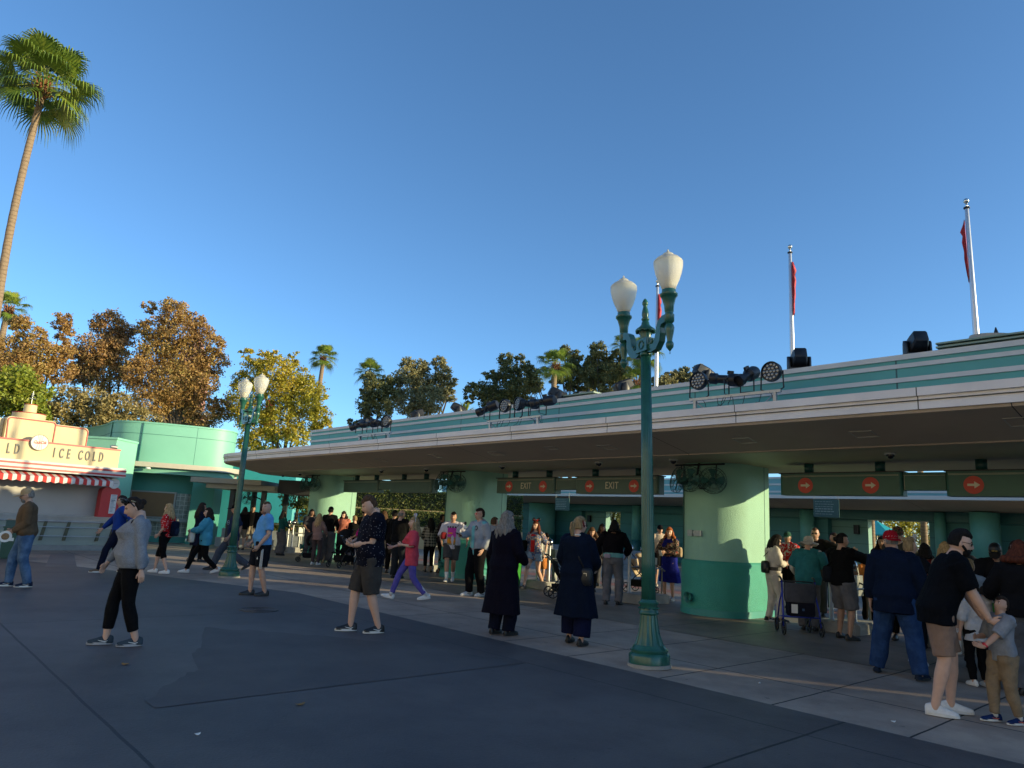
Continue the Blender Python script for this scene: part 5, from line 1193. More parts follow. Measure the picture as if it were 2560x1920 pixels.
def hair(s, r, root, kind, col, vox):
    g = G(); c, T = r.head, r.HT; TT = Matrix.Translation(c) @ T.to_4x4()
    nu, nv = 34, 22; off = .004 if kind == 'buzz' else .014; rows = []
    hl = s.get('hairline', .50)
    for j in range(nv + 1):
        ph = math.pi * j / nv; row = []
        for i in range(nu):
            th = 2 * math.pi * i / nu; x, y, z = math.sin(ph) * math.cos(th), math.sin(ph) * math.sin(th), -math.cos(ph)
            face = (y > -.05 and z < hl + .1 * abs(x)) if kind not in ('long', 'bob') else (y > .28 and z < hl)
            low = z < (-.35 if kind in ('short', 'buzz', 'bun', 'pony', 'balding') else -.5); k = 1.0
            o_ = off * (1.35 if z > .3 and kind != 'buzz' else 1)
            if kind == 'balding' and z > .35: o_ = -.012
            if face or low: k, o_ = .86, 0
            row.append((x * (.0745 * k + o_), y * (.096 * k + o_), z * (.123 * k + o_)))
        rows.append(row)
    g.T = TT; g.rings(rows)
    if kind == 'bun': g.ball((0, -.115, .03), (.042, .04, .042), 14, 10)
    if kind == 'topbun': g.ball((0, -.085, .09), (.045, .045, .04), 14, 10)
    if kind == 'pony':
        g.tube([(0, -.085, .05), (0, -.125, .03), (0, -.14, -.04), (0, -.125, -.13), (0, -.115, -.19)], [.024, .034, .034, .026, .008], 12)
    g.T = None
    L = s.get('hairlen', 0)
    if kind in ('long', 'bob'):
        dn = V3(0, 0, -1)
        w0 = s.get('hairw', 1.0)
        for a in range(-100, 101, 25):
            th = R(a - 90); b0 = c + T @ V3(math.cos(th) * .078, math.sin(th) * .095, .02); b1 = c + T @ V3(math.cos(th) * .086 * w0, math.sin(th) * .105, -.07)
            outv = (T @ V3(math.cos(th), math.sin(th), 0)); l_ = L * (1 - .12 * abs(math.sin(a * .07)))
            b2 = b1 + dn * max(.03, l_ * .45) + outv * .035 * w0; b3 = b1 + dn * l_ + outv * .055 * w0 - (T @ V3(0, .01, 0))
            g.tube([b0, b1, b2, b3], [.026, .034, .036 * w0, .012], 9)
    em = remesh(g, min(vox, .010), 1, (.0035 if kind != 'buzz' else .0008, 34, .25), hash(kind) % 97)
    return finish(em, 'hair', HAIR[col], root)
def shoe(root, a, ya, pi_, mat, sole, L=.27, high=False, sock=None, swoosh=None, name='shoe', strap=None):
    T = Matrix.Translation(a) @ Matrix.Rotation(R(ya), 4, 'Z') @ Matrix.Rotation(R(pi_), 4, 'X') @ Matrix.Translation((0, 0, -.085))
    k = L / .27; g = G(); g.T = T; g.smooth = True; rs = []
    for y, hw, h, z0 in ((-.085, .018, .05, .02), (-.075, .032, .075, .018), (-.04, .038, .088, .018), (0, .037, .092, .018), (.045, .040, .072, .018), (.09, .045, .055, .018), (.135, .046, .042, .018), (.165, .038, .034, .018), (.185, .02, .024, .018)):
        rs.append([(hw * math.cos(t) * (1.0 if math.sin(t) < .3 else .82), y * k, z0 + (h if not high else h * 1.25) * max(0, math.sin(t)) - .004 * (math.sin(t) < 0)) for t in [2 * math.pi * i / 16 for i in range(16)]])
    g.rings(rs); o = g.build(name, mat, root)
    g = G(); g.T = T; pts = []
    for t in [2 * math.pi * i / 24 for i in range(24)]:
        yy = .055 + .140 * math.sin(t); pts.append((.049 * math.cos(t) * (1 if yy > .03 else .86) , yy * k))
    g.prism(pts, 0, .026); g.build('sole', sole, o)
    if swoosh is not None:
        g = G(); g.T = T
        for sx_ in (-1, 1): g.tube([(sx_ * .042, -.03, .045), (sx_ * .047, .0, .035), (sx_ * .047, .05, .045), (sx_ * .044, .075, .052)], [.002, .006, .004, .001], 5)
        g.build('shoe_mark', swoosh, o)
    if sock is not None:
        m_, hh = sock; d = (V3(0, 0, 1)); return o
    return o
def top_garment(s, r, root, d, vox, i_seed):
    off = d.get('off', .018); hem = d.get('hem', -.10); g = G(); rs = torso_rings(s, r, off, hem, d.get('neck', .52))
    # extend hem
    if d.get('drop'):
        last = rs[0]; c = r.P + V3(0, s.get('belly', 0) * .3, 0); n = len(last); fl_ = d.get('flare', .0); k_ = 6; ext = []
        for q in range(k_, 0, -1):
            f = q / k_; ring_ = []
            for i, p in enumerate(last):
                p = Vector(p); v = V3(p.x - c.x, p.y - c.y, 0); a = 2 * math.pi * i / n
                fold = 1 + d.get('fold', .0) * f * math.sin(a * d.get('nf', 7) + i_seed)
                sw = 1 + fl_ * f; ring_.append((c.x + v.x * sw * fold + d.get('swing', 0) * f * 0, c.y + v.y * sw * fold + d.get('swing', 0) * f, p.z - d['drop'] * f))
            ext.append(ring_)
        rs = ext + rs
    g.rings(rs)
    t = d.get('sleeve', .75); lo = d.get('loose', .016)
    for i in range(2):
        if t <= 0: break
        pts = sub_path(r.sh[i], r.el[i], r.wr[i], t, 8); k = s.get('arm', 1.0) * (.5 + .5 * s.get('w', 1))
        rad = [prof(t * q / 8, [0, .3, 1, 1.3, 2], [.060, .052, .042, .042, .028]) * k + lo * (1 if t <= 1.1 else prof(q / 8, [0, .8, 1], [1, 1, .55 if d.get('cuff', True) else 1.5])) for q in range(9)]
        g.tube(pts, rad, 12); g.ball(tuple(r.sh[i]), .064 * k + off * .4, 12, 8)
        g.tube([r.sp(.535, -.012), r.sh[i] + V3(0, 0, .012)], [.05, .05 * k + off * .3], 10)
    if d.get('hood'):
        c = r.sp(.53, -.075); g.torus((0, 0, 0), .01, .001, seg=3, sg=3) if False else None
        q = []
        for a in range(-120, 121, 30):
            th = R(a - 90); q.append(r.neck + r.T @ V3(math.cos(th) * .088, math.sin(th) * .085, -.005 + .02 * math.cos(R(a))))
        g.tube(q, [.022, .032, .040, .050, .055, .050, .040, .032, .022], 10)
        g.ball(tuple(r.sp(.45, -.115)), (.10, .045, .075), 12, 8)
    if d.get('collar'):
        q = []
        for a in range(-150, 151, 30): th = R(a - 90); q.append(r.neck + r.T @ V3(math.cos(th) * .066, math.sin(th) * .066, .0))
        g.tube(q, .016, 8)
    em = remesh(g, vox, 2, d.get('wr', (.0065, 16, .8)), i_seed); return finish(em, d.get('name', 'shirt'), d['mat'], root)
def bottom_garment(s, r, root, d, vox, i_seed):
    g = G(); off = d.get('off', .012); wst = d.get('waist', .10); rs = torso_rings(s, r, off, -.12, wst); g.rings(rs)
    t = d.get('len', 1.9); lo = d.get('loose', .022); lb = d.get('loose_end', lo); k = s.get('leg', 1.0) * (.45 + .55 * s.get('w', 1))
    for i in range(2):
        pts = sub_path(r.hip[i], r.knee[i], r.an[i] + V3(0, 0, -.03), t, 10)
        rad = [prof(t * q / 10, [0, .25, .9, 1.05, 1.35, 2], [.092, .084, .058, .053, .053, .036]) * k + lo + (lb - lo) * q / 10 for q in range(11)]
        g.tube(pts, rad, 14)
    g.ball(tuple(r.P + V3(0, -.045, -.04)), (.13 * s.get('w', 1), .085, .10), 12, 8)
    em = remesh(g, vox, 2, d.get('wr', (.006, 18, .9)), i_seed); return finish(em, d.get('name', 'trousers'), d['mat'], root)
def person(label, pos, yaw, h=1.75, skin='light', hr=('short', 'dark'), tops=(), bots=(), shoes=None, fem=False, near=False, group='people in the entrance plaza', extra=None, **s):
    yaw -= math.degrees(math.atan2(pos[0], pos[1]))      # yaw is given as seen from the camera
    root = thing('person', label, 'person', (pos[0], pos[1], .009), R(yaw), group, h / 1.75)
    i_seed = int(abs(pos[0] * 31 + pos[1] * 17)) + 1; vb = .011 if near else .017; vc = .010 if near else .015
    if fem: s.setdefault('w', .92); s.setdefault('bust', .045); s.setdefault('hips', .012); s.setdefault('sh', .152); s.setdefault('arm', .85)
    r = rig(s); g = G(); g.rings(torso_rings(s, r)); k = .45 + .55 * s.get('w', 1); ak = s.get('arm', 1.0) * (.5 + .5 * s.get('w', 1))
    g.ball(tuple(r.head + r.HT @ V3(0, -.01, .01)), (.066, .082, .10), 12, 10)
    g.tube([r.sp(.50, -.014), r.neck, r.head + r.HT @ V3(0, -.018, -.07)], [.064, .058 if not fem else .050, .056 if not fem else .048], 12)
    for i in range(2):
        lk = s.get('leg', 1.0) * k
        g.tube(leg_pts(r, i), [.092 * lk, .080 * lk, .056 * lk, .057 * lk, .042 * lk, .034 * lk], 12); g.tube([r.an[i], r.an[i] + V3(0, .0, -.05)], [.036 * lk, .03], 10)
        g.tube([r.sh[i], r.sh[i].lerp(r.el[i], .4), r.el[i], r.el[i].lerp(r.wr[i], .3), r.wr[i]], [.054 * ak, .050 * ak, .040 * ak, .041 * ak, .026 * ak], 12)
        g.ball(tuple(r.sh[i]), .058 * ak, 12, 8); g.tube([r.sp(.53, -.012), r.sh[i]], [.045, .045], 8)
    em = remesh(g, vb, 2)
    x = G(); x.smooth = True; add_head(x, r.head, r.HT, s, fem)
    cu = s.get('curl', (25, 25)); hd = s.get('hdir', (None, None))
    for i in range(2):
        sd_ = (1, -1)[i]; d = V3(*hd[i]) if hd[i] else (r.wr[i] - r.el[i]); nr = V3(*s['pnorm'][i]) if s.get('pnorm') and s['pnorm'][i] else V3(sd_ * 1, .3, 0)
        add_hand(x, r.wr[i], d, nr, sd_, cu[i], (.92 if fem else 1.) * s.get('hk', 1.))
    finish(em, 'body', [SKIN[skin], EYEW, HAIR['black'] if hr is None or hr[1] in ('black', 'dark') else HAIR['brown'], LIP[skin]], root, x)
    if hr: hair(s, r, root, hr[0], hr[1], vb)
    for q, d in enumerate(bots): bottom_garment(s, r, root, d, vc, i_seed + 5 + q)
    for q, d in enumerate(tops): top_garment(s, r, root, d, vc, i_seed + 9 + q)
    if shoes:
        for i in range(2): 
            f = r.fl[i]; shoe(root, r.an[i], f[3], f[4], **shoes)
    r.root = root
    if extra: extra(r, root)
    return r
# --- accessories
def acc(root, name, g, mat, smooth=True, angle=None): g.smooth = smooth; return g.build(name, mat, root, smooth=smooth, angle=angle)
def cap_hat(r, root, mat, vis=None, back=False, brim=.11, name='cap'):
    g = G(); g.T = Matrix.Translation(r.head) @ r.HT.to_4x4() @ Matrix.Rotation(R(-4), 4, 'X')
    g.lathe([(.100, .030), (.103, .05), (.098, .085), (.080, .118), (.05, .138), (.001, .146)], (0, -.004, 0), 28, .82, 1.0); g.ball((0, 0, .146), .008, 8, 5)
    o = acc(root, name, g, mat, True, 50)
    g = G(); g.T = Matrix.Translation(r.head) @ r.HT.to_4x4() @ Matrix.Rotation(R(180 if back else 0), 4, 'Z') @ Matrix.Rotation(R(-8), 4, 'X')
    a = []; b = []
    for i in range(17):
        t = math.pi * i / 16; a.append((.080 * math.cos(t), .05 + .05 * math.sin(t), .040)); b.append((.078 * math.cos(t), .05 + (.05 + brim) * math.sin(t) ** .8, .040 - .014 * abs(math.cos(t)) - .012 * math.sin(t)))
    g.rings([a, b, [(p[0], p[1], p[2] + .006) for p in b], [(p[0], p[1], p[2] + .006) for p in a]], caps=False, closed=False)
    acc(o, 'visor', g, vis or mat, False); return o
def sun_hat(r, root, mat):
    g = G(); g.T = Matrix.Translation(r.head) @ r.HT.to_4x4() @ Matrix.Rotation(R(14), 4, 'X')
    n = 40; rs = []
    for rad, z, wv in ((.001, .155, 0), (.05, .150, 0), (.085, .125, 0), (.098, .075, 0), (.102, .04, 0), (.13, .03, .004), (.175, .012, .012), (.205, -.01, .02)):
        rs.append([(rad * .9 * math.cos(t), rad * math.sin(t), z + wv * math.sin(2 * t + 1) + wv * .5 * math.sin(5 * t)) for t in [2 * math.pi * i / n for i in range(n)]])
    g.rings(rs, caps=False); o = acc(root, 'sun_hat', g, mat); m = o.modifiers.new('s', 'SOLIDIFY'); m.thickness = .006
def glasses(r, root, mat, lens=None, wd=.030):
    g = G(); g.T = Matrix.Translation(r.head) @ r.HT.to_4x4()
    for s_ in (-1, 1):
        g.ball((s_ * .032, .092, .006), (wd * .85, .006, .017), 12, 6)
        g.tube([(s_ * .058, .080, .012), (s_ * .078, .02, .010), (s_ * .080, -.02, .004)], .0028, 5)
    g.tube([(-.012, .101, .012), (.012, .101, .012)], .003, 5); acc(root, 'sunglasses', g, lens or mat)
def ear_band(r, root, mat, bow=None, jewel=None):
    g = G(); g.T = Matrix.Translation(r.head) @ r.HT.to_4x4()
    g.tube([(.092 * math.cos(t), .005, .015 + .128 * math.sin(t)) for t in [math.pi * i / 16 for i in range(17)]], .006, 6)
    for s_ in (-1, 1): g.ball((s_ * .075, .0, .165), (.050, .016, .048), 16, 8)
    o = acc(root, 'eared_headband', g, mat)
    if bow:
        g = G(); g.T = Matrix.Translation(r.head) @ r.HT.to_4x4()
        for s_ in (-1, 1): g.ball((s_ * .034, .022, .150), (.034, .014, .024), 12, 6)
        g.ball((0, .026, .150), (.012, .014, .014), 8, 6); acc(o, 'bow', g, bow)
    return o
def sling(r, root, mat, bagmat, side=1, z=.08, y=.13):
    g = G(); pts = []
    a = r.sh[0 if side > 0 else 1] + V3(0, 0, .06); 
    for i in range(11):
        t = i / 10; p = a.lerp(r.P + V3(side * .17, 0, z + .05), t); pts.append(p + r.TY * (y * math.sin(math.pi * t)))
    g.tube(pts, [(.016, .004)] * 11, 6); acc(root, 'bag_strap', g, mat)
def bag_box(root, c, sz, mat, rot=0, name='bag', flap=None, tube_strap=None, smat=None):
    g = G(); g.T = Matrix.Translation(c) @ Matrix.Rotation(R(rot), 4, 'Z'); a, b, h = sz
    pts = [(a * math.copysign(abs(math.cos(t)) ** .55, math.cos(t)), b * math.copysign(abs(math.sin(t)) ** .7, math.sin(t))) for t in [2 * math.pi * i / 20 for i in range(20)]]
    g.rings([[(x * k, y * k, z) for x, y in pts] for z, k in ((-h, .7), (-h * .9, .93), (-h * .2, 1.0), (h * .6, .95), (h * .9, .78), (h, .45))]); o = acc(root, name, g, mat, True)
    if flap:
        g = G(); g.T = Matrix.Translation(c) @ Matrix.Rotation(R(rot), 4, 'Z'); g.rings([[(x * k * .78, y * k - b * .22, z) for x, y in pts] for z, k in ((-h * .8, .7), (-h * .6, .98), (-h * .1, 1.0), (h * .05, .8))]); acc(o, 'pocket', g, flap)
    return o
def phone(root, c, n=(0, -1, .3), mat=None):
    g = G(); g.T = Matrix.Translation(c) @ Vector(n).to_track_quat('Z', 'Y').to_matrix().to_4x4(); g.box(-.037, .037, -.075, .075, -.004, .004); return g.build('phone', mat or blackg, root)
def belt(r, root, mat, z=.06, off=.03, hh=.035, s=None):
    rs = [];
    for zz in (z - hh, z + hh): rs.append(torso_rings(dict(s or {}), r, off, zz - .5, 1)[0] if False else ring_e(r.sp(zz), V3(1, 0, 0), V3(0, 1, 0), .168 + off, .12 + off, 24))
    g = G(); g.rings(rs); acc(root, 'belt', g, mat, False)
def watch(r, root, i, mat):
    g = G(); d = (r.wr[i] - r.el[i]).normalized(); c = r.wr[i] - d * .03; g.T = Matrix.Translation(c) @ d.to_track_quat('Z', 'Y').to_matrix().to_4x4(); g.lathe([(.029, -.012), (.033, -.01), (.033, .01), (.029, .012)], seg=16); g.box(-.018, .018, .028, .042, -.018, .018); acc(root, 'watch', g, mat, False)
def socks(r, root, mat, top=.20, lk=1.0):
    for i in range(2):
        d = (r.knee[i] - r.an[i]).normalized(); g = G(); g.tube([r.an[i] - d * .02, r.an[i] + d * top * .3, r.an[i] + d * top * .7, r.an[i] + d * top], [.041 * lk, .042 * lk, .049 * lk, .053 * lk], 14); acc(root, 'sock', g, mat)
def gp(xd, yd):
    """ground point under photo pixel (2212-wide coordinates)"""
    k = 1.15732; d = fw + rr * ((xd * k - 1280) / 1775) - uu * ((yd * k - 960) / 1775); t = -H / d.z; return (d.x * t, d.y * t)
def dp(xd, yd, D): p = PX(xd * 1.15732, yd * 1.15732, D); return (p.x, p.y)
# ------------------------------------------------------------ the crowd
C = cloth; blk = C((.005, .005, .006)); navy = C((.006, .009, .026)); BW = dict(mat=SHOEB, sole=SOLEW); BD = dict(mat=SHOEB, sole=SOLED); WW = dict(mat=SHOEW, sole=SOLEW)
jeans = C((.055, .11, .21), pat=p_denim, col2=(.11, .19, .32)); jeans2 = C((.018, .045, .12), pat=p_denim, col2=(.03, .07, .17))
def st(a, b, lf=(0, 0), w=.085): return ((-w, a, lf[0], 5, -lf[0] * 300), (w, b, lf[1], -5, -lf[1] * 300))
WALK = 'people walking across the plaza'; QUE = 'people at the turnstiles'
# 1 man in tan cap
def ex(r, root):
    cap_hat(r, root, C((.48, .33, .18)), brim=.12)
    g = G(); g.T = Matrix.Translation(r.head) @ r.HT.to_4x4(); g.ball((0, .055, -.078), (.048, .045, .052), 14, 10); g.tube([(-.03, .093, -.045), (0, .103, -.046), (.03, .093, -.045)], .009, 6); acc(root, 'beard', g, HAIR['grey'])
    glasses(r, root, blackg)
    g = G(); g.T = Matrix.Translation(r.wr[0] + V3(0, .10, -.10)) @ Matrix.Rotation(R(90), 4, 'Y'); g.lathe([(.001, 0), (.10, 0), (.10, .004), (.001, .006)], seg=24); g.m = 1; g.lathe([(.001, -.004), (.06, -.003), (.06, .0)], seg=20); g.build('round_card', [white, M('card_brown', (.3, .17, .07), .6, var=.6, vs=40)], root)
person('man in tan cap and dark jacket with jeans walking left at the far left edge', (-8.5, 13.2), 90, 1.74, 'light', ('short', 'grey'), [dict(mat=C((.13, .085, .050)), name='jacket', sleeve=1.95, loose=.026, off=.03, hem=-.05, collar=1, wr=(.007, 15, .8))], [dict(mat=jeans, len=1.98, loose=.028, wr=(.006, 20, .8))], dict(mat=C((.02, .03, .06)), sole=SOLEW, swoosh=white), near=True, w=1.1, belly=.05, lean=6, feet=st(-.05, .24), hands=((-.10, .30, .97), (.08, .30, .99)), head=(0, -8), group=WALK, extra=ex)
# 2 woman in grey sweater
def ex(r, root):
    g = G(); g.T = Matrix.Translation(r.head) @ r.HT.to_4x4() @ Matrix.Rotation(R(-22), 4, 'X')
    for s_ in (-1, 1): g.ball((s_ * .062, .03, .145), (.050, .016, .044), 14, 8)
    g.ball((0, .045, .14), (.035, .02, .025), 10, 6); g.tube([(.09 * math.cos(t), .0, .02 + .115 * math.sin(t)) for t in [math.pi * i / 14 for i in range(15)]], .008, 6); acc(root, 'eared_headband', g, blackm)
    g = G(); g.T = Matrix.Translation(r.head) @ r.HT.to_4x4(); g.tube([(-.088, -.02, .07), (-.09, .0, .085), (-.088, .025, .10)], .005, 5); acc(root, 'hair_clip', g, M('clip_gold', (.6, .5, .3), .3, .8))
    g = G(); a = r.sh[0]; g.tube([a + V3(.045, .03, .055), a + V3(.005, .075, .02), a + V3(.0, .10, -.08), a + V3(-.01, .085, -.18), a + V3(.0, .02, -.24), a + V3(.02, -.06, -.25)], .007, 6); acc(root, 'backpack_strap', g, blk)
person('woman in a grey sweater and black leggings looking down as she walks left', (-4.2, 8.38), 90, 1.66, 'fair', ('bun', 'dark'), [dict(mat=C((.17, .185, .215), pat=p_heather, col2=(.33, .35, .39)), name='sweater', sleeve=1.93, hem=-.05, off=.022, loose=.02, wr=(.005, 16, .8))], [dict(mat=C((.006, .006, .007)), len=1.74, loose=.014, name='leggings', wr=(.002, 20, 1))], dict(mat=C((.05, .07, .09)), sole=C((.42, .42, .44)), swoosh=white), fem=True, near=True, w=1.2, belly=.06, bust=.075, feet=st(-.14, .17), hands=((-.26, -.10, .84), (.22, .32, .84)), head=(12, -24), curl=(28, 30), pnorm=((1, 0, 0), (-.6, -.6, .3)), group=WALK, extra=ex)
# 3 blue jacket man
person('man in a bright blue jacket half hidden behind the woman in the grey sweater', gp(243, 1237), 90, 1.76, 'light', ('short', 'dark'), [dict(mat=C((.012, .045, .25)), name='jacket', sleeve=1.95, off=.028, loose=.025)], [dict(mat=navy, len=1.98)], dict(mat=C((.20, .14, .10)), sole=SOLEW), feet=st(.28, -.25, (0, .04)), hands=((-.24, -.20, .95), (.24, .36, .92)), group=WALK, extra=lambda r, root: glasses(r, root, blackg))
# 4 polka woman
def ex(r, root):
    bag_box(root, r.sp(.18, -.22), (.13, .08, .19), navy, 0, 'backpack', C((.02, .03, .06)))
person('blonde woman in a red white dotted top with a navy backpack, walking left', gp(349, 1239), 62, 1.62, 'fair', ('long', 'blonde'), [dict(mat=C((.55, .02, .02), pat=p_polka, col2=(.75, .72, .68)), name='blouse', sleeve=1.1, loose=.035, cuff=False)], [dict(mat=blk, len=1.25, loose=.02)], WW, fem=True, hairlen=.20, feet=st(-.16, .24), hands=((-.22, .12, .95), (.2, .2, .98)), group=WALK, extra=ex)
# 5 dark coat
def ex(r, root): glasses(r, root, blackg)
person('woman with long dark hair, sunglasses and a dark knee length coat', gp(418, 1214), 285, 1.70, 'light', ('long', 'dark'), [dict(mat=navy, name='coat', sleeve=1.93, drop=.42, flare=.35, off=.03, loose=.03)], [dict(mat=blk, len=1.95)], BD, fem=True, hairlen=.30, hairw=1.15, feet=st(-.1, .14), head=(0, -4), group=WALK, extra=ex)
# 6 teal cardigan
def ex(r, root):
    o = bag_box(root, V3(.02, .34, .93), (.125, .075, .165), M('bag_cream', (.62, .58, .50), .5), 10, 'mini_backpack', M('bag_print', (.16, .11, .09), .5, var=.7, vs=40))
    g = G(); g.tube([V3(-.06, .42, .80) , V3(-.075, .42, .95), V3(-.06, .40, 1.07), V3(.0, .36, 1.10)], .012, 6); acc(o, 'bag_trim', g, C((.06, .06, .045)))
    g = G(); g.ball((.0, .46, .82), (.03, .02, .04), 8, 6); acc(o, 'keyring', g, white)
person('woman in a sky blue cardigan hugging a cream mini backpack, striding left', gp(434, 1239), 88, 1.63, 'fair', ('long', 'dark'), [dict(mat=C((.50, .48, .46)), name='t_shirt', sleeve=.3, off=.014, neck=.5, hem=-.1), dict(mat=C((.07, .33, .47)), name='cardigan', sleeve=1.93, off=.034, loose=.042, hem=-.05, drop=.10, wr=(.009, 19, .8))], [dict(mat=C((.006, .006, .007)), len=1.9, loose=.014, name='leggings')], WW, fem=True, w=1.08, hairlen=.13, feet=st(-.37, .37, (.06, 0)), hands=((-.08, .36, 1.06), (.10, .34, 1.04)), elb=((-.9, -.3, -.4), (.9, -.3, -.4)), near=True, head=(6, 0), group=WALK, extra=ex)
# 7 capped man behind lamp
def ex(r, root):
    cap_hat(r, root, blk); g = G(); c = r.sp(.33, .15, -.06); g.T = Matrix.Translation(c) @ Matrix.Rotation(R(35), 4, 'Z') @ Matrix.Rotation(R(90), 4, 'X'); g.torus((0, 0, 0), .05, .01, seg=20, sg=4); g.box(-.03, .03, -.01, .01, -.004, .004); acc(root, 'shirt_logo', g, C((.30, .36, .42)))
person('man in a black cap and navy T-shirt striding left behind the farther lamp', gp(494, 1233), 90, 1.80, 'light', ('short', 'dark'), [dict(mat=C((.015, .028, .075)), sleeve=.85, loose=.03, drop=.06)], [dict(mat=C((.085, .095, .12)), len=1.97, loose=.035)], BD, w=1.08, belly=.03, feet=st(-.42, .42, (.10, 0)), hands=((-.26, .10, .82), (.26, -.1, .82)), group=WALK, extra=ex)
# 8 blue tee man
def ex(r, root):
    for sx_ in (-1,):
        for k_ in range(3):
            g = G(); pts = []
            for t in np.linspace(.16, 1.0, 6):
                c = r.hip[0].lerp(r.knee[0], float(t)); rad_ = .098 + .035 * float(t); a = R(150 + 8 * k_); pts.append(c + V3(rad_ * math.cos(a) * 1.16, rad_ * math.sin(a) * 1.02, 0) + V3(-.012, 0, 0))
            g.tube(pts, .005, 5); acc(root, 'side_stripe', g, white)
    g = G(); c = r.hip[0].lerp(r.knee[0], .55) + V3(-.09, .105, 0); g._add([(c.x - .03, c.y, c.z - .02), (c.x + .03, c.y + .012, c.z - .02), (c.x, c.y + .006, c.z + .03)], [(0, 1, 2)]); acc(root, 'shorts_logo', g, white)
    g = G(); g.T = Matrix.Translation(r.head) @ r.HT.to_4x4(); g.ball((0, .058, -.088), (.038, .036, .036), 12, 8); acc(root, 'stubble', g, C((.22, .12, .09)))
person('man in a bright blue T-shirt and black shorts with white side stripes', gp(560, 1287), 102, 1.74, 'light', ('buzz', 'brown'), [dict(mat=C((.10, .33, .68), pat=p_heather, col2=(.17, .42, .76)), sleeve=.78, loose=.028, drop=.06, wr=(.006, 15, .8))], [dict(mat=C((.010, .011, .016)), len=.93, loose=.045, loose_end=.05, name='shorts')], BD, near=True, w=1.14, belly=.065, feet=st(-.07, .16), hands=((-.25, .16, .92), (.22, .22, .95)), curl=(45, 40), head=(38, 0), group=WALK, extra=ex)
# 9-11 group at the far pillar, 12 green woman
kh = C((.26, .21, .155)); kh2 = C((.30, .26, .20))
person('person with long hair, black jacket and khaki shorts, leftmost of the far waiting trio', gp(519, 1188), 20, 1.66, 'light', ('long', 'dark'), [dict(mat=blk, name='jacket', sleeve=1.9, off=.03, drop=.06)], [dict(mat=kh, len=1.0, name='shorts', loose=.03)], BD, fem=True, hairlen=.12, group=QUE)
person('smiling person in black facing the camera, middle of the far waiting trio', gp(537, 1184), 170, 1.74, 'tan', ('short', 'black'), [dict(mat=blk, name='jacket', sleeve=1.9, off=.03)], [dict(mat=kh2, len=1.05, name='shorts', loose=.03)], BD, smile=1, head=(10, 0), group=QUE)
person('person in black jacket with back turned, rightmost of the far waiting trio', gp(556, 1193), 350, 1.72, 'tan', ('short', 'black'), [dict(mat=blk, name='jacket', sleeve=1.9, off=.035, w=1)], [dict(mat=C((.22, .20, .18)), len=1.05, name='shorts', loose=.035)], BD, w=1.1, group=QUE)
person('woman with black hair, dark green top and long grey skirt near the far pillar', gp(602, 1200), 300, 1.60, 'tan', ('long', 'black'), [dict(mat=C((.012, .085, .075)), name='blouse', sleeve=1.5, loose=.03)], [dict(mat=C((.12, .11, .11)), len=1.98, loose=.06, loose_end=.10, name='wide_trousers')], BD, fem=True, hairlen=.14, hands=((-.1, .34, 1.08), (.1, .34, 1.06)), group=QUE, extra=lambda r, root: phone(root, r.wr[1] + V3(-.08, .08, .02)))
# 13-17
person('blonde girl in a pink and grey striped sweater facing the far turnstiles', (-5.8, 22.7), 335, 1.56, 'fair', ('long', 'blonde'), [dict(mat=C((.38, .23, .20), pat=p_stripes, col2=(.11, .07, .065)), name='sweater', sleeve=1.9, off=.025, loose=.022, drop=.05)], [dict(mat=C((.085, .06, .06)), len=1.95, loose=.018)], WW, fem=True, hairlen=.27, hands=((-.15, .3, 1.0), (.2, .3, 1.02)), group=QUE)
def ex(r, root): cap_hat(r, root, blk, back=True); belt(r, root, dkmet, .04, .02, .02)
person('tall man in a black jacket and loose grey trousers beside the striped sweater girl', dp(710, 1150, 24.0), 345, 1.80, 'light', ('short', 'black'), [dict(mat=blk, name='jacket', sleeve=1.9, off=.025, hem=-.0)], [dict(mat=C((.12, .115, .115)), len=1.98, loose=.05, loose_end=.06)], BD, hands=((-.15, .25, 1.0), (.2, .25, 1.0)), group=QUE, extra=ex)
def ex(r, root): sling(r, root, blk, 1)
person('woman in a salmon shirt looking down behind the black stroller', dp(741, 1150, 24.6), 165, 1.70, 'fair', ('bob', 'dark'), [dict(mat=C((.58, .20, .14)), sleeve=.9, loose=.03)], [dict(mat=blk)], BD, fem=True, w=1.1, hairlen=.06, head=(-10, -20), hands=((-.15, .3, 1.0), (.2, .3, 1.02)), group=QUE, extra=ex)
person('older person with short curly light hair in black, by the black stroller', dp(763, 1160, 23.6), 40, 1.56, 'fair', ('short', 'ash'), [dict(mat=blk, name='coat', sleeve=1.9, off=.03, drop=.12, flare=.1)], [dict(mat=navy, len=1.97, loose=.03)], BD, w=1.1, group=QUE)
def ex(r, root):
    g = G(); g.T = Matrix.Translation(r.head) @ r.HT.to_4x4(); g.tube([(.095 * math.cos(t), .01, .015 + .115 * math.sin(t)) for t in [math.pi * i / 14 for i in range(15)]], .014, 6); acc(root, 'headband', g, C((.45, .35, .28)))
person('girl in a magenta top with a headband, just left of the polo shirt man', dp(786, 1150, 21.5), 60, 1.54, 'tan', ('bob', 'brown'), [dict(mat=C((.50, .012, .20)), name='top', sleeve=1.2, off=.03, loose=.04)], [dict(mat=blk)], BD, fem=True, hairlen=.08, hands=((-.2, .3, 1.05), (.2, .3, 1.05)), group=QUE, extra=ex)
person('man in a black cap behind the girl in magenta', dp(784, 1150, 25.5), 180, 1.78, 'tan', ('short', 'black'), [dict(mat=blk, name='jacket', sleeve=1.9)], [dict(mat=blk)], BD, group=QUE, extra=lambda r, root: cap_hat(r, root, blk))
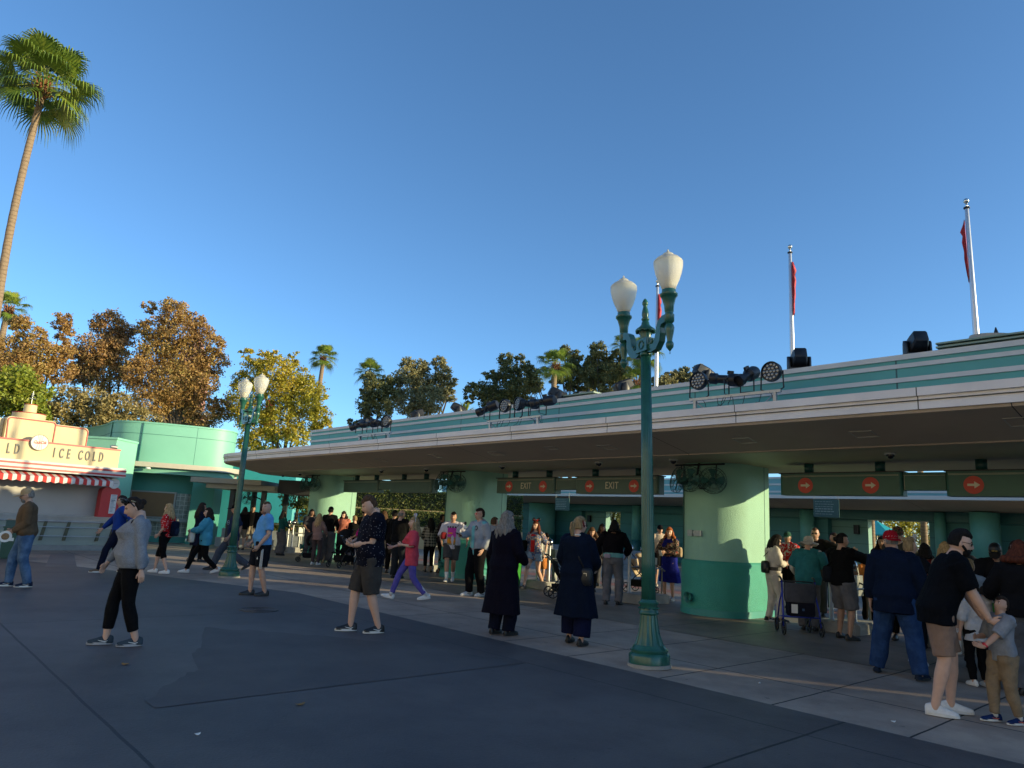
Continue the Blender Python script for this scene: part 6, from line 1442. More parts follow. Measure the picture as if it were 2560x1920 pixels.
# 18 polo man
def ex(r, root):
    phone(root, (r.wr[0] + r.wr[1]) * .5 + V3(0, .10, .045), (.2, -.9, .6)); watch(r, root, 0, blackm)
    g = G(); c = r.sp(.40, .14, -.085); g.tube([c, c + V3(.02, .006, -.006), c + V3(.05, .01, .008)], [.001, .004, .001], 5); acc(root, 'shirt_mark', g, white)
    g = G(); c = r.P; g.tube([c + V3(.06, .15, .06), c + V3(.10, .19, -.02), c + V3(.10, .18, -.10), c + V3(.13, .16, -.02), c + V3(.14, .13, .05)], .004, 5); acc(root, 'key_chain', g, steel)
person('big man in a dark speckled polo and dark grey shorts looking at his phone', (-1.85, 10.22), 103, 1.88, 'fair', ('short', 'brown'), [dict(mat=C((.006, .007, .016), pat=p_dots, col2=(.28, .25, .28)), name='polo_shirt', sleeve=.82, loose=.032, off=.036, collar=1, drop=.07, wr=(.006, 14, .8))], [dict(mat=C((.062, .055, .050)), len=1.04, loose=.042, loose_end=.045, name='cargo_shorts', wr=(.006, 17, .9))], dict(mat=SHOEB, sole=SOLEW, swoosh=white), near=True, w=1.24, belly=.05, arm=1.1, leg=.98, sh=.185, feet=st(-.16, .15, w=.10), hands=((-.05, .25, 1.07), (.10, .25, 1.08)), elb=((-.6, -.9, -.3), (.8, -.5, -.5)), hdir=((.5, .5, .05), (-.6, .35, .1)), pnorm=((.3, -.6, .8), (-.3, -.6, .8)), curl=(80, 80), head=(6, -26), group=WALK, extra=ex)
# 19
person('balding man in a black jacket with his back turned, right behind the polo shirt man', dp(862, 1170, 19.4), 335, 1.78, 'light', ('balding', 'grey'), [dict(mat=blk, name='jacket', sleeve=1.9, off=.035, loose=.03)], [dict(mat=C((.02, .024, .03)), len=1.97, loose=.035)], BD, w=1.15, hands=((-.2, .3, 1.0), (.2, .3, 1.02)), head=(-25, 0), group=QUE)
person('dark haired person in black between the polo shirt man and the pink T-shirt woman', dp(848, 1170, 21), 350, 1.78, 'tan', ('short', 'black'), [dict(mat=blk, name='jacket', sleeve=1.9)], [dict(mat=blk)], BD, group=QUE)
# 20 pink tee woman
def ex(r, root):
    ear_band(r, root, C((.30, .42, .55), pat=p_blotch, col2=(.6, .6, .62))); socks(r, root, C((.66, .66, .68)), .22, 1.02)
    phone(root, r.wr[1] + r.TY * .07 + V3(-.02, 0, .02), (0, -.5, .8), M('phone_pink', (.5, .25, .28), .3))
    g = G(); g.T = Matrix.Translation(r.head) @ r.HT.to_4x4(); g.lathe([(.001, .22), (.018, .19), (.02, .155), (.001, .15)], seg=8); acc(root, 'tiara', g, M('tiara_pink', (.5, .25, .22), .3))
person('woman in a pink T-shirt, purple leggings and light blue eared headband', (-1.8, 14.45), 90, 1.66, 'fair', ('long', 'ash'), [dict(mat=C((.66, .075, .11)), sleeve=1.0, loose=.045, cuff=False, drop=.13, off=.03, wr=(.007, 16, .8))], [dict(mat=C((.12, .10, .40)), len=1.85, loose=.014, name='leggings', wr=(.002, 20, 1))], WW, fem=True, near=True, hairlen=.18, feet=((-.085, -.36, .035, 5, -8), (.085, .36, .0, -5, 14)), hands=((-.14, .22, 1.10), (.13, .40, 1.04)), head=(14, 6), curl=(50, 45), group=WALK, extra=ex)
# 21, 22
person('woman with long black hair in a black and cream plaid shirt, back turned', gp(924, 1237), 15, 1.62, 'tan', ('long', 'black'), [dict(mat=C((.42, .38, .30), pat=p_plaid, col2=(.02, .02, .02)), name='plaid_shirt', sleeve=1.9, off=.028, loose=.03, drop=.08)], [dict(mat=blk, len=1.7, loose=.014, name='leggings')], dict(mat=SHOEB, sole=C((.3, .3, .3))), fem=True, w=1.02, hairlen=.30, hands=((-.16, .3, 1.05), (.18, .3, 1.05)), group=QUE)
def ex(r, root):
    g = G(); c = r.wr[0] + V3(.0, .06, .05); g.lathe([(.001, -.06), (.03, -.06), (.038, .05), (.001, .055)], tuple(c), 12); acc(root, 'cup', g, C((.35, .4, .36)), False)
person('dark haired person holding a cup at the left edge of the middle pillar', dp(954, 1150, 22.2), 265, 1.74, 'brown', ('short', 'black'), [dict(mat=C((.04, .03, .04)), name='jacket', sleeve=1.9)], [dict(mat=blk)], BD, hands=((-.1, .32, 1.2), (.2, .1, .9)), group=QUE, extra=ex)
# 23 white graphic tee
def decal(root, r, x0, x1, z0, z1, mats, yo=.012, s=None, fn=None, name='shirt_print'):
    """printed panel following the chest"""
    g = G(); nx, nz_ = 12, 12; rings = torso_rings(s or {}, r, .0, -.1, .5)
    def surf(x, z):
        i = np.interp(z, [t[0] for t in TOR], range(len(TOR))); k = int(i); f = i - k; a = TOR[k]; b = TOR[min(k + 1, len(TOR) - 1)]
        P_ = (s or {}).get('w', 1); wx = (a[1] * (1 - f) + b[1] * f) * P_ + .03; dy = (a[2] * (1 - f) + b[2] * f) * (1 + (P_ - 1) * .8) + .022; yo_ = a[3] * (1 - f) + b[3] * f
        be = (s or {}).get('belly', 0) * math.exp(-((z - .13) / .13) ** 2); return r.sp(z, yo_ + be + dy * math.sqrt(max(.05, 1 - (x / wx) ** 2)) + yo, x)
    for j in range(nz_):
        for i in range(nx):
            xa, xb = x0 + (x1 - x0) * i / nx, x0 + (x1 - x0) * (i + 1) / nx; za, zb = z0 + (z1 - z0) * j / nz_, z0 + (z1 - z0) * (j + 1) / nz_
            g.m = fn((i + .5) / nx, (j + .5) / nz_) if fn else 0
            if g.m is None: continue
            g._add([surf(xa, za), surf(xb, za), surf(xb, zb), surf(xa, zb)], [(0, 1, 2, 3)])
    return g.build(name, mats, root, smooth=True)
def ex(r, root):
    def f(u_, v):
        if v > .92: return 3 if int(u_ * 12) % 3 else None
        if u_ < .06 or u_ > .94: return None
        if v < .45: return 2 if ((u_ - .5) / .38) ** 2 + ((v - .22) / .15) ** 2 < 1 else 1
        return 2 if ((u_ - .6) / .2) ** 2 + ((v - .62) / .06) ** 2 < 1 else 0
    decal(root, r, -.13, .13, -.02, .44, [C((.62, .06, .42)), C((.28, .26, .13)), C((.75, .30, .03)), C((.05, .05, .05))], s=dict(w=1.12, belly=.02), fn=f)
    sling(r, root, C((.10, .035, .035)), 1, .12, .17); bag_box(root, r.P + V3(.20, .12, .20), (.075, .05, .085), C((.22, .02, .025)), 20, 'belt_bag'); socks(r, root, white, .16)
person('man in a white T-shirt with a bright print and a red sling bag', gp(971, 1257), 172, 1.82, 'tan', ('short', 'dark'), [dict(mat=C((.62, .60, .70)), sleeve=1.05, loose=.05, cuff=False, drop=.07, off=.032, wr=(.007, 16, .8))], [dict(mat=C((.075, .075, .08)), len=.85, loose=.04, loose_end=.045, name='shorts')], WW, near=True, w=1.12, belly=.02, feet=((-.04, -.22, .03, 4, -12), (.05, .24, .0, -4, 8)), hands=((-.38, .02, .98), (.24, .20, .95)), group=WALK, extra=ex)
# 24 - 26
def ex(r, root):
    glasses(r, root, M('lens_red', (.6, .05, .02), .15, .3, emis=None)); phone(root, r.wr[1] + V3(-.06, .09, .02), (0, -.5, 1))
    g = G(); c = r.sp(.40, .13, -.07); g.T = Matrix.Translation(c) @ Matrix.Rotation(R(90), 4, 'X'); g.torus((0, 0, 0), .04, .008, seg=16, sg=4); acc(root, 'jacket_logo', g, blk)
    g = G(); g.ball(tuple(r.sp(.40, .22, .19)), (.045, .035, .05), 10, 8); g.m = 1; g.ball(tuple(r.sp(.48, .22, .19)), (.035, .03, .035), 10, 8); g.build('plush_toy', [white, blackm], root, smooth=True)
    decal(root, r, -.05, .05, .0, .44, [C((.18, .50, .55))], yo=.022)
person('young man in red mirrored sunglasses, light grey hooded jacket and black trousers', gp(1026, 1288), 128, 1.86, 'light', ('short', 'dark'), [dict(mat=C((.16, .45, .50)), name='t_shirt', sleeve=.3, drop=.1, off=.018), dict(mat=C((.36, .38, .42)), name='hoodie', sleeve=1.9, off=.034, loose=.035, hood=1, hem=-.05, wr=(.007, 16, .8))], [dict(mat=blk, len=1.95, loose=.045, loose_end=.035)], dict(mat=SHOEW, sole=SOLEW, swoosh=blackm), hands=((-.24, .06, .92), (.05, .42, 1.18)), head=(-8, 4), feet=st(-.1, .1), group=WALK, extra=ex)
person('brown haired boy in a grey top behind the red sunglasses man', dp(1067, 1140, 17.4), 320, 1.70, 'fair', ('short', 'brown'), [dict(mat=C((.33, .34, .37)), name='hoodie', sleeve=1.9, hood=1)], [dict(mat=blk)], BD, group=QUE)
person('dark haired person in black half hidden behind the grey haired coat woman', dp(1096, 1140, 18.6), 180, 1.76, 'tan', ('short', 'black'), [dict(mat=blk, name='jacket', sleeve=1.9)], [dict(mat=blk)], BD, group=QUE)
# 27 coat woman grey hair
def ex(r, root):
    g = G(); g.T = Matrix.Translation(r.head) @ r.HT.to_4x4()
    for s_ in (-1, 1): g.torus((s_ * .032, .095, .008), .020, .0025, axis='y', seg=16, sg=4); g.tube([(s_ * .052, .09, .012), (s_ * .078, .03, .012), (s_ * .08, -.02, .01)], .0025, 4)
    acc(root, 'eyeglasses', g, blackm)
person('woman with long grey hair and glasses in a long dark coat, back turned', gp(1080, 1372), 318, 1.74, 'fair', ('long', 'grey'), [dict(mat=C((.0055, .0045, .012)), name='long_coat', sleeve=1.9, off=.045, loose=.045, drop=.60, flare=.38, fold=.035, nf=6, hem=-.05, wr=(.006, 12, .5))], [dict(mat=C((.005, .007, .020)), len=1.99, loose=.035, loose_end=.05)], BD, fem=True, near=True, w=1.12, hairlen=.20, hairw=1.15, hands=((-.20, .25, 1.0), (.22, .25, 1.0)), head=(-14, 0), feet=st(-.02, .05, w=.11), group='women in long dark coats', extra=ex)
# 28 patterned shirt woman
def ex(r, root):
    ear_band(r, root, blackm, C((.55, .02, .02), pat=p_polka, col2=(.75, .72, .68))); bag_box(root, r.P + V3(.27, .10, .16), (.08, .06, .14), blk, 0, 'shoulder_bag'); decal(root, r, -.055, .06, .02, .46, [C((.60, .03, .03))], yo=.026, s=dict(w=.92))
    watch(r, root, 0, steel); g = G(); g.T = Matrix.Translation(r.head)
person('woman with a black eared headband, red bow, patterned shirt and denim shorts', gp(1154, 1272), 150, 1.72, 'fair', ('long', 'auburn'), [dict(mat=C((.10, .14, .26), pat=p_blotch, col2=(.55, .45, .35)), name='patterned_shirt', sleeve=.95, loose=.045, cuff=False, drop=.12, off=.028)], [dict(mat=C((.28, .38, .50)), len=.42, loose=.03, name='denim_shorts')], dict(mat=SHOEB, sole=SOLED, name='sandal'), fem=True, near=True, hairlen=.24, feet=((-.10, -.26, .05, 4, -18), (.09, .36, .0, -4, 6)), hands=((-.26, -.02, .86), (.24, .16, .95)), group=WALK, extra=ex)
# 29
def ex(r, root): cap_hat(r, root, blk, brim=.06)
person('child in a white and orange top behind the ball topped post', dp(1180, 1160, 19.6), 210, 1.36, 'light', ('short', 'dark'), [dict(mat=C((.58, .56, .52)), sleeve=.9, loose=.04)], [dict(mat=C((.55, .20, .05)), len=.9, name='shorts', loose=.04, waist=.24)], BD, hk=.9, group=QUE, extra=ex)
# 30 coat woman 2
def ex(r, root):
    glasses(r, root, blackg)
    g = G(); g.T = Matrix.Translation(r.head) @ r.HT.to_4x4() @ Matrix.Rotation(R(12), 4, 'X'); g.tube([(.093 * math.cos(t), .01, -.02 + .140 * math.sin(t)) for t in [math.pi * i / 16 for i in range(17)]], (.011), 6); acc(root, 'hairband', g, C((.16, .02, .02)))
    g = G(); q = [r.neck + V3(math.cos(R(a)) * .07, math.sin(R(a)) * .07 - .005, .012) for a in range(180, 361, 20)]; g.tube(q, .010, 6); acc(root, 'white_collar', g, white)
    bag_box(root, r.P + V3(.19, -.10, -.02), (.085, .05, .12), blackm, 20, 'shoulder_bag'); g = G(); g.tube([r.P + V3(.17, -.15, .1), r.sp(.3, -.16, .05), r.sp(.50, -.10, -.10)], [(.012, .004)] * 3, 6); acc(root, 'bag_strap', g, blackm)
    g = G(); c = r.P + V3(.20, -.155, .02); g.box(c.x - .03, c.x + .02, c.y - .006, c.y, c.z, c.z + .012); g.box(c.x + .012, c.x + .02, c.y - .006, c.y, c.z - .03, c.z); acc(root, 'metal_tag', g, steel, False)
person('woman with ponytail, red hairband and sunglasses in a navy trench coat, back turned', gp(1240, 1393), 335, 1.71, 'fair', ('pony', 'ash'), [dict(mat=C((.004, .009, .024)), name='trench_coat', sleeve=1.9, off=.045, loose=.045, drop=.52, flare=.34, fold=.045, nf=7, hem=-.05, wr=(.006, 12, .5))], [dict(mat=C((.006, .009, .038)), len=1.86, loose=.05, loose_end=.075, wr=(.006, 14, .6), name='wide_trousers')], BD, fem=True, near=True, w=1.16, hands=((-.20, .25, 1.0), (.16, .32, 1.02)), head=(-30, 0), feet=st(.10, -.06, w=.13), group='women in long dark coats', extra=ex)
# 31 - 33
person('woman with long wavy brown hair looking down, between the two dark coated backs', dp(1278, 1160, 18.6), 185, 1.62, 'fair', ('long', 'brown'), [dict(mat=C((.30, .22, .16), pat=p_blotch, col2=(.05, .04, .04)), name='jacket', sleeve=1.9, off=.03)], [dict(mat=blk)], BD, fem=True, hairlen=.24, hairw=1.3, head=(0, -28), hands=((-.1, .32, 1.05), (.1, .32, 1.05)), group=QUE)
def ex(r, root):
    belt(r, root, C((.16, .38, .38)), .07, .045, .045); bag_box(root, r.P + V3(-.10, -.17, .05), (.07, .035, .045), C((.45, .35, .42)), 0, 'belt_bag')
person('person in a short black jacket with a teal belt bag and grey trousers, back turned', (2.35, 15.6), 352, 1.76, 'brown', ('bob', 'black'), [dict(mat=C((.005, .004, .006)), name='jacket', sleeve=1.9, off=.045, loose=.045, hem=.05, wr=(.008, 14, .7))], [dict(mat=C((.155, .15, .165)), len=1.98, loose=.025, loose_end=.04)], BD, fem=True, near=True, w=1.12, lean=6, hairlen=.04, hands=((-.28, .16, .98), (.25, .32, 1.0)), elb=((-1, -.4, .2), (1, -.6, .1)), feet=((-.12, -.02, 0, 8, 0), (.14, .05, 0, -18, 0)), group=QUE, extra=ex)
def ex(r, root): cap_hat(r, root, blk, brim=.05); g = G(); c = r.sp(.34, .155, .02); g.box(c.x - .02, c.x + .02, c.y, c.y + .004, c.z - .03, c.z + .03); acc(root, 'shirt_logo', g, C((.3, .12, .05)), False)
person('man in a cream sweatshirt and black shorts partly hidden by the near lamp post', gp(1424, 1266), 195, 1.76, 'light', ('short', 'black'), [dict(mat=C((.62, .50, .36)), name='sweatshirt', sleeve=1.9, off=.035, loose=.035, hood=1)], [dict(mat=blk, len=.85, loose=.045, name='shorts')], dict(mat=C((.55, .42, .28)), sole=SOLEW), group=QUE, extra=ex)
# 34 blue dress
def ex(r, root):
    phone(root, r.wr[1] + V3(-.03, .09, .0), (0, -.8, .5), white); bag_box(root, r.P + V3(-.24, .0, .22), (.09, .07, .12), C((.42, .31, .2)), 0, 'shoulder_bag')
    g = G(); g.tube([r.sh[0] + V3(.05, .06, .05), r.sh[0] + V3(.03, .11, -.1), r.sh[0] + V3(-.02, .10, -.25)], .013, 6); acc(root, 'bag_strap', g, C((.45, .33, .2)))
person('smiling woman with copper hair in a royal blue dress and dark jacket', (3.93, 17.2), 158, 1.68, 'fair', ('bob', 'red'), [dict(mat=C((.012, .018, .22)), name='dress', sleeve=.3, drop=.46, flare=.45, fold=.05, off=.022, hem=-.05), dict(mat=C((.05, .045, .045), pat=p_blotch, col2=(.34, .26, .19)), name='jacket', sleeve=1.9, off=.030, loose=.035, neck=.46, hem=.10)], [], dict(mat=C((.50, .48, .44)), sole=SOLEW), fem=True, near=True, w=1.02, hairlen=.10, hands=((-.02, .28, 1.14), (.10, .30, 1.12)), elb=((-.8, -.5, -.3), (.8, -.5, -.3)), smile=1, head=(14, 0), group=QUE, extra=ex)
# 35 white tracksuit
def ex(r, root):
    phone(root, r.wr[0] + V3(.04, .08, .05), (0, -.6, .8)); belt(r, root, blackm, .09, .04, .035); bag_box(root, r.sp(.12, -.19, .04), (.10, .07, .12), blackm, 0, 'handbag'); glasses(r, root, blackg)
    g = G(); g.tube([r.sp(.32, -.20), r.sp(.47, -.10, .10), r.sp(.46, .08, .12), r.sp(.34, .12, .14)], .009, 6); acc(root, 'bag_strap', g, blackm)
person('woman with long black hair in a cream tracksuit using her phone by the pillar', (5.20, 14.05), 296, 1.66, 'light', ('long', 'black'), [dict(mat=C((.60, .56, .50)), name='sweatshirt', sleeve=1.9, off=.03, loose=.032, hem=.02, wr=(.007, 17, .8))], [dict(mat=C((.58, .54, .48)), len=1.93, loose=.035, loose_end=.022, name='joggers', wr=(.007, 18, .8))], dict(mat=SHOEB, sole=SOLEW, swoosh=white), fem=True, near=True, w=1.02, hairlen=.26, hands=((-.05, .27, 1.14), (.08, .26, 1.14)), elb=((-.7, -.7, -.4), (.7, -.7, -.4)), head=(0, -24), feet=st(-.06, .10), group=QUE, extra=ex)
# 36 - 40
person('man in a green cap and red and white jersey behind the woman in cream', dp(1702, 1180, 17.0), 150, 1.72, 'tan', ('short', 'dark'), [dict(mat=C((.60, .015, .02), pat=p_blotch, col2=(.7, .65, .6)), name='jersey', sleeve=.9, loose=.04)], [dict(mat=blk)], BD, group=QUE, extra=lambda r, root: cap_hat(r, root, C((.03, .09, .06)), back=False))
person('stooping man in a white sun hat and teal shirt with a walking frame', (5.46, 13.05), 352, 1.64, 'light', ('short', 'grey'), [dict(mat=C((.55, .53, .5)), name='long_sleeve_shirt', sleeve=1.9, off=.012, loose=.012), dict(mat=C((.030, .175, .19)), name='shirt', sleeve=.92, off=.04, loose=.045, cuff=False, drop=.05, wr=(.007, 16, .8))], [dict(mat=C((.13, .12, .12)), len=1.98, loose=.04)], BD, near=True, w=1.15, belly=.05, lean=16, hands=((-.26, .34, .98), (.28, .34, .98)), head=(0, -16), group=QUE, extra=lambda r, root: sun_hat(r, root, C((.50, .47, .42))))
def ex(r, root):
    glasses(r, root, blackg); decal(root, r, -.09, .09, .16, .36, [C((.45, .33, .08))], yo=.03, fn=lambda u_, v: 0 if (int(v * 12) // 2) % 3 != 2 and int(u_ * 12) % 2 == 0 else None)
person('man with a shaved head and sunglasses in a black hooded jacket, facing the camera', dp(1762, 1180, 15.6), 178, 1.84, 'light', ('buzz', 'brown'), [dict(mat=C((.012, .011, .010)), name='hoodie', sleeve=1.85, off=.035, loose=.04, hood=1, drop=.05)], [dict(mat=C((.06, .06, .055)), len=1.95, loose=.04)], BD, near=True, hands=((-.66, .22, 1.33), (.25, .12, .88)), elb=((-.3, -.6, -.8), (.6, -.9, -.2)), head=(-6, -4), group=QUE, extra=ex)
def ex(r, root):
    bag_box(root, r.P + V3(-.20, -.10, .10), (.10, .08, .14), C((.012, .014, .018)), 0, 'sling_bag'); g = G(); g.tube([r.P + V3(-.2, -.15, .22), r.sp(.35, -.14, -.05), r.sp(.52, -.08, .10)], [(.016, .005)] * 3, 6); acc(root, 'bag_strap', g, blk)
person('person with a low dark bun, black jacket and grey knee shorts, reaching over the turnstile', gp(1829, 1382), 318, 1.70, 'tan', ('bun', 'black'), [dict(mat=C((.005, .005, .005)), name='jacket', sleeve=1.35, off=.035, loose=.04, cuff=False, drop=.02)], [dict(mat=C((.14, .135, .14)), len=1.02, loose=.05, loose_end=.055, name='knee_shorts')], BD, near=True, w=1.1, hands=((-.2, .34, 1.1), (.12, .50, 1.32)), head=(-22, 0), feet=((-.16, .02, 0, 10, 0), (.12, -.06, 0, -14, 0)), group=QUE, extra=ex)
person('small person in an orange top behind the reaching person in grey shorts', dp(1872, 1200, 14.6), 200, 1.34, 'tan', ('short', 'dark'), [dict(mat=C((.62, .22, .06)), sleeve=1.9, loose=.03)], [dict(mat=blk)], BD, group=QUE)
# 41 navy jacket man, red cap
def ex(r, root):
    o = cap_hat(r, root, C((.35, .008, .015)), back=True, brim=.07)
    g = G(); g.T = Matrix.Translation(r.head) @ r.HT.to_4x4() @ Matrix.Rotation(R(-4), 4, 'X')
    for k_ in range(7):
        a = R(200 + k_ * 22); g.tube([(.085 * math.cos(a), .104 * math.sin(a), .052), (.084 * math.cos(a + .16), .104 * math.sin(a + .16), .056)], .003, 4)
    acc(o, 'cap_stitching', g, white)
    g = G(); g.T = Matrix.Translation(r.head) @ r.HT.to_4x4()
    for s_ in (-1, 1): g.torus((s_ * .032, .097, .008), .021, .003, axis='y', seg=16, sg=4); g.tube([(s_ * .053, .092, .012), (s_ * .08, .03, .012), (s_ * .083, -.02, .01)], .003, 4)
    acc(root, 'eyeglasses', g, blackm)
person('heavy man in a navy hooded jacket, jeans and red backward cap, from behind', gp(1938, 1462), 350, 1.74, 'light', ('buzz', 'grey'), [dict(mat=C((.005, .011, .030)), name='jacket', sleeve=1.9, off=.045, loose=.05, hood=1, drop=.14, flare=.10, wr=(.009, 13, .7))], [dict(mat=jeans2, len=1.99, loose=.045, loose_end=.05, wr=(.007, 18, .8))], dict(mat=C((.02, .03, .055)), sole=SOLED), near=True, w=1.18, belly=.06, lean=5, hands=((-.28, .10, .86), (.31, .12, .88)), elb=((-.8, -.7, 0), (.8, -.7, 0)), head=(38, -2), feet=((-.24, .10, 0, 10, 0), (.26, -.06, 0, -22, 0)), group=QUE, extra=ex)
# 42 - 44
person('tall man in a camouflage cap and sunglasses facing the camera at the gate', dp(1941, 1180, 12.4), 176, 1.86, 'light', ('short', 'dark'), [dict(mat=C((.05, .05, .045)), sleeve=.9)], [dict(mat=blk)], BD, group=QUE, extra=lambda r, root: (cap_hat(r, root, C((.10, .09, .06), pat=p_blotch, col2=(.02, .02, .015))), glasses(r, root, blackg)))
def ex(r, root):
    bag_box(root, r.sp(.36, -.17), (.13, .065, .12), C((.52, .46, .46), pat=p_blotch, col2=(.3, .1, .12)), 0, 'mini_backpack')
    for s_ in (-1, 1):
        g = G(); g.tube([r.sp(.30, -.14, s_ * .10), r.sp(.50, -.06, s_ * .105), r.sp(.48, .08, s_ * .11)], [(.014, .005)] * 3, 6); acc(root, 'backpack_strap', g, C((.55, .52, .50)))
    g = G(); g.T = Matrix.Translation(r.head) @ r.HT.to_4x4(); g.tube([(.092 * math.cos(t), .02, .0 + .128 * math.sin(t)) for t in [math.pi * i / 16 for i in range(17)]], .007, 6); acc(root, 'headband', g, white)
    g = G(); g.T = Matrix.Translation(r.head) @ r.HT.to_4x4() @ Matrix.Translation((.07, .02, .14)) @ Matrix.Rotation(R(90), 4, 'X')
    for k_ in range(6): a = R(60 * k_); g.tube([(0, 0, 0), (.05 * math.cos(a), .05 * math.sin(a), 0)], .008, 4); g.tube([(.03 * math.cos(a) + .016 * math.sin(a), .03 * math.sin(a) - .016 * math.cos(a), 0), (.03 * math.cos(a) - .016 * math.sin(a), .03 * math.sin(a) + .016 * math.cos(a), 0)], .006, 4)
    acc(root, 'snowflake', g, C((.6, .62, .66))); bag_box(root, r.P + V3(.22, .0, .12), (.08, .05, .10), blk, 0, 'belt_bag')
person('woman with a blonde bun, snowflake headband, black T-shirt and white mini backpack', gp(1980, 1436), 325, 1.67, 'fair', ('topbun', 'ash'), [dict(mat=C((.010, .010, .013)), sleeve=.62, loose=.03, drop=.05)], [dict(mat=C((.008, .009, .014)), len=1.9, loose=.035)], WW, fem=True, near=True, w=1.15, hands=((-.22, .2, 1.0), (.20, .16, 1.02)), elb=((-.6, -.9, -.2), (1, -.5, .1)), head=(-14, 0), feet=st(.10, -.14, w=.12), group=QUE, extra=ex)
person('woman with long straight blonde hair seen from behind, left of the black T-shirt man', dp(2042, 1200, 11.2), 5, 1.64, 'fair', ('long', 'blonde'), [dict(mat=C((.28, .26, .23)), name='top', sleeve=1.5)], [dict(mat=C((.12, .05, .04)), len=.9, name='shorts')], WW, fem=True, hairlen=.32, group=QUE, extra=lambda r, root: socks(r, root, white, .3))
# 45 black T-shirt man and 46 boy
def ex(r, root):
    g = G(); g.T = Matrix.Translation(r.head) @ r.HT.to_4x4(); g.ball((0, .052, -.075), (.056, .050, .058), 14, 10); g.tube([(-.066, .01, -.02), (-.06, .04, -.05), (-.045, .06, -.07)], .014, 6); g.tube([(.066, .01, -.02), (.06, .04, -.05), (.045, .06, -.07)], .014, 6); g.tube([(-.03, .098, -.047), (0, .107, -.048), (.03, .098, -.047)], .008, 6); acc(root, 'beard', g, HAIR['black']); glasses(r, root, blackg)
person('bearded man in a black T-shirt and tan shorts bending toward the small boy', (4.24, 7.22), 277, 1.78, 'fair', ('short', 'black'), [dict(mat=C((.004, .005, .008)), sleeve=.85, loose=.035, drop=.08, off=.036, wr=(.006, 14, .8))], [dict(mat=C((.30, .195, .145)), len=.92, loose=.03, loose_end=.032, name='shorts', wr=(.006, 17, .9))], dict(mat=SHOEW, sole=SOLEW), near=True, w=1.2, belly=.03, lean=20, arm=1.05, hands=((-.05, .50, .74), (.13, .52, .72)), elb=((-.3, -.6, -.6), (.4, -.6, -.6)), hdir=((.1, .7, -.4), (.0, .9, -.25)), curl=(18, 20), head=(0, -6), feet=st(.12, -.04, w=.12), kp=(0, 1, 0), group='father and son', extra=ex)
def ex(r, root): watch(r, root, 0, M('watch_red', (.6, .02, .03), .4)); socks(r, root, white, .14, .95)
person('small boy in a light grey shirt and tan trousers smiling up at the bearded man', (4.76, 6.98), 128, 1.13, 'light', ('short', 'dark'), [dict(mat=C((.26, .28, .32)), name='polo_shirt', sleeve=1.0, loose=.045, cuff=False, collar=1, drop=.05, off=.028, wr=(.006, 18, .8))], [dict(mat=C((.27, .20, .13)), len=1.88, loose=.045, loose_end=.022, name='joggers', wr=(.007, 20, .8))], dict(mat=C((.012, .03, .11)), sole=SOLEW, swoosh=C((.8, .17, .08)), L=.30), near=True, w=1.08, arm=1.05, sh=.16, hands=((-.16, .46, 1.02), (.16, .30, 1.14)), hdir=((.2, .8, .25), None), curl=(10, 20), hk=.95, head=(10, 20), smile=1, feet=st(-.08, .16), group='father and son', extra=ex)
# 47 - 50
def ex(r, root):
    o = cap_hat(r, root, blackm); g = G(); g.T = Matrix.Translation(r.head) @ r.HT.to_4x4(); g.box(-.035, .035, .092, .10, .062, .080); acc(o, 'cap_badge', g, M('gold_badge', (.6, .42, .12), .35, .6), False)
    g = G(); c = r.sp(.37, .155, -.085); g.T = Matrix.Translation(c) @ Matrix.Rotation(R(90), 4, 'X'); g.lathe([(.001, 0), (.034, 0), (.034, .004), (.001, .004)], seg=20); g.m = 1; g.torus((0, 0, .003), .026, .003, seg=16, sg=4); g.build('round_badge', [C((.30, .29, .28)), blackm], root)
    g = G(); c = r.wr[0] + V3(.02, .10, -.02); g.lathe([(.001, -.08), (.032, -.08), (.032, .05), (.001, .05)], tuple(c), 14); acc(root, 'steel_cup', g, steel, False)
person('gate attendant in a black cap and black shirt with a round badge, looking down', dp(2150, 1200, 10.6), 186, 1.68, 'tan', ('short', 'black'), [dict(mat=C((.010, .010, .012)), name='uniform_shirt', sleeve=.95, loose=.05, cuff=False, off=.035, collar=1)], [dict(mat=blk)], BD, near=True, w=1.15, lean=10, hands=((-.02, .34, 1.08), (.12, .32, 1.12)), elb=((-1, -.3, -.2), (1, -.3, -.2)), head=(-10, -22), group=QUE, extra=ex)
person('person with curly reddish hair in a black sweater at the right edge of the view', dp(2208, 1250, 8.3), 12, 1.68, 'fair', ('bob', 'auburn'), [dict(mat=C((.008, .008, .010)), name='sweater', sleeve=1.9, off=.045, loose=.05, drop=.02)], [dict(mat=C((.10, .105, .12)), len=1.98, loose=.04, loose_end=.05)], BD, fem=True, near=True, w=1.28, hairlen=.05, hairw=1.45, hands=((-.28, .30, 1.05), (.2, .3, 1.05)), group=QUE)
person('person in a pale blue shirt between the bearded man and the attendant', dp(2092, 1210, 9.9), 340, 1.42, 'light', ('short', 'ash'), [dict(mat=C((.24, .30, .36)), sleeve=.9, loose=.03)], [dict(mat=blk)], BD, group=QUE)
person('child in a green top leaning at the attendant stand', dp(2124, 1240, 9.4), 300, 1.10, 'tan', ('short', 'dark'), [dict(mat=C((.05, .20, .03)), sleeve=.9, loose=.04)], [dict(mat=C((.05, .05, .06)), len=1.9)], BD, group=QUE)
person('child in a white top half hidden behind the bearded man and the boy', dp(2102, 1260, 8.7), 30, 1.18, 'light', ('short', 'dark'), [dict(mat=C((.52, .52, .54)), sleeve=1.2, loose=.05, drop=.15, flare=.2)], [dict(mat=blk)], WW, group=QUE)

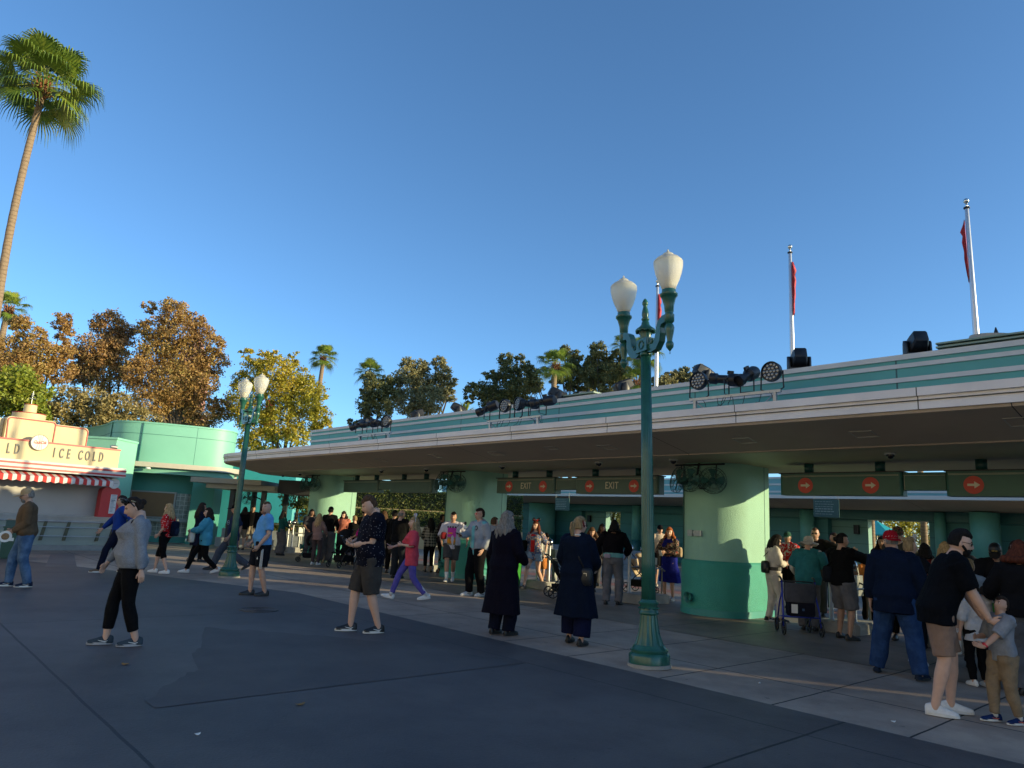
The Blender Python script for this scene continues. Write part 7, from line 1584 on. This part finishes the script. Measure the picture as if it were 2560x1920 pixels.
# extra background queue
for i, (xd, D, hh, yw, hc, tc, lb) in enumerate((
    (1800, 16.8, 1.76, 200, 'dark', (.02, .02, .025), 'dark haired person in charcoal between the shaved head man and the reaching person'),
    (1905, 15.2, 1.72, 170, 'black', (.03, .02, .03), 'person in a dark plum top just left of the red cap'),
    (1996, 11.6, 1.60, 20, 'black', (.22, .02, .02), 'person in a dark red top behind the blonde bun woman'),
    (2072, 12.6, 1.70, 190, 'brown', (.02, .03, .05), 'brown haired person in dark blue between the blonde woman and the attendant'),
    (2192, 12.8, 1.74, 160, 'dark', (.05, .05, .06), 'person in dark grey behind the curly haired person at the right edge'),
    (1300, 20.5, 1.70, 200, 'dark', (.03, .03, .03), 'person in black behind the wavy haired woman at the court side'),
    (1003, 23.0, 1.72, 190, 'dark', (.03, .03, .03), 'person in black left of the middle pillar beyond the plaid shirt woman'),
    (826, 23.5, 1.76, 340, 'brown', (.04, .03, .03), 'brown haired person in dark brown right behind the polo shirt man'),
    (668, 26.2, 1.70, 200, 'black', (.03, .03, .04), 'person in black against the far pillar left of the striped sweater girl'))):
    person(lb, dp(xd, 1160, D), yw, hh, ('light', 'tan', 'brown')[i % 3], (('short', 'long', 'bob')[i % 3], hc), [dict(mat=C(tc), name='jacket', sleeve=1.9 if i % 2 else .9, loose=.03)], [dict(mat=C((.02 + .03 * (i % 3), .02 + .03 * (i % 3), .03 + .03 * (i % 3))), len=1.97, loose=.03)], BD, fem=(i % 3 == 1), hairlen=.16 if i % 3 == 1 else .05, hands=((-.2, .28, 1.02), (.2, .26, 1.0)), group=QUE)
# ------------------------------------------------------------ strollers and walking frame
def wheel(parent, c, r_, w_=.03, ax='x', spokes=5, m=blackm, nm='wheel'):
    g = G(); g.torus(c, r_ - .014, .014, axis=ax, seg=26, sg=6)
    for k in range(spokes):
        a = 2 * math.pi * k / spokes; d = (0, math.cos(a), math.sin(a)); g.tube([c, (c[0], c[1] + d[1] * (r_ - .015), c[2] + d[2] * (r_ - .015))], .009, 4)
    g.tube([(c[0] - w_, c[1], c[2]), (c[0] + w_, c[1], c[2])], .018, 8); return g.build(nm, m, parent, smooth=True)
ro = thing('walking_frame', 'blue wheeled walking frame with grey backrest and a black pouch', 'walking frame', (5.02, 12.45, .008), R(-6), None)
blu = M('frame_blue', (.012, .03, .30), .3, .3)
for s_ in (-1, 1):
    g = G(); g.tube([(s_ * .30, -.26, .13), (s_ * .29, -.20, .40), (s_ * .27, -.10, .62), (s_ * .27, -.08, .86)], .014, 8); g.tube([(s_ * .27, .26, .12), (s_ * .27, .08, .50), (s_ * .27, -.06, .66)], .013, 8); g.tube([(s_ * .29, -.22, .30), (s_ * .27, .2, .26)], .010, 6); g.build('side_frame', blu, ro, smooth=True)
    wheel(ro, (s_ * .30, -.27, .125), .125); wheel(ro, (s_ * .27, .28, .115), .115)
    g = G(); g.tube([(s_ * .27, -.08, .86), (s_ * .275, -.02, .91), (s_ * .275, .06, .92)], .018, 8); g.build('hand_grip', blackm, ro, smooth=True)
g = G(); g.tube([(-.29, -.24, .30), (.29, -.24, .30)], .014, 8); g.build('cross_tube', blu, ro, smooth=True)
g = G(); g.tube([(-.28, -.02, .84), (-.2, -.14, .86), (0, -.17, .865), (.2, -.14, .86), (.28, -.02, .84)], .012, 8); g.build('back_bar', blackm, ro, smooth=True)
g = G(); rs = []
for z, k in ((.52, .86), (.55, .95), (.68, 1.0), (.80, .98), (.84, .93)):
    rs.append([(.26 * k * math.cos(t), -.165 - .03 * abs(math.sin(t * 1.0)) + (.03 if math.sin(t) > 0 else -.02) - .04 * (1 - abs(math.cos(t))), z) for t in [2 * math.pi * i / 20 for i in range(20)]])
g.rings(rs); g.build('backrest', C((.075, .075, .085)), ro, smooth=True)
g = G(); g.rings([[(x * k, -.20 + y, z) for x, y in ((-.21, -.06), (.21, -.06), (.22, 0), (.22, .10), (-.22, .10), (-.22, 0))] for z, k in ((.31, .9), (.34, 1), (.50, 1), (.53, .95))]); pch = g.build('pouch', C((.012, .013, .022)), ro)
g = G(); g.box(-.17, -.07, -.266, -.261, .36, .50); g.build('paper_tag', white, pch)
g = G()
for k in (-1, 0, 1): g.tube([(.02 + k * .012, -.264, .40), (.02 + k * .012, -.264, .44)], .003, 4)
g.tube([(-.0, -.264, .42), (.04, -.264, .42)], .003, 4); g.build('pouch_emblem', C((.10, .2, .4)), pch)
def stroller(label, loc, rz, fab, sc_=1., folded=False):
    t = thing('stroller', label, 'stroller', loc, rz, 'strollers at the gate', sc_)
    if folded: tt = Matrix.Rotation(R(38), 4, 'X')
    else: tt = Matrix.Identity(4)
    for s_ in (-1, 1):
        wheel(t, (s_ * .24, -.30, .13), .13); wheel(t, (s_ * .20, .38, .09), .09)
        g = G(); g.T = tt; g.tube([(s_ * .22, .38, .12), (s_ * .22, .15, .45), (s_ * .22, -.15, .75), (s_ * .20, -.42, 1.02)], .013, 6); g.tube([(s_ * .23, -.30, .14), (s_ * .22, -.05, .42), (s_ * .22, .10, .52)], .013, 6); g.build('frame_tube', dkmet, t, smooth=True)
    g = G(); g.T = tt; g.tube([(-.20, -.42, 1.02), (-.1, -.46, 1.04), (.1, -.46, 1.04), (.20, -.42, 1.02)], .017, 8); g.build('handlebar', blackm, t, smooth=True)
    g = G(); g.T = tt; g.smooth = True; g.rings([[(x, y0 + y * .02, z0 + x * 0) for x, y in ((-.19, -1), (.19, -1), (.19, 1), (-.19, 1))] for y0, z0 in ((.30, .38), (.28, .42), (-.02, .42), (-.16, .62), (-.22, .88))]); g.build('seat', fab, t)
    g = G(); g.T = tt; rs = []
    for a in range(0, 111, 18): th = R(a + 25); rs.append([(x, -.12 + .32 * math.sin(th) * k - .06, .80 + .27 * math.cos(th) * k) for x, k in ((-.21, .75), (-.20, .95), (-.1, 1.05), (.1, 1.05), (.20, .95), (.21, .75))])
    g.rings(rs, caps=False, closed=False); o = g.build('sun_canopy', fab, t, smooth=True); m_ = o.modifiers.new('s', 'SOLIDIFY'); m_.thickness = .01
    g = G(); g.T = tt; g.rings([[(x * k, y * k - .0, z) for x, y in ((-.18, -.24), (.18, -.24), (.18, .22), (-.18, .22))] for z, k in ((.16, .85), (.20, 1), (.33, 1.02))]); g.build('basket', C((.015, .015, .017)), t)
    return t
blkf = C((.012, .012, .014)); p_ = dp(748, 1150, 22.2)
stroller('black stroller in front of the salmon shirt woman', (p_[0], p_[1], .008), R(150), blkf, 1.08)
p_ = dp(793, 1150, 21.4); stroller('second black stroller half hidden behind the polo shirt man', (p_[0], p_[1], .008), R(200), blkf)
p_ = dp(672, 1150, 23.6); stroller('black folding stroller tipped back beside the striped sweater girl', (p_[0], p_[1], .02), R(110), blkf, .85)
p_ = dp(1385, 1180, 19.0); stroller('beige stroller with sunlit canopy behind the ball topped posts', (p_[0], p_[1], .008), R(230), C((.55, .42, .27)), .95)
p_ = dp(1218, 1200, 16.4); stroller('dark stroller mostly hidden behind the woman in the navy trench coat', (p_[0], p_[1], .008), R(280), blkf, .9)

# a few fallen leaves and scraps on the paving
leafm = M('dry_leaf', (.22, .13, .05), .8); rn = random.Random(12)
for i, (xd, yd, lb) in enumerate(((270, 1437, 'small dark dry leaf on the dark paving right of the sweater woman'), (648, 1524, 'small dark scrap on the sealed patch of the paving'), (1640, 1478, 'pale scrap on the light concrete right of the lamp base'), (426, 1590, 'tiny pale scrap on the dark paving below the sealed patch'), (1930, 1562, 'tiny pale scrap near the dark paving edge at right'))):
    p_ = gp(xd, yd); g = G(); n = 9; a0 = rn.uniform(0, 6); L_ = .028 if i < 2 else .014
    top = [(L_ * math.cos(t) * 1.6, L_ * math.sin(t) * .8, .006 + .006 * math.cos(2 * t)) for t in [2 * math.pi * k / n for k in range(n)]]
    g.T = Matrix.Rotation(a0, 4, 'Z'); g.rings([top, [(x, y, z + .003) for x, y, z in top]])
    o = g.build('fallen_leaf' if i < 2 else 'paper_scrap', leafm if i < 2 else white); o.location = (p_[0], p_[1], .008); tag(o, lb, 'leaf' if i < 2 else 'scrap')
